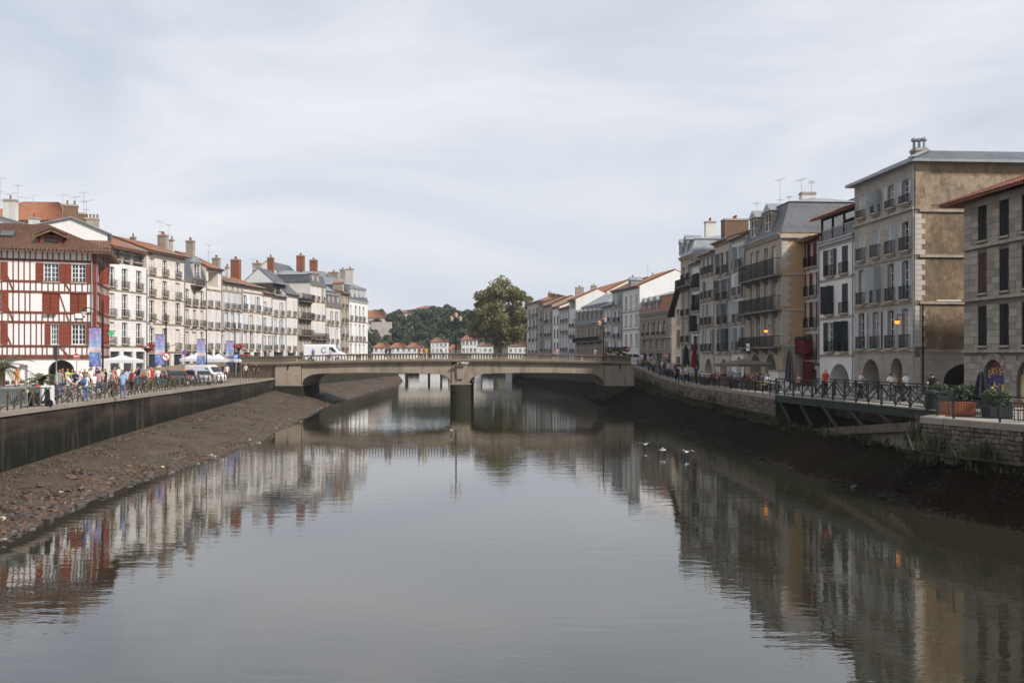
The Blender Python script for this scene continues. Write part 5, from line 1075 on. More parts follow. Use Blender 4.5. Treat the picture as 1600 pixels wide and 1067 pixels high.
for s in (-.05, 2.68):
    for k in range(n + 1): MB().bar(fd_ * LF * k / n + fn * s + U_ * -.2, fd_ * LF * k / n + fn * s + U_ * 1.06, .1 if k % 2 == 0 else .06, .1 if k % 2 == 0 else .06).build('post', M('green_iron'), FB)
    MB().bar(fn * s + U_ * 1.08, fd_ * LF + fn * s + U_ * 1.08, .12, .06).build('top_rail', M('green_iron'), FB); MB().bar(fn * s + U_ * .16, fd_ * LF + fn * s + U_ * .16, .05, .05).build('bottom_rail', M('green_iron'), FB)
    for k in range(n):
        a, b = fd_ * LF * k / n + fn * s, fd_ * LF * (k + 1) / n + fn * s
        p, q = (a, b) if k % 2 else (b, a)
        MB().bar(p + U_ * .18, q + U_ * 1.04, .035, .07).build('brace', M('green_iron'), FB)
        if k % 4 in (0, 3): MB().bar(q + U_ * .18 + fn * .04, p + U_ * 1.04 + fn * .04, .03, .05).build('brace', M('green_iron'), FB)
for i, t in enumerate((.03, .19, .36, .53, .70)):
    a = fd_ * LF * t + U_ * -.4; L = (.17, .16, .145, .14, .14)[i] * LF; drop = (2.3, 2.1, 1.7, 1.4, 1.0)[i]
    MB().bar(a, a + fd_ * L + U_ * -drop - fn * .05, .12, .16).build('strut', M('green_iron' if i < 2 else 'rust_iron'), FB)
    MB().bar(a + fn * .4, a + fn * .4 + U_ * (-drop - .2), .1, .1).build('leg', M('rust_iron'), FB)

# ------------------------------------------------------------------ lamp posts, banners, signs
def lantern_mesh(): 
    mb = MB(); mb.cur = 0; mb.lathe([(.03, .62), (.06, .55), (.24, .42), (.27, .38)], 8); mb.cur = 1; mb.lathe([(.12, -.02), (.25, .37)], 8); mb.cur = 2; mb.lathe([(.05, -.14), (.13, -.03)], 8); return mb
def lamp_post(x, Y, ytop, label, zb=3.4, side=-1, banner=True):
    g = empty('street_lamp', (ray(x) * Y, Y, zb), 0, label, 'street lamp', 'street lamps with banners on the left quay'); h = HC + (HY - ytop) * Y / F - zb
    MB().lathe([(.16, 0), (.14, .7), (.08, .9), (.06, h), (.02, h + .05)], 8).build('pole', M('dark_iron'), g)
    mb = MB(); z = h - 1.0; P = [Vector((side * 1.5 * t, 0, z - .1 + .55 * math.sin(PI * min(1, t * 1.1) * .55))) for t in [k / 8 for k in range(9)]]
    for a, b in zip(P, P[1:]): mb.tube(a, b, .035, 5)
    mb.bar((0, 0, h * .52), (-side * .95, 0, h * .56), .04, .05); mb.build('arm', M('dark_iron'), g)
    lm = lantern_mesh().build('lantern', [M('dark_iron'), M('lamp_glass'), M('dark_iron')], g, loc=(side * 1.5, 0, P[-1].z - .65))
    if banner:
        bn = empty('banner', (ray(x) * Y, Y - .03, zb + h * .70), 0, 'purple and blue banner on ' + label, 'banner', 'banners on the left quay lamps')
        vs = []; fs = []; W_, H_ = .95, 3.0; nx, nz = 6, 14
        for j in range(nz + 1):
            for i in range(nx + 1): vs.append((side * (.12 + W_ * i / nx), .05 * math.sin(i * 1.1 + j * .5) * (j / nz), -H_ * j / nz))
        for j in range(nz):
            for i in range(nx): a = j * (nx + 1) + i; fs.append((a, a + 1, a + nx + 2, a + nx + 1))
        MB().add(vs, fs).build('cloth', M('banner_print'), bn, True); mb = MB(); mb.tube((0, 0, .02), (side * 1.15, 0, .02), .025, 5); mb.tube((0, 0, -H_ - .03), (side * 1.15, 0, -H_ - .03), .02, 5); mb.build('rods', M('dark_iron'), bn)
    return g
def banner_mat():
    m, t, b = newmat('banner_print'); tc = t.nodes.new('ShaderNodeTexCoord'); sx = t.nodes.new('ShaderNodeSeparateXYZ'); t.links.new(tc.outputs['Object'], sx.inputs[0])
    z = ramp(t, sx.outputs[2], -3, 0); cr = t.nodes.new('ShaderNodeValToRGB'); e = cr.color_ramp.elements; e[0].position = 0; e[0].color = (.10, .09, .30, 1); e[1].position = 1; e[1].color = (.23, .15, .33, 1)
    for p, c in ((.2, (.10, .18, .42, 1)), (.34, (.09, .17, .36, 1)), (.37, (.55, .38, .36, 1)), (.47, (.62, .48, .45, 1)), (.52, (.22, .34, .56, 1)), (.7, (.24, .26, .5, 1))):
        k = e.new(p); k.color = c
    t.links.new(z, cr.inputs[0]); o = mixc(t, ramp(t, noi(t, 4, 3), .45, .6, 0, .35), cr.outputs[0], (.6, .6, .7)); t.links.new(o, b.inputs['Base Color']); b.inputs['Roughness'].default_value = .7; MATS['banner_print'] = m
banner_mat()
lamp_post(160.5, 78, 470, 'the street lamp in front of the half-timbered house')
lamp_post(259.5, 98, 490, 'the street lamp in front of the cream three-column house')
lamp_post(322.5, 114, 503, 'the street lamp beside the silver car')
lamp_post(367, 122, 508, 'the street lamp by the left bridge approach')
def multi_lamp(x, Y, zb, ytop, label, n):
    g = empty('bridge_lamp', (ray(x) * Y, Y, zb), 0, label, 'street lamp', 'lamps on the bridge'); h = HC + (HY - ytop) * Y / F - zb
    MB().lathe([(.2, 0), (.2, .5), (.1, .7), (.06, h - .6)], 8).build('pole', M('dark_iron'), g)
    mb = MB(); mb.tube((-.55, 0, h - 1.25), (.55, 0, h - 1.25), .035, 5); mb.tube((-.55, 0, h - 1.25), (-.55, 0, h - 1.05), .03, 5); mb.tube((.55, 0, h - 1.25), (.55, 0, h - 1.05), .03, 5); mb.tube((-.3, 0, h - 1.25), (0, 0, h - 1.7), .025, 4); mb.tube((.3, 0, h - 1.25), (0, 0, h - 1.7), .025, 4); mb.build('arm', M('dark_iron'), g)
    for k, (dx, dz) in enumerate([(-.55, -1.0), (.55, -1.0), (0, -.55)][:n] if n == 3 else [(-.55, -1.0), (.2, -.6)]): lantern_mesh().build('lantern', [M('lamp_orange'), M('lamp_glass'), M('dark_iron')], g, loc=(dx, 0, h + dz))
multi_lamp(712.5, 126.3, 5.3, 489, 'black triple lamp with orange lantern caps above the bridge pier', 3)
multi_lamp(943, 126.3, 5.2, 496, 'black double lamp with orange lantern caps at the right bridge end', 2)
mat('sign_red', (0.55, 0.03, 0.03), 0.4, 0.05); mat('sign_white', (0.8, 0.8, 0.8), 0.4, 0.05); mat('sign_blue', (0.03, 0.14, 0.5), 0.4, 0.05); mat('sign_violet', (0.2, 0.08, 0.35), 0.4, 0.05)
def road_sign(x, y, Y, r, zb, kind, label):
    z = HC + (HY - y) * Y / F; g = empty('road_sign', (ray(x) * Y, Y, zb), 0, label, 'road sign'); h = z - zb
    MB().tube((0, .04, 0), (0, .04, h + r), .035, 6).build('post', M('galvanised'), g)
    def disc(rr_, d, m, nm, n=20): MB().add([(rr_ * math.cos(2 * PI * k / n), d, h + rr_ * math.sin(2 * PI * k / n)) for k in range(n)], [tuple(range(n))]).build(nm, M(m), g)
    if kind == 'noentry': disc(r, -.01, 'sign_white', 'rim'); disc(r * .92, -.014, 'sign_red', 'face'); MB().box(-r * .65, r * .65, -.02, -.018, h - r * .17, h + r * .17).build('bar', M('sign_white'), g)
    elif kind == 'noleft':
        disc(r, -.01, 'sign_red', 'rim'); disc(r * .78, -.014, 'sign_white', 'face'); mb = MB(); mb.bar((r * .2, -.018, h - r * .45), (r * .2, -.018, h + r * .1), .004, r * .17); mb.bar((r * .25, -.019, h + r * .08), (-r * .3, -.019, h + r * .2), .004, r * .17); mb.add([(-r * .25, -.02, h + r * .42), (-r * .25, -.02, h - r * .05), (-r * .6, -.02, h + r * .2)], [(0, 1, 2)]); mb.build('arrow', M('dark_iron'), g)
        MB().bar((-r * .55, -.024, h + r * .55), (r * .55, -.024, h - r * .55), .004, r * .16).build('slash', M('sign_red'), g)
    elif kind == 'blue': MB().box(-r, r, -.02, 0, h - r * .8, h + r * .8).build('face', M('sign_blue'), g); mb = MB(); mb.bar((-r * .6, -.025, h - r * .4), (r * .5, -.025, h + r * .4), .004, r * .25); mb.bar((-r * .5, -.026, h + r * .4), (r * .2, -.026, h - r * .4), .004, r * .2); mb.build('symbol', M('sign_white'), g)
    elif kind == 'violet': disc(r, -.01, 'sign_red', 'rim'); disc(r * .8, -.014, 'sign_blue', 'face'); MB().bar((-r * .5, -.02, h + r * .5), (r * .5, -.02, h - r * .5), .004, r * .2).build('slash', M('sign_red'), g)
    elif kind == 'plate': MB().box(-r * .22, r * .22, -.04, .0, h - r, h + r).build('plate', M('dark_shutter'), g)
    return g
road_sign(119.5, 556.5, 88, .27, 3.4, 'noentry', 'red no-entry sign below the arch of the half-timbered house')
road_sign(259.5, 557.5, 90, .38, 3.4, 'noleft', 'round no-left-turn sign in front of the banner street lamp')
road_sign(369, 557, 121, .36, 3.4, 'blue', 'blue rectangular sign by the left bridge approach')
road_sign(288.5, 550.5, 112, .3, 3.4, 'violet', 'small blue and red no-parking sign by the pale tent')
road_sign(980.5, 546, 131, .38, 5.05, 'noentry', 'red no-entry sign at the right bridge end beside the planter')
road_sign(1041, 555.5, 118, .28, 4.0, 'noentry', 'small red no-entry sign among the right quay crowd')
road_sign(87.5, 551, 60, .45, 3.4, 'plate', 'tall narrow dark sign post before the half-timbered house')
g = empty('pharmacy_sign', at(174, 521, 90), 0, 'green pharmacy cross sign beside the half-timbered house', 'sign'); emit('cross_green', (0.01, 0.3, 0.12), 0.5)
mb = MB(); mb.box(-.09, .09, -.05, .05, -.28, .28); mb.box(-.28, -.091, -.05, .05, -.09, .09); mb.box(.091, .28, -.05, .05, -.09, .09); mb.build('cross', M('cross_green'), g); MB().bar((.4, .02, .2), (-.9, .02, .2), .05, .06).build('bracket', M('dark_iron'), g)

# ------------------------------------------------------------------ far bridge, far shore, hill and trees
FBR = empty('far_bridge', (0, 250, 0), 0, 'low pale far bridge seen under the road bridge', 'bridge')
MB().box(-29.5, 2.6, 0, 10, 2.3, 4.6).build('deck', M('pale_quoin'), FBR)
for k in range(26): MB().box(-29 + k * 1.22, -28.8 + k * 1.22, .02, .2, 4.61, 5.4).build('post', M('pale_quoin'), FBR)
for xa, xb in ((607, 632), (655, 668), (672, 687), (742, 752), (790, 800)): MB().box(ray(xa) * 250, ray(xb) * 250, .4, 9.6, -1, 2.29).build('pier', M('white_plaster'), FBR)
MB().box(-29.5, 2.6, -.1, .0, 5.41, 5.6).build('handrail', M('pale_quoin'), FBR)
def terrain():
    mb = MB(); vs = []; fs = []; nx, ny = 60, 30
    for j in range(ny + 1):
        for i in range(nx + 1):
            X = -900 + 1800 * i / nx; Y = 440 + 1000 * (j / ny) ** 1.4
            t = min(1, max(0, (Y - 475) / 130)); t = t * t * (3 - 2 * t)
            hx = 12 * math.exp(-((X + 45) / 150) ** 2) + 8 * math.exp(-((X + 190) / 160) ** 2) + 9 + 6 * noise.noise(Vector((X * .008, Y * .008, 2)))
            vs.append((X, Y, 3.5 + hx * t * .85))
    for j in range(ny):
        for i in range(nx): a = j * (nx + 1) + i; fs.append((a, a + 1, a + nx + 2, a + nx + 1))
    mat('hill_grass', (0.06, 0.065, 0.03), 0.9, 0.3, 0.02); mb.add(vs, fs); tag(mb.build('hill', M('hill_grass'), None, True), kind='structure')
    tag(MB().box(-900, 900, 439, 440.2, -1, 3.52).build('far_quay', M('dark_stone')), kind='structure')
    mb = MB(); mb.quad((-900, 1400, 3.4), (900, 1400, 3.4), (900, 1600, 3.4), (-900, 1600, 3.4)); tag(mb.build('ground_far', M('hill_grass')), kind='structure')
terrain()
leafmat('plane_leaf', (0.10, 0.098, 0.032), (0.18, 0.162, 0.06), 0.25); leafmat('dark_leaf', (0.045, 0.06, 0.03), (0.08, 0.095, 0.042), 0.1); leafmat('hedge_leaf', (0.03, 0.045, 0.018), (0.06, 0.08, 0.03), 1.0); leafmat('palm_leaf', (0.07, 0.085, 0.03), (0.11, 0.12, 0.05), 0.6)
mat('bark', (0.13, 0.10, 0.075), 0.9, 0.3, 1.0, bmp=0.5)
def crown(clumps, per, size, seed, flat=.75):
    rr = random.Random(seed); mb = MB()
    for c, r in clumps:
        for k in range(per):
            d = Vector((rr.gauss(0, 1), rr.gauss(0, 1), rr.gauss(0, 1))).normalized() * (r * rr.random() ** .42); d.z *= flat
            p = Vector(c) + d; a = Vector((rr.gauss(0, 1), rr.gauss(0, 1), rr.gauss(0, .7))).normalized(); b = a.orthogonal().normalized(); b = Matrix.Rotation(rr.uniform(0, 6.3), 3, a) @ b; cc = a.cross(b); s = size * rr.uniform(.6, 1.3)
            mb.add([p - b * s, p + cc * s * .6, p + b * s, p - cc * s * .6], [(0, 1, 2, 3)])
    return mb
def big_tree(loc, H, R0, label, seed, leaf='plane_leaf', ncl=70, per=300, size=.42, zlow=.3, cat='tree', name='plane_tree', group=None, lean=0):
    rr = random.Random(seed); g = empty(name, loc, 0, label, cat, group); tr = MB(); tr.tube((0, 0, -1), (0, 0, H * .25), R0 * .075, 9, R0 * .055); tr.tube((0, 0, H * .25), (lean, 0, H * .7), R0 * .055, 8, R0 * .02)
    cl = []
    for k in range(ncl):
        while True:
            v = Vector((rr.uniform(-1, 1), rr.uniform(-1, 1), rr.uniform(-1, 1)))
            if .35 < v.length < 1: break
        zz = H * (zlow + (1 - zlow) * .5 * (1 + v.z * .93)); wd = 1.0 if v.z < .3 else 1 - .18 * v.z; c = Vector((v.x * R0 * .86 * wd + lean * .5, v.y * R0 * .86 * wd, zz)); cl.append((c, R0 * rr.uniform(.10, .24)))
        if k % 3 == 0: s = Vector((0, 0, H * rr.uniform(.2, .45))); m = s.lerp(c, .5) + Vector((0, 0, -.4)); tr.tube(s, m, R0 * .025, 5, R0 * .017); tr.tube(m, c, R0 * .017, 5, R0 * .006)
    tr.build('trunk', M('bark'), g); crown(cl, per, size, seed).build('crown', M(leaf), g); return g
big_tree((ray(781) * 285, 285, 4.8), 24.5, 10.4, 'big broad plane tree with olive foliage at end of right row', 3, ncl=120, per=190, size=.36, zlow=.14)
big_tree((ray(823) * 300, 300, 4.8), 21, 6.0, 'smaller plane tree behind the grey end house', 4, ncl=30, per=230, size=.42, zlow=.3)
# hillside wood: three prototypes, copied; each tree one can tell apart is its own thing
protos = [big_tree((0, -500, 0), 15, 7, 'x', 20 + k, 'dark_leaf', 26, 150, .8, .1, name='hillside_tree') for k in range(3)]
spots = [(589, 500, 505, 1.0), (600, 520, 505, .8), (612, 492, 520, 1.2), (625, 488, 540, 1.2), (640, 487, 545, 1.3), (655, 485, 550, 1.25), (668, 486, 550, 1.2), (682, 483, 545, 1.15), (695, 482, 550, 1.15), (708, 484, 550, 1.05), (720, 482, 545, 1.05), (733, 485, 540, 1.0), (746, 484, 540, 1.1), (760, 486, 540, 1.1), (775, 488, 540, 1.1), (800, 490, 540, 1.1), (815, 492, 540, 1.1),
         (618, 512, 500, .95), (634, 514, 498, .95), (650, 515, 500, .9), (664, 512, 500, .95), (678, 510, 498, .9), (705, 512, 500, .85), (725, 515, 498, .85), (745, 513, 498, .9), (582, 512, 498, .7), (600, 535, 470, .5), (640, 535, 470, .45), (692, 477, 600, .8), (700, 476, 605, .7), (676, 480, 600, .7)] + [(585 + 11 * k, 493 + (k * 37 % 9), 570, 1.0) for k in range(15)] + [(578 + 9 * k, 484 + (k * 31 % 6), 620, 1.0) for k in range(20)] + [(590 + 14 * k, 528 + (k * 29 % 7), 476, .62) for k in range(14)]
desc = ['dark broad', 'deep green', 'rounded dark']
for i, (x, yt, Y, s) in enumerate(spots):
    t = protos[i % 3] if i < 3 else copy_tree(protos[i % 3]); top = HC + (HY - yt) * Y / F
    t.location = (ray(x) * Y, Y, top - 15 * s * .97); t.scale = (s, s, s); t.rotation_euler = (0, 0, i * 1.7)
    tag(t, desc[i % 3] + ' tree in the wood on the far hill', 'tree', 'trees on the far hill')
def simple_house(name, label, x0, x1, yt, yb, Y, wall, roofm, ry, ncol, rows, hips=1, depth=9):
    r = Row((ray(x0) * Y, Y), (1, 0), 3.0); u1 = r.u(x1); building(r, name, label, x0, x1, yt, [x0 + (x1 - x0) * (k + .5) / ncol for k in range(ncol)] if ncol else [], rows, wall=wall, w=1.2, rail=None, roofm=roofm, rh=(yt - ry) * Y / F, depth=depth, hipends=True, over=.4, pipe=False, cornice=None, seed=int(x0))
for k in range(3): simple_house('riverside_pavilion', ('leftmost', 'middle', 'rightmost')[k] + ' of three low white pavilions with orange roofs across the river', 583 + 26 * k, 608.6 + 26 * k, 543, 555, 445, 'bright_white', 'orange_tile', 535, 3, [(545, 549, 600)])
simple_house('white_house', 'small white house with brown roof across the river', 673, 699, 534, 555, 447, 'bright_white', 'brown_tile', 527, 4, [(537, 541, 685), (545, 550, 685)])
simple_house('orange_roofed_house', 'low orange-roofed shed beside the small white house', 699.5, 720, 546, 555, 452, 'cream_plaster', 'bright_tile', 538, 3, [(548, 552, 710)])
simple_house('white_house', 'white house with arched windows and red roof, left of the big tree', 721, 745, 531, 555, 446, 'bright_white', 'orange_tile', 523, 4, [(533, 539, 733), (544, 550, 733)])
simple_house('white_house', 'plain white low house under the left side of the big tree', 746, 770, 540, 555, 450, 'white_plaster', 'brown_tile', 534, 3, [(545, 549, 758)])
simple_house('white_house', 'white house with dark roof seen right of the tree trunk', 794, 824, 541, 556, 430, 'bright_white', 'brown_tile', 530, 4, [(545, 550, 808)])
simple_house('hill_building', 'long orange-roofed building on the hill behind the white corner block', 560, 606, 497, 512, 560, 'cream_plaster', 'bright_tile', 484, 7, [(500, 506, 590)], depth=14)
simple_house('hill_building', 'pale fortress building on the crest of the far hill', 650, 689, 482, 492, 610, 'cream_plaster', 'orange_tile', 477, 8, [(485, 488, 670)], depth=14)
simple_house('hill_building', 'small house with orange roof on the hill crest left of the fortress', 622, 646, 489, 500, 580, 'cream_plaster', 'orange_tile', 484, 4, [(491, 495, 634)])
simple_house('hill_building', 'orange-roofed house on the hill near the triple lamp', 700, 716, 490, 500, 600, 'cream_plaster', 'orange_tile', 485, 3, [(492, 496, 708)])
tag(MB().box(ray(580) * 500, ray(612) * 500, 500, 501.5, 3, HC + (HY - 503) * 500 / F).build('terrace_wall', M('pale_quoin')), 'pale stone terrace wall on the hill below the orange roof', 'wall')
# ------------------------------------------------------------------ people
def person_mesh(pose, hair_long=False):
    # joint positions (metres), facing -y
    J = dict(pel=(0, 0, .94), wst=(0, .01, 1.08), chs=(0, .0, 1.32), nkb=(0, .01, 1.46), nek=(0, 0, 1.52), hd0=(0, -.02, 1.58), hd1=(0, -.015, 1.66), hd2=(0, -.0, 1.71))
    RR = dict(pel=(.15, .11), wst=(.135, .095), chs=(.165, .11), nkb=(.075, .065), nek=(.052, .052), hd0=(.065, .08), hd1=(.078, .095), hd2=(.055, .07))
    def arm(s, el, wr): 
        e, w_ = Vector(el), Vector(wr); h = w_ + (w_ - e).normalized() * .09
        J.update({'sh' + s: ((.17 if s == 'R' else -.17), .0, 1.415), 'el' + s: el, 'wr' + s: wr, 'ha' + s: tuple(h)}); RR.update({'sh' + s: (.06, .06), 'el' + s: (.043, .043), 'wr' + s: (.03, .03), 'ha' + s: (.036, .022)})
    def leg(s, kn, an, toe):
        x = .085 if s == 'R' else -.085
        J.update({'hp' + s: (x, 0, J['pel'][2] - .05), 'kn' + s: kn, 'an' + s: an, 'to' + s: toe}); RR.update({'hp' + s: (.088, .092), 'kn' + s: (.06, .06), 'an' + s: (.042, .045), 'to' + s: (.042, .032)})
    if pose == 'stand': arm('R', (.24, .03, 1.16), (.25, -.06, .93)); arm('L', (-.24, .03, 1.16), (-.25, -.06, .93)); leg('R', (.095, -.01, .5), (.1, .03, .085), (.12, -.13, .04)); leg('L', (-.095, -.01, .5), (-.1, .03, .085), (-.12, -.13, .04))
    elif pose == 'walk': arm('R', (.23, .12, 1.17), (.24, .14, .94)); arm('L', (-.23, -.06, 1.17), (-.22, -.24, 1.0)); leg('R', (.09, -.16, .52), (.09, -.24, .1), (.1, -.41, .06)); leg('L', (-.09, .1, .5), (-.09, .34, .14), (-.09, .22, .04))
    elif pose == 'lean': arm('R', (.26, -.14, 1.18), (.08, -.34, 1.1)); arm('L', (-.26, -.14, 1.18), (-.08, -.34, 1.08)); leg('R', (.1, -.02, .5), (.1, .04, .085), (.12, -.12, .04)); leg('L', (-.1, .03, .5), (-.12, .1, .085), (-.14, -.06, .04))
    elif pose == 'carry': arm('R', (.25, .05, 1.17), (.18, -.2, 1.2)); arm('L', (-.24, .03, 1.16), (-.25, -.05, .93)); leg('R', (.09, -.06, .5), (.09, -.02, .085), (.1, -.18, .04)); leg('L', (-.09, .03, .5), (-.09, .12, .1), (-.1, -.03, .04))
    else:  # sit, on a seat 0.46 m high
        for k in ('pel', 'wst', 'chs', 'nkb', 'nek', 'hd0', 'hd1', 'hd2'): J[k] = (J[k][0], J[k][1], J[k][2] - .40)
        arm('R', (.25, -.06, 1.16), (.14, -.32, 1.12)); arm('L', (-.25, -.06, 1.16), (-.14, -.3, 1.08))
        for k in list(J):
            if k[:2] in ('sh', 'el', 'wr', 'ha'): J[k] = (J[k][0], J[k][1], J[k][2] - .40)
        leg('R', (.12, -.42, .50), (.12, -.40, .085), (.13, -.56, .04)); leg('L', (-.12, -.42, .50), (-.12, -.36, .085), (-.13, -.52, .04))
    ed = [('pel', 'wst'), ('wst', 'chs'), ('chs', 'nkb'), ('nkb', 'nek'), ('nek', 'hd0'), ('hd0', 'hd1'), ('hd1', 'hd2')]
    for s in 'RL': ed += [('chs', 'sh' + s), ('sh' + s, 'el' + s), ('el' + s, 'wr' + s), ('wr' + s, 'ha' + s), ('pel', 'hp' + s), ('hp' + s, 'kn' + s), ('kn' + s, 'an' + s), ('an' + s, 'to' + s)]
    nm = list(J); me = bpy.data.meshes.new('person'); me.from_pydata([J[k] for k in nm], [(nm.index(a), nm.index(b)) for a, b in ed], [])
    o = bpy.data.objects.new('person', me); COL.objects.link(o); md = o.modifiers.new('Skin', 'SKIN'); md.use_smooth_shade = True
    for i, k in enumerate(nm): v = me.skin_vertices[0].data[i]; v.radius = RR[k]; v.use_root = (k == 'pel')
    ss = o.modifiers.new('Sub', 'SUBSURF'); ss.levels = 1; ss.render_levels = 1
    dg = bpy.context.evaluated_depsgraph_get(); dg.update(); ev = bpy.data.meshes.new_from_object(o.evaluated_get(dg)); bpy.data.objects.remove(o)
    vs = [v.co.copy() for v in ev.vertices]; fs = [tuple(p.vertices) for p in ev.polygons]
    segs = [(Vector(J[a]), Vector(J[b]), a, b) for a, b in ed]
    def cls(p):
        best = None
        for a, b, na, nb in segs:
            d = b - a; t = max(0, min(1, (p - a).dot(d) / d.length_squared)); dist = (a + d * t - p).length - .5 * (RR[na][0] * (1 - t) + RR[nb][0] * t)
            if best is None or dist < best[0]: best = (dist, na, nb, t)
        _, na, nb, t = best
        if nb[:2] in ('hd',) or nb == 'nek':
            hz = J['hd1'][2]; 
            if p.z > hz + .045 or (p.y > J['hd1'][1] + .025 and p.z > hz - .08): return 3
            return 0
        if nb[:2] == 'to' : return 4
        if na[:2] == 'an' : return 4
        if nb[:2] in ('hp', 'kn'): return 2
        if nb[:2] == 'an': return 5
        if nb[:2] in ('wr', 'ha'): return 0
        if nb[:2] == 'el': return 1 if t < .62 else 0
        return 1
    ms = [cls(sum((vs[i] for i in f), Vector()) / len(f)) for f in fs]
    b = MB(); b.v = [tuple(v) for v in vs]; b.f = [list(f) for f in fs]; b.m = ms
    hd = Vector(J['hd1']); b.cur = 0
    b.add([hd + Vector((-.014, -.09, -.0)), hd + Vector((.014, -.09, 0)), hd + Vector((.018, -.088, -.045)), hd + Vector((-.018, -.088, -.045)), hd + Vector((0, -.118, -.038))], [(0, 1, 4), (1, 2, 4), (2, 3, 4), (3, 0, 4)])
    for s in (-1, 1):
        b.cur = 0; b.ball(hd + Vector((s * .078, .012, -.02)), .026, .45, .8, 1.1, 6, 4); b.cur = 4; b.ball(hd + Vector((s * .03, -.083, .0)), .011, 1, .6, .8, 6, 3)
    b.cur = 4; b.box(hd.x - .024, hd.x + .024, hd.y - .09, hd.y - .082, hd.z - .068, hd.z - .06)
    b.cur = 0
    for s in 'RL':      # palm continues into four fingers and a thumb
        w_, h = Vector(J['wr' + s]), Vector(J['ha' + s]); d = (h - w_).normalized(); sd = d.cross(Vector((0, 1, .2))).normalized(); nn = d.cross(sd)
        for k in range(4): p = h + sd * (-.024 + .016 * k) - d * .02; L = (.055, .066, .062, .048)[k]; m = p + d * L * .6; b.tube(p, m, .0085, 5); b.tube(m, m + (d * .7 + nn * .6).normalized() * L * .6, .008, 5, .006)
        p = h - d * .05 - sd * .03; m = p + (d * .5 - sd * .8).normalized() * .035; b.tube(p, m, .010, 5); b.tube(m, m + d * .03, .009, 5, .006)
    if hair_long: b.cur = 3; b.ball(hd + Vector((0, .05, -.08)), .085, 1, .6, 1.6, 8, 5)
    me2 = b.mesh('person', [M('white_paint')] * 6, True); return me2
CC = dict(white=(.62, .61, .59), black=(.02, .02, .022), blue=(.07, .13, .3), lightblue=(.28, .38, .52), red=(.42, .045, .03), orange=(.55, .16, .04), yellow=(.6, .42, .05), grey=(.2, .2, .2), navy=(.02, .03, .07), pink=(.5, .25, .25), beige=(.4, .32, .23), green=(.1, .2, .06), lime=(.5, .62, .06), brown=(.14, .08, .05), denim=(.09, .13, .22), khaki=(.25, .2, .13), purple=(.2, .1, .25), skin=(.42, .25, .17), bare=(.42, .25, .17))
def cl(n): return mat('cloth_' + n, CC[n], .85, .12, 6, bmp=.1)
HAIR = [mat('hair_dark', (.02, .014, .01), .6, .2), mat('hair_brown', (.07, .04, .022), .6, .2), mat('hair_fair', (.22, .15, .08), .6, .2), mat('hair_grey', (.3, .29, .27), .6, .2)]
SKIN = [mat('skin_a', (.45, .27, .19), .55, .08), mat('skin_b', (.34, .19, .12), .55, .08)]
mat('shoe', (.05, .045, .04), .6, .3)
PM = {k: person_mesh(k) for k in ('stand', 'walk', 'lean', 'carry', 'sit')}; PM['walkl'] = person_mesh('walk', True); PM['sitl'] = person_mesh('sit', True); PM['standl'] = person_mesh('stand', True)
PEOPLE = []
def person(x, Y, zb, shirt, trou, pose, where, face=None, hair=None, shorts=False, scale=1.0, X=None, pre=''):
    rr = random.Random(int(x * 13 + Y)); o = link('person', PM[pose]); o.location = (ray(x) * Y if X is None else X, Y, zb); o.rotation_euler = (0, 0, rr.uniform(0, 6.28) if face is None else face)
    s = scale * rr.uniform(.95, 1.04); o.scale = (s, s, s)
    sk = SKIN[rr.random() < .25]; ms = [sk, cl(shirt), cl(trou), HAIR[rr.randrange(3)] if hair is None else hair, M('shoe'), sk if shorts else cl(trou)]
    for i, m in enumerate(ms): o.material_slots[i].link = 'OBJECT'; o.material_slots[i].material = m
    verb = {'sit': 'sitting', 'sitl': 'sitting', 'walk': 'walking', 'walkl': 'walking', 'stand': 'standing', 'standl': 'standing', 'lean': 'leaning forward', 'carry': 'with raised arm'}[pose]
    sn = {'lightblue': 'light blue', 'bare': 'no'}.get(shirt, shirt)
    tag(o, 'person in %s shirt%s %s %s' % (sn, pre, verb, where), 'person'); PEOPLE.append((o, x)); return o
Zq = 3.4
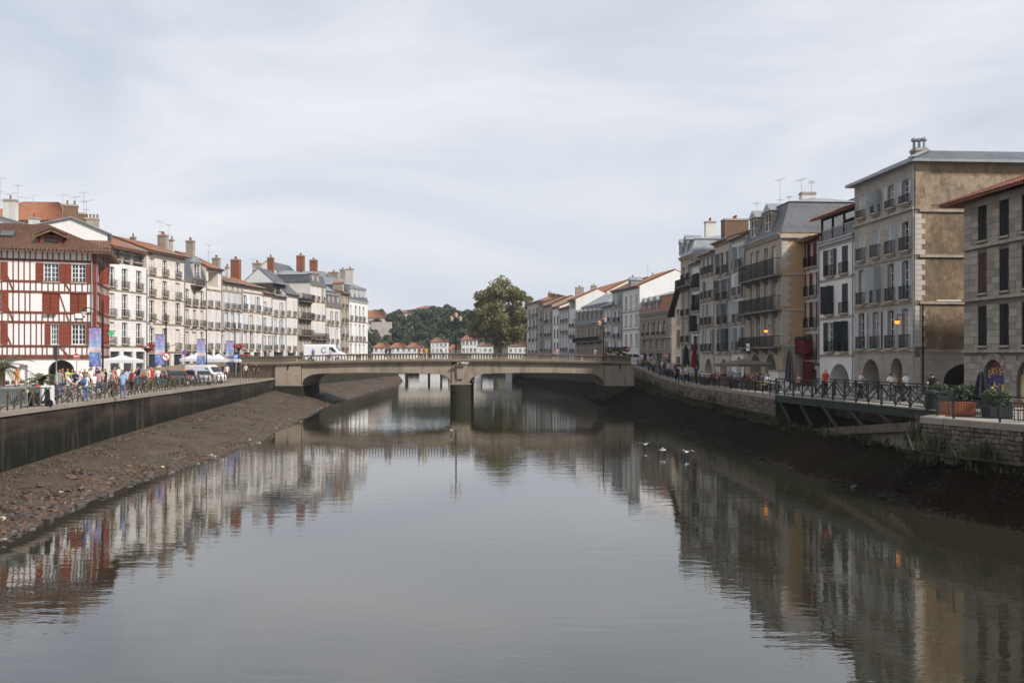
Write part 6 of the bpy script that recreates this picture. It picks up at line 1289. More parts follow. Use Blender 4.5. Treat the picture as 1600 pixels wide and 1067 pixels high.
# left quay
P_L = [(26, 82, 'orange', 'orange', 'stand', 'by the door of the half-timbered house'), (88, 62, 'white', 'black', 'stand', 'beside the narrow dark sign'), (107, 57, 'white', 'denim', 'lean', 'at the left railing', ' and green cap'),
       (134, 58, 'white', 'denim', 'standl', 'at the left quay railing', ' with backpack'), (147, 62, 'white', 'grey', 'walk', 'behind the bicycles on the left quay'), (155, 66, 'pink', 'denim', 'standl', 'behind the bicycles on the left quay'), (176, 66, 'beige', 'black', 'stand', 'behind the bicycles on the left quay'),
       (192, 62, 'lightblue', 'denim', 'lean', 'among the parked bicycles'), (206, 74, 'red', 'black', 'stand', 'near the white tent'), (230, 84, 'yellow', 'khaki', 'stand', 'near the white tent'), (236, 83, 'red', 'red', 'walkl', 'near the white tent'), (233, 80, 'white', 'beige', 'stand', 'near the white tent'), (247, 84, 'white', 'denim', 'walk', 'by the banner lamp post'),
       (337, 102, 'white', 'denim', 'walk', 'by the quay railing near the silver car'), (329, 104, 'orange', 'beige', 'walkl', 'by the quay railing near the silver car'), (384, 121, 'white', 'black', 'walk', 'below the bridge approach wall'), (400, 122, 'black', 'black', 'walk', 'below the bridge approach wall'), (287, 95, 'orange', 'brown', 'walk', 'behind the silver car'),
       (348, 116, 'black', 'denim', 'stand', 'beside the white van'), (355, 118, 'white', 'grey', 'walk', 'beside the white van'), (310, 116, 'lightblue', 'denim', 'stand', 'under the pale lavender tent'), (318, 117, 'white', 'black', 'stand', 'under the pale lavender tent'), (303, 117, 'pink', 'black', 'standl', 'under the pale lavender tent'), (217, 96, 'brown', 'black', 'sit', 'at the white tent café'), (222, 92, 'red', 'black', 'sitl', 'at the white tent café'), (196, 90, 'black', 'black', 'sit', 'at the white tent café'), (187, 92, 'grey', 'black', 'stand', 'under the white tent'), (203, 94, 'white', 'black', 'sit', 'at the white tent café'), (212, 88, 'white', 'denim', 'sit', 'at the white tent café')]
for p in P_L: person(p[0], p[1], Zq, p[2], p[3], p[4], p[5], pre=p[6] if len(p) > 6 else '', shorts=p[3] in ('khaki', 'beige'))
o = [q for q, x in PEOPLE if x == 134][0]; o.rotation_euler.z = PI
mb = MB(); mb.ball((0, 0, 0), .2, .8, .5, 1.15); tag(mb.build('backpack', cl('blue'), None, True, loc=(o.location.x, o.location.y - .2, 4.6)), 'blue backpack on the person in white at the left railing', 'backpack')
o = [q for q, x in PEOPLE if x == 107][0]; mb = MB(); mb.ball((0, 0, 0), .115, 1, 1.1, .75); mb.box(-.08, .08, -.22, -.1, -.02, .0); cp = tag(mb.build('cap', cl('lime'), None, True), 'lime green cap on the person leaning at the left railing', 'cap'); cp.location = (o.location.x, o.location.y, 3.4 + 1.7 * o.scale.x); o.rotation_euler.z = 1.9; cp.rotation_euler.z = 1.9
rx = random.Random(77)
for k in range(26):
    x = 92 + k * 6.6 + rx.uniform(-2, 2); Y = 66 + k * .9 + rx.uniform(-3, 10)
    person(x, Y, Zq, rx.choice(['white', 'white', 'black', 'grey', 'red', 'pink', 'beige', 'lightblue', 'navy', 'brown']), rx.choice(['black', 'denim', 'beige', 'navy']), rx.choice(['stand', 'standl', 'walk', 'walkl', 'carry']), 'in the left quay crowd')
# bridge
zdk = lambda x: 5.25 + cam_(x)
for x, s, t, ps, wh in [(418, 'white', 'grey', 'walk', 'at the left end of the bridge'), (489, 'blue', 'black', 'walk', 'in front of the white van on the bridge'), (516, 'lightblue', 'denim', 'walk', 'beside the bridge van'), (603, 'black', 'black', 'walk', 'on the bridge'), (609, 'navy', 'black', 'stand', 'on the bridge'), (655, 'red', 'black', 'walkl', 'on the bridge'), (666, 'yellow', 'white', 'walk', 'on the bridge'), (693, 'white', 'denim', 'walk', 'on the bridge left of the pier'), (662, 'orange', 'beige', 'walk', 'on the bridge'), (930, 'white', 'grey', 'stand', 'on the bridge near its right end'), (870, 'pink', 'grey', 'walk', 'on the bridge near its right end'), (944, 'orange', 'black', 'walkl', 'on the bridge near its right end')]:
    person(x, 127.0, zdk(ray(x) * 127), s, t, ps, wh)
# right quay
cr_ = ['white', 'black', 'red', 'lightblue', 'grey', 'pink', 'beige', 'blue', 'brown', 'navy']
rr = random.Random(21)
for k in range(16): x = 1004 + k * 3.1 + rr.uniform(-1, 1); Y = 124 - k * .9 + rr.uniform(-3, 3); person(x, Y, RZ(Y) + .02, cr_[k % 10], rr.choice(['denim', 'black', 'beige', 'navy']), rr.choice(['walk', 'walkl', 'stand', 'standl']), 'in the crowd beyond the right railing')
for x, Y, s, t, ps, wh in [(1056, 106, 'black', 'black', 'stand', 'beside the black parasol'), (1066, 104, 'black', 'black', 'stand', 'beside the black parasol'), (1074, 102, 'lime', 'blue', 'walk', 'beside the black parasol'), (1088, 98, 'navy', 'black', 'stand', 'on the right quay'), (1058, 97, 'black', 'black', 'walk', 'by the right quay railing'), (1065, 97, 'white', 'denim', 'walkl', 'by the right quay railing'), (1072, 97, 'white', 'black', 'walk', 'by the right quay railing')]: person(x, Y, RZ(Y) + .01, s, t, ps, wh)
seats = []
for k in range(22): x = 1098 + k * 5.0 + rr.uniform(-1.5, 1.5); Y = 96 - k * .9 + rr.uniform(-2, 2); seats.append((x, Y)); o = person(x, Y, RZ(Y), cr_[(k * 3) % 10], rr.choice(['denim', 'black', 'beige']), rr.choice(['sit', 'sitl']), 'at the taupe parasol café')
person(1290, 60.5, 3.56, 'red', 'black', 'stand', 'on the footbridge', 0.3, pre=' over white', hair=HAIR[3]); person(1248, 78, 3.4, 'bare', 'black', 'sitl', 'before the red kiosk', -1.2)
person(1345, 62, 3.41, 'white', 'black', 'lean', 'on a bicycle on the right quay', .8)
for x, Y, s, t, ps in [(1391, 56.5, 'white', 'grey', 'walk'), (1397.5, 58, 'beige', 'grey', 'walk'), (1404, 58.5, 'brown', 'black', 'walkl'), (1415, 56, 'white', 'brown', 'walk')]: person(x, Y, 3.41, s, t, ps, 'behind the footbridge railing', PI + .2)
person(1549, 44, 3.41, 'blue', 'black', 'sit', 'at the café behind the near railing', 1.2); person(1457, 52, 3.41, 'black', 'black', 'walk', 'at the near end of the footbridge', 2.6)

# ------------------------------------------------------------------ bicycles, scooters, cars
def bike_mesh():
    w_ = MB()
    for k in range(16):
        t0, t1 = 2 * PI * k / 16, 2 * PI * (k + 1) / 16; w_.tube((.33 * math.cos(t0), 0, .33 * math.sin(t0)), (.33 * math.cos(t1), 0, .33 * math.sin(t1)), .022, 5)
        if k % 2 == 0: w_.tube((0, 0, 0), (.32 * math.cos(t0), 0, .32 * math.sin(t0)), .004, 3)
    w_.tube((0, -.04, 0), (0, .04, 0), .03, 6)
    f = MB(); bb, st, hd, ra, fa = (-.05, 0, .3), (-.22, 0, .82), (.42, 0, .78), (-.5, 0, .34), (.58, 0, .34)
    for a, b in ((bb, st), (bb, (.44, 0, .7)), ((-.19, 0, .74), (.41, 0, .76)), (bb, ra), (ra, (-.19, 0, .74)), (hd, fa), ((.39, 0, .9), hd)): f.tube(a, b, .02, 5)
    f.tube((bb[0], -.1, .3), (bb[0], .1, .3), .05, 8)
    s = MB(); s.ball((-.24, 0, .87), .1, 1.4, .8, .4)
    h = MB(); h.tube((.39, 0, .9), (.42, 0, .98), .018, 5); h.tube((.42, -.28, 1.0), (.42, .28, 1.0), .016, 5); h.tube((.42, -.28, 1.0), (.3, -.3, .98), .02, 5); h.tube((.42, .28, 1.0), (.3, .3, .98), .02, 5)
    mat('tyre', (.015, .015, .015), .8, .2); return w_.mesh('wheel', M('tyre')), f, s.mesh('saddle', M('tyre'), True), h.mesh('handlebar', M('dark_iron'))
BWm, BF, BS, BH = bike_mesh(); FRM = {c: BF.mesh('frame', cl(c)) for c in ('black', 'red', 'white', 'blue', 'grey', 'green')}
BIKES = []
def bicycle(p, rz, c, where, lean=.08):
    g = empty('bicycle', p, rz, '%s bicycle %s' % (c, where), 'bicycle', 'bicycles parked along the quay'); g.rotation_euler = (lean, 0, rz)
    link('frame', FRM[c], g); link('saddle', BS, g); link('handlebar', BH, g)
    for x in (-.5, .58): link('wheel', BWm, g, (x, 0, .35))
    BIKES.append((g, 800 + F * p[0] / p[1])); return g
rr = random.Random(8)
for k in range(30):
    Y = 50 + k * 1.75 + rr.uniform(-.4, .4); x = lerp_tab(LW, Y) - 1.6 - rr.uniform(0, .5); c = rr.choice(['black', 'black', 'black', 'grey', 'red', 'white', 'blue', 'green']); bicycle((x, Y, 3.4), rr.uniform(-.3, .5) + (.0 if rr.random() < .8 else PI), c, 'parked behind the left quay railing', rr.uniform(-.1, .1))
for k in range(26):
    Y = 52 + k * 2.1 + rr.uniform(-.5, .5); bicycle((lerp_tab(LW, Y) - 3.4 - rr.uniform(0, 1.0), Y, 3.4), rr.uniform(-.4, .6), rr.choice(['black', 'black', 'grey', 'red', 'blue']), 'in the second row behind the left railing', rr.uniform(-.1, .1))
for k in range(3): bicycle((20.6 + k * .5, 59 - 7 * k, 3.41), 1.4 + k, ('black', 'grey', 'black')[k], 'standing behind the footbridge railing')
def scooter(x, Y, c, label):
    g = empty('scooter', (ray(x) * Y, Y, 3.4), rr.uniform(-.4, .4), label, 'scooter')
    b = MB(); b.prism([(-.75, .5), (-.7, .78), (-.1, .74), (0, .4), (.35, .35), (.5, .95), (.6, .95), (.62, .4), (.45, .22), (-.3, .2)], -.16, .16); b.build('body', cl('black'), g); g.scale = (.85, .85, .85)
    s = MB(); s.ball((-.4, 0, .82), .2, 1.8, .8, .45); s.build('seat', M('tyre'), g, True)
    h = MB(); h.tube((.5, 0, .9), (.48, 0, 1.1), .04, 6); h.tube((.46, -.32, 1.1), (.46, .32, 1.1), .02, 5); h.ball((.56, 0, 1.02), .09); h.build('handlebar', M('dark_iron'), g)
    for xx in (-.55, .62): w2 = MB(); w2.tube((xx, -.06, .23), (xx, .06, .23), .23, 14); w2.build('wheel', M('tyre'), g)
    t = MB(); t.ball((-.82, 0, .95), .19); t.build('top_box', cl(c if c != 'black' else 'grey'), g)
scooter(44, 54, 'yellow', 'yellow scooter parked beside the green barrier'); scooter(61, 52, 'yellow', 'second yellow scooter with round box near the palm'); scooter(30, 56, 'black', 'black scooter behind the green crowd barrier'); scooter(75, 60, 'red', 'red scooter near the small palm')
mat('car_glass', (.02, .025, .03), .08, .1); mat('rim', (.4, .4, .42), .35, .1, metal=.7); mat('car_silver', (.42, .45, .48), .3, .05, metal=.4); mat('car_dark', (.04, .045, .055), .25, .1); mat('car_white', (.72, .72, .72), .35, .05); mat('tail', (.4, .02, .02), .3, .1); mat('headlight', (.7, .7, .68), .15, .1); mat('car_red', (.3, .04, .03), .3, .1)
def car(name, p, rz, paint, label, kind='car', logo=False, sc_=1):
    g = empty(name, p, rz, label, 'van' if kind == 'van' else 'car'); 
    if kind == 'car': L, W_, prof, win = 4.0, 1.7, [(-2, .35), (-2.02, .75), (-1.9, .95), (-1.55, 1.38), (-1.0, 1.47), (.1, 1.45), (.95, .98), (1.75, .82), (2.0, .6), (2.0, .3), (1.6, .22), (-1.7, .22)], [[(-1.62, .98), (-1.42, 1.33), (-.95, 1.4), (-.55, 1.4), (-.55, .97)], [(-.47, .97), (-.47, 1.4), (.07, 1.38), (.72, .98)]]
    else: L, W_, prof, win = 5.4, 2.0, [(-2.7, .4), (-2.72, 2.1), (-2.55, 2.3), (.9, 2.32), (1.3, 2.2), (2.0, 1.35), (2.6, 1.1), (2.72, .8), (2.7, .35), (2.2, .28), (-2.3, .28)], [[(.75, 1.3), (.75, 2.0), (1.22, 2.0), (1.78, 1.35)]]
    yy = lambda z: W_ / 2 * (1 - (.2 * max(0, (z - .95) / .55) if kind == 'car' else .06 * max(0, (z - 1) / 1.3)) - .06 * max(0, (.5 - z) / .3))
    n = len(prof); b = MB(); vs = [(x, -yy(z) + .06, z) for x, z in prof] + [(x * 1.0, -yy(z) , z if 0 else z) for x, z in prof]
    ring = [[(x * k, s * yy(z) * f, (z - .75) * k + .75) for x, z in prof] for k, s, f in ((.955, -1, 1.0), (1, -1, .93), (1, 1, .93), (.955, 1, 1.0))]
    b.add([v for r_ in ring for v in r_], [tuple(range(n))] + [(r_ * n + (i + 1) % n, r_ * n + i, (r_ + 1) * n + i, (r_ + 1) * n + (i + 1) % n) for r_ in range(3) for i in range(n)] + [tuple(range(4 * n - 1, 3 * n - 1, -1))])
    body = b.build('body', M(paint), g)
    for wv in win:
        for s in (-1, 1): MB().add([(x * .955, s * (yy(z) + .012), (z - .75) * .955 + .75) for x, z in wv], [tuple(range(len(wv)))]).build('side_window', M('car_glass'), g)
    if kind == 'car': wsx = [(.2, 1.36), (.86, .99)]; rear = [(-1.6, 1.3), (-1.86, .97)]
    else: wsx = [(1.42, 2.08), (1.93, 1.38)]; rear = []
    for nm, sgs in (('windscreen', wsx), ('rear_window', rear)):
        if sgs: (xa, za), (xb, zb_) = sgs; sg = .055 * (1 if nm == 'windscreen' else -1); MB().quad((xa + sg, -yy(za) * .84, za + .035), (xa + sg, yy(za) * .84, za + .035), (xb + sg, yy(zb_) * .84, zb_ + .035), (xb + sg, -yy(zb_) * .84, zb_ + .035)).build(nm, M('car_glass'), g)
    for xx in ((-1.25, 1.3) if kind == 'car' else (-1.75, 1.75)):
        for s in (-1, 1):
            wh = MB(); wh.tube((0, -.1, 0), (0, .1, 0), .31, 16); wo_ = wh.build('wheel', M('tyre'), g, loc=(xx, s * (W_ / 2 - .1), .31)); rm = MB(); rm.tube((0, -.108, 0), (0, .108, 0), .19, 12); rm.build('rim', M('rim'), wo_)
    fx = 1.97 if kind == 'car' else 2.66; zl = .68 if kind == 'car' else .95
    for s in (-1, 1):
        mb = MB(); mb.ball((fx - .06, s * W_ * .36, zl), .12, .8, 1.3, .7); mb.build('headlight', M('headlight'), g, True); mb = MB(); mb.box(-fx - .05, -fx + .05, s * W_ * .40 - .09, s * W_ * .40 + .09, zl + .05, zl + .3); mb.build('tail_light', M('tail'), g); mb = MB(); mb.ball((fx * .42, s * (W_ / 2 + .06), 1.0 if kind == 'car' else 1.35), .1, .7, 1, .8); mb.build('mirror', M(paint), g, True)
    if logo:
        mb = MB(); c0 = (.0, 1.55)
        for j in range(18):
            t0, t1 = .5 + j * .3, .5 + (j + 1) * .3; mb.bar((c0[0] + .3 * math.cos(t0), -yy(1.5) - .012, c0[1] + .34 * math.sin(t0)), (c0[0] + .3 * math.cos(t1), -yy(1.5) - .012, c0[1] + .34 * math.sin(t1)), .006, .07)
        mb.build('logo', M('dark_iron'), g)
    return g
car('parked_car', (ray(303) * 94, 94, 3.4), -.75 + PI, 'car_silver', 'silver hatchback parked behind the left quay railing'); car('parked_car', (ray(268) * 90, 90, 3.4), -.9 + PI, 'car_dark', 'dark hatchback left of the silver hatchback')
car('white_van', (ray(321) * 100, 100, 3.4), -.35, 'car_white', 'white van parked behind the silver hatchback', 'van').scale = (.72, .8, .78); car('white_van', (ray(508) * 132, 132, 5.36), 0, 'car_white', 'white van with a dark ring logo driving on the bridge', 'van', True)
for k in range(5): car('parked_car', (ray(733 + k * 9) * 425, 425, 3.6), PI / 2 * 0 + .3 * (k % 2), ('car_silver', 'car_dark', 'car_white', 'car_silver', 'car_dark')[k], ('leftmost', 'second', 'middle', 'fourth', 'rightmost')[k] + ' of the cars parked far away under the tree')
car('parked_car', (ray(992) * 133, 133, 5.06), .1, 'car_white', 'white car at the right bridge end'); car('parked_car', (ray(389) * 131, 131, 4.9), 0, 'car_red', 'red car on the left approach to the bridge')
tag(MB().box(-300, 300, 420, 440, 3.3, 3.58).build('far_road', M('asphalt')), kind='structure')

# ------------------------------------------------------------------ tents, parasols, café furniture, planters, palms
mat('canvas_white', (.6, .59, .58), .8, .05); mat('canvas_lavender', (.5, .5, .58), .8, .05); mat('canvas_taupe', (.12, .1, .085), .85, .08); mat('canvas_black', (.022, .022, .026), .85, .1); mat('canvas_red', (.12, .015, .015), .85, .1)
def tent(x, ytop, Y, w_, d_, h, mt, label):
    g = empty('market_tent', (ray(x) * Y, Y, 3.4), .05, label, 'tent'); top = HC + (HY - ytop) * Y / F - 3.4; c = MB(); a, b = w_ / 2, d_ / 2
    c.add([(-a, -b, h), (a, -b, h), (a, b, h), (-a, b, h), (-a * .35, -b * .35, h + (top - h) * .5), (a * .35, -b * .35, h + (top - h) * .5), (a * .35, b * .35, h + (top - h) * .5), (-a * .35, b * .35, h + (top - h) * .5), (0, 0, top)], [(0, 1, 5, 4), (1, 2, 6, 5), (2, 3, 7, 6), (3, 0, 4, 7), (4, 5, 8), (5, 6, 8), (6, 7, 8), (7, 4, 8)])
    c.box(-a, a, -b - .02, -b, h - .3, h); c.box(-a, a, b, b + .02, h - .3, h); c.box(-a - .02, -a, -b, b, h - .3, h); c.box(a, a + .02, -b, b, h - .3, h); c.build('canopy', M(mt), g)
    for sx in (-1, 1):
        for sy in (-1, 1): MB().tube((sx * a * .98, sy * b * .98, 0), (sx * a * .98, sy * b * .98, h), .03, 6).build('leg', M('galvanised'), g)
tent(191, 554, 95, 3.0, 3.0, 2.35, 'canvas_white', 'white pyramid market tent beside the half-timbered house'); tent(314, 547, 119, 4.0, 3.5, 2.4, 'canvas_lavender', 'pale lavender market tent behind the white van'); tent(345, 551, 123, 4.4, 3, 2.3, 'canvas_white', 'grey-white tent by the left approach ramp')
def parasol(x, Y, ytop, yb, r, mt, label, closed=False, zb=None):
    zb = RZ(Y) if zb is None else zb; g = empty('parasol', (ray(x) * Y, Y, zb), .4, label, 'parasol'); top = HC + (HY - ytop) * Y / F - zb
    MB().tube((0, 0, 0), (0, 0, top - .05), .035, 6).build('pole', M('dark_iron'), g); MB().box(-.35, .35, -.35, .35, 0, .1).build('base', M('dark_stone'), g)
    if closed:
        c = MB(); n = 16; vs = []; prof = [(.04, 0), (.15, .12), (.22, .4), (.28, .7), (.34, .93), (.2, 1)]; hh = min(2.4, top - .7)
        for r_, t in prof:
            for i in range(n): k = r_ * (1.15 if i % 2 else .75); vs.append((k * math.cos(2 * PI * i / n), k * math.sin(2 * PI * i / n), top - hh * t))
        c.add(vs, [(j * n + i, (j + 1) * n + i, (j + 1) * n + (i + 1) % n, j * n + (i + 1) % n) for j in range(5) for i in range(n)]); c.build('folded_canopy', M(mt), g)
    else:
        lo = HC + (HY - yb) * Y / F - zb; c = MB(); a = r
        sq = [(-a, -a), (a, -a), (a, a), (-a, a)]; c.add([(x_, y_, lo) for x_, y_ in sq] + [(0, 0, top)], [(0, 1, 4), (1, 2, 4), (2, 3, 4), (3, 0, 4)]); c.add([(x_, y_, lo) for x_, y_ in sq] + [(x_ * 1.01, y_ * 1.01, lo - .22) for x_, y_ in sq], [(0, 4, 5, 1), (1, 5, 6, 2), (2, 6, 7, 3), (3, 7, 4, 0)]); c.build('canopy', M(mt), g)
        for x_, y_ in sq: MB().tube((x_ * .98, y_ * .98, lo - .02), (0, 0, lo * .75 + top * .2), .015, 4).build('rib', M('dark_iron'), g)
parasol(1163, 84, 560.5, 568.5, 1.75, 'canvas_taupe', 'large open taupe parasol over the right quay café')
parasol(1234, 74, 546, 0, .4, 'canvas_black', 'closed black parasol at the mansard house corner', True); parasol(1072, 108, 539, 0, .4, 'canvas_black', 'closed black parasol before the brown stone house', True); parasol(1085, 105, 539, 0, .4, 'canvas_red', 'closed dark red parasol before the narrow pale house', True); parasol(1534, 45, 580, 0, .4, 'canvas_black', 'closed black parasol in front of the painted arch', True)
mat('chair_wood', (.09, .05, .03), .6, .2, rnd=.2); mat('kiosk_red', (.1, .012, .014), .55, .2)
def chair_protos():
    s = MB(); s.box(-.21, .21, -.21, .21, .43, .47); l = MB().tube((0, 0, 0), (0, 0, .43), .018, 5)
    b = MB()
    for k in range(8): t0, t1 = PI * k / 8, PI * (k + 1) / 8; b.tube((.21 * math.cos(t0), .2, .55 + .33 * math.sin(t0)), (.21 * math.cos(t1), .2, .55 + .33 * math.sin(t1)), .02, 5)
    b.box(-.2, .2, .19, .21, .55, .8); b.tube((-.21, .2, .45), (-.21, .2, .56), .02, 5); b.tube((.21, .2, .45), (.21, .2, .56), .02, 5)
    return s.mesh('seat', M('chair_wood')), l.mesh('leg', M('dark_iron')), b.mesh('backrest', M('chair_wood'))
CS, CLg, CB = chair_protos(); CHAIRS = []
def chair(p, rz, where):
    g = empty('cafe_chair', p, rz, 'brown café chair ' + where, 'chair', 'café chairs on the quays'); link('seat', CS, g); link('backrest', CB, g)
    for sx in (-.18, .18):
        for sy in (-.18, .18): link('leg', CLg, g, (sx, sy, 0))
    CHAIRS.append((g, 800 + F * p[0] / p[1]))
TABLES = []
def table(p, where):
    g = empty('cafe_table', p, 0, 'round café table ' + where, 'table', 'café tables on the quays'); MB().lathe([(.36, .71), (.36, .74)], 14).build('table_top', M('chair_wood'), g); MB().lathe([(.25, 0), (.04, .05), (.035, .7)], 8).build('pedestal', M('dark_iron'), g); TABLES.append((g, 800 + F * p[0] / p[1]))
for o, x in PEOPLE:
    if 'sitting' in o['label']:
        z = o.location.z; a = o.rotation_euler.z; wh = o['label'].split('sitting ')[1]; chair((o.location.x - math.sin(a) * .02, o.location.y + math.cos(a) * .02, z), a, wh)
        if x % 2 < 1.2: table((o.location.x + math.sin(a) * .75, o.location.y - math.cos(a) * .75, z), wh)
for k in range(7): chair((20.6 + (k % 3) * .9, 40.3 - k * .75, 3.41), k * 1.1, 'behind the near right railing')
for k in range(2): table((20.9 + k, 39.6 - 2.2 * k, 3.41), 'behind the near right railing')
for k in range(6): chair((ray(6 + k * 9) * (74 + k), 74 + k, 3.4), k * 1.3, 'in front of the half-timbered house')
# red kiosk box with plants beside the mansard house
KU = R1.u(1256, -1.0) - R1.u(1240, -1.0); kb = empty('red_kiosk', R1.pt(R1.u(1240, -1.0), -1.0, 3.4), R1.ang, 'dark red timber kiosk with plants on top beside the ochre wall', 'kiosk'); mb = MB(); mb.box(0, KU, 0, .8, 2.9, 4.15); mb.box(0, .12, 0, .12, 0, 2.899); mb.box(KU - .12, KU, 0, .12, 0, 2.899); mb.box(0, KU, -.05, -.001, 3.0, 3.08); mb.box(.0, KU, .7, .8, 0, 2.899); mb.build('cabin', M('kiosk_red'), kb)
rr = random.Random(4); crown([((rr.uniform(.1, KU - .1), rr.uniform(.1, .7), 4.25), .3) for k in range(7)], 60, .09, 5).build('plants', M('hedge_leaf'), kb)
pd = empty('stone_plinth', R2.pt(R2.u(1228), -1.6, 3.4), R2.ang, 'pale panelled stone plinth under the closed black parasol', 'plinth'); MB().box(0, 2.6, 0, 1.2, 0, 1.35).build('body', M('white_blocks'), pd); MB().box(-.08, 2.68, -.08, 1.28, 1.352, 1.47).build('cap', M('coping'), pd)
def hedge(name, p, w_, d_, h, zp, label, pot, n, seed, rz=0):
    g = empty(name, p, rz, label, 'planter'); b = MB(); b.box(-w_ / 2, w_ / 2, -d_ / 2, d_ / 2, 0, zp); b.build('box', M(pot), g)
    for k in range(3): MB().box(-w_ / 2 + w_ * k / 3 + .02, -w_ / 2 + w_ * (k + 1) / 3 - .02, -d_ / 2 - .03, -d_ / 2 - .002, .06, zp - .05).build('panel', M(pot), g)
    r2 = random.Random(seed); crown([((r2.uniform(-.46, .46) * w_, r2.uniform(-.4, .4) * d_, zp + r2.uniform(.1, .95) * h), .26) for k in range(n)], 110, .06, seed).build('foliage', M('hedge_leaf'), g); return g
mat('rust_planter', (.24, .07, .03), .7, .3); mat('black_pot', (.02, .02, .022), .6, .2)
hedge('hedge_planter', (ray(1502) * 47.5, 47.5, 3.41), 2.6, .8, .72, .5, 'clipped green hedge in a long box by the painted arches', 'black_pot', 42, 1)
tag(empty('rust_box', (ray(1494) * 43.8, 43.8, 3.41), -.2), 'rust-red wooden planter box behind the near railing', 'planter'); rbx = bpy.data.objects['rust_box']
for k in range(4): MB().box(-.75 + .375 * k, -.39 + .375 * k, -.3, .3, 0, .62).build('plank', M('rust_planter'), rbx)
hedge('shrub_pot', (ray(1558) * 42.5, 42.5, 3.41), 1.0, .7, .62, .5, 'round green shrub in a black pot behind the near railing', 'black_pot', 16, 2); hedge('hedge_planter', (ray(963) * 130, 130, 5.05), 3.2, 1.2, 1.2, 1.1, 'dark green bushes in planter at the right bridge end', 'dark_concrete', 26, 3)
b = empty('litter_bin', (ray(1457) * 46.8, 46.8, 3.41), 0, 'grey-green litter bin at the near end of the footbridge', 'bin'); MB().lathe([(.3, 0), (.32, .9)], 12).build('body', M('green_iron'), b); MB().lathe([(.34, .905), (.3, 1.0), (.1, 1.06)], 12).build('lid', M('green_iron'), b)
def palm(x, Y, h, r, label, n, seed):
    g = empty('palm_tree', (ray(x) * Y, Y, 3.4), 0, label, 'palm'); r2 = random.Random(seed); t = MB(); m = 9
    for k in range(m): t.tube((0, 0, h * k / m), (0, 0, h * (k + 1) / m), .24 - .004 * k, 8, .2 - .004 * k)
    t.build('trunk', M('bark'), g)
    for k in range(n):
        a = r2.uniform(0, 2 * PI); el = r2.uniform(-.1, 1.25); L = r * r2.uniform(.8, 1.15); d = Vector((math.cos(a), math.sin(a), 0)); sd = Vector((-d.y, d.x, 0)); b = MB(); pts = []
        for i in range(9): s = i / 8; pts.append(d * (L * s * math.cos(el * (1 - .3 * s))) + Vector((0, 0, h + L * s * math.sin(el) - .55 * L * s * s)))
        for p, q in zip(pts, pts[1:]): b.tube(p, q, .018, 4)
        for i in range(1, 9):
            for f in (0, .5):
                p = pts[i - 1].lerp(pts[i], f)
                for s in (-1, 1): ll = L * .3 * (1 - .6 * i / 9); tip = p + sd * s * ll + (pts[i] - pts[i - 1]).normalized() * ll * .7 + Vector((0, 0, -ll * .2)); w3 = (pts[i] - pts[i - 1]).normalized() * .03; b.add([p - w3, p + w3, tip], [(0, 1, 2)])
        b.build('frond', M('palm_leaf'), g)
palm(3, 60, 1.9, 1.9, 'tall palm at the left frame edge', 34, 1); palm(64, 68, 1.0, 1.15, 'small fan palm before the dark archway', 40, 2)
# hanging flower baskets
mat('geranium', (.3, .03, .02), .7, .3, 6)
for x, y, Y, lb in ((230, 544, 92, 'red geranium basket on a post left of the banner lamp'), (373, 543, 121, 'red geranium basket by the left bridge approach')):
    g = empty('flower_basket', at(x, y, Y), 0, lb, 'flower basket'); z0 = 3.4 - g.location.z; r2 = random.Random(int(x)); MB().tube((0, 0, z0), (0, 0, 0), .04, 6).build('post', M('dark_iron'), g); MB().lathe([(.1, -.35), (.35, -.05), (.38, 0)], 10).build('bowl', M('dark_iron'), g)
    crown([((r2.uniform(-.5, .5), r2.uniform(-.4, .4), r2.uniform(-.15, .35)), .28) for k in range(10)], 60, .05, int(x)).build('blooms', M('geranium'), g)
# crowd barrier and board at the left edge
for k, (x, Y) in enumerate(((6, 49.5), (30, 52))):
    g = empty('crowd_barrier', (ray(x) * Y, Y, 3.4), .1, ('left', 'right')[k] + ' of two grey-green mesh crowd barriers at the left quay railing', 'barrier')
    mb = MB(); mb.tube((-1.1, 0, 1.05), (1.1, 0, 1.05), .025, 6); mb.tube((-1.1, 0, .2), (1.1, 0, .2), .025, 6); mb.tube((-1.1, 0, .2), (-1.1, 0, 1.05), .025, 6); mb.tube((1.1, 0, .2), (1.1, 0, 1.05), .025, 6); mb.build('frame', M('galvanised'), g)
    mb = MB(); [mb.tube((-1.1 + 2.2 * i / 24, 0, .2), (-1.1 + 2.2 * i / 24, 0, 1.05), .008, 4) for i in range(1, 24)]; mb.build('bars', M('galvanised'), g); mat('mesh_green', (.1, .13, .12), .7, .15); MB().box(-1.05, 1.05, .02, .03, .25, 1.0).build('cover', M('mesh_green'), g)
    for s in (-.8, .8): MB().bar((s, -.35, .03), (s, .35, .03), .05, .04).build('foot', M('galvanised'), g)
g = empty('notice_board', (ray(74) * 53, 53, 3.4), .1, 'white upright notice board behind the left quay railing', 'board'); MB().box(-.35, .35, -.03, .03, .1, 1.1).build('panel', M('white_paint'), g); MB().box(-.4, .4, -.2, .2, 0, .09).build('foot', M('galvanised'), g)
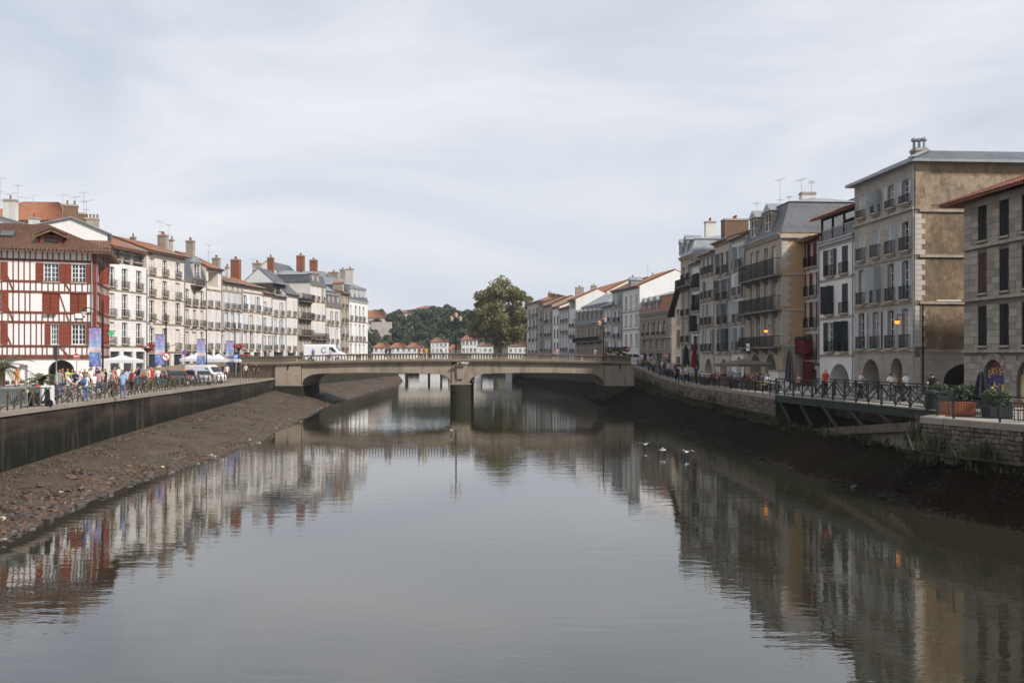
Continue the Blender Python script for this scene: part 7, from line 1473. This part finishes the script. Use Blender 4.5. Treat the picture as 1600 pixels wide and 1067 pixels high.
# gulls skimming the water
for k, (x, y, s) in enumerate(((1008, 694, 1.0), (1035, 703, 1.1), (1073, 706, .9), (705, 672, .6))):
    p = gp(x, y, .35); g = empty('gull', p, .4 + k, ('leftmost flying', 'middle flying', 'rightmost flying', 'lone')[k] + ' white gull low over the river', 'gull'); g.scale = (.75, .75, .75); b = MB(); b.ball((0, 0, 0), .11, .7, 1.9, .7); b.ball((0, -.22, .03), .055); b.add([(0, -.27, .03), (.015, -.26, .02), (-.015, -.26, .02), (0, -.32, .01)], [(0, 1, 3), (0, 3, 2), (1, 2, 3)]); b.add([(-.04, .17, 0), (.04, .17, 0), (.09, .32, .01), (-.09, .32, .01)], [(0, 1, 2, 3)]); b.build('body', M('sign_white'), g, True)
    for sx in (-1, 1):
        w2 = MB(); w2.add([(sx * .05, -.1, .03), (sx * .05, .08, .03), (sx * .35, .06, .16), (sx * .35, -.12, .17), (sx * .75, .08, .08), (sx * .72, -.02, .09)], [(0, 1, 2, 3), (3, 2, 4, 5)]); w2.build('wing', M('galvanised'), g)
# ------------------------------------------------------------------ labels that would repeat get their place in the row
def ordinal(lst):
    by = {}
    for o, x in lst: by.setdefault(o['label'], []).append((x, o))
    words = ['leftmost', 'second from left', 'third from left', 'fourth from left', 'fifth from left', 'sixth from left', 'seventh from left', 'eighth from left', 'ninth from left', 'tenth from left', 'eleventh from left', 'twelfth from left', 'thirteenth from left', 'fourteenth from left', 'fifteenth from left', 'sixteenth from left', 'seventeenth from left', 'eighteenth from left', 'nineteenth from left', 'twentieth from left', 'twenty-first from left', 'twenty-second from left', 'twenty-third from left', 'twenty-fourth from left', 'twenty-fifth from left', 'twenty-sixth from left', 'twenty-seventh from left', 'twenty-eighth from left', 'twenty-ninth from left', 'thirtieth from left']
    for lb, l in by.items():
        if len(l) > 1:
            for k, (x, o) in enumerate(sorted(l, key=lambda t: t[0])): o['label'] = lb + ', ' + words[min(k, 29)]
ordinal(PEOPLE); ordinal(BIKES); ordinal(CHAIRS); ordinal(TABLES)
ordinal([(o, 800 + F * o.location.x / o.location.y) for o in bpy.data.objects if o.name.startswith('hillside_tree')])

# ------------------------------------------------------------------ thin summer haze round the whole place
hm = bpy.data.materials.new('haze'); hm.use_nodes = True; hn = hm.node_tree; hn.nodes.clear(); ho = hn.nodes.new('ShaderNodeOutputMaterial'); hv = hn.nodes.new('ShaderNodeVolumePrincipled')
hv.inputs['Color'].default_value = (0.82, 0.88, 0.96, 1); hv.inputs['Density'].default_value = 0.00012; hn.links.new(hv.outputs[0], ho.inputs['Volume'])
tag(MB().box(-1600, 1600, -120, 1700, -3, 64).build('haze', hm), 'thin pale haze over the river and the town', 'haze', kind='stuff')
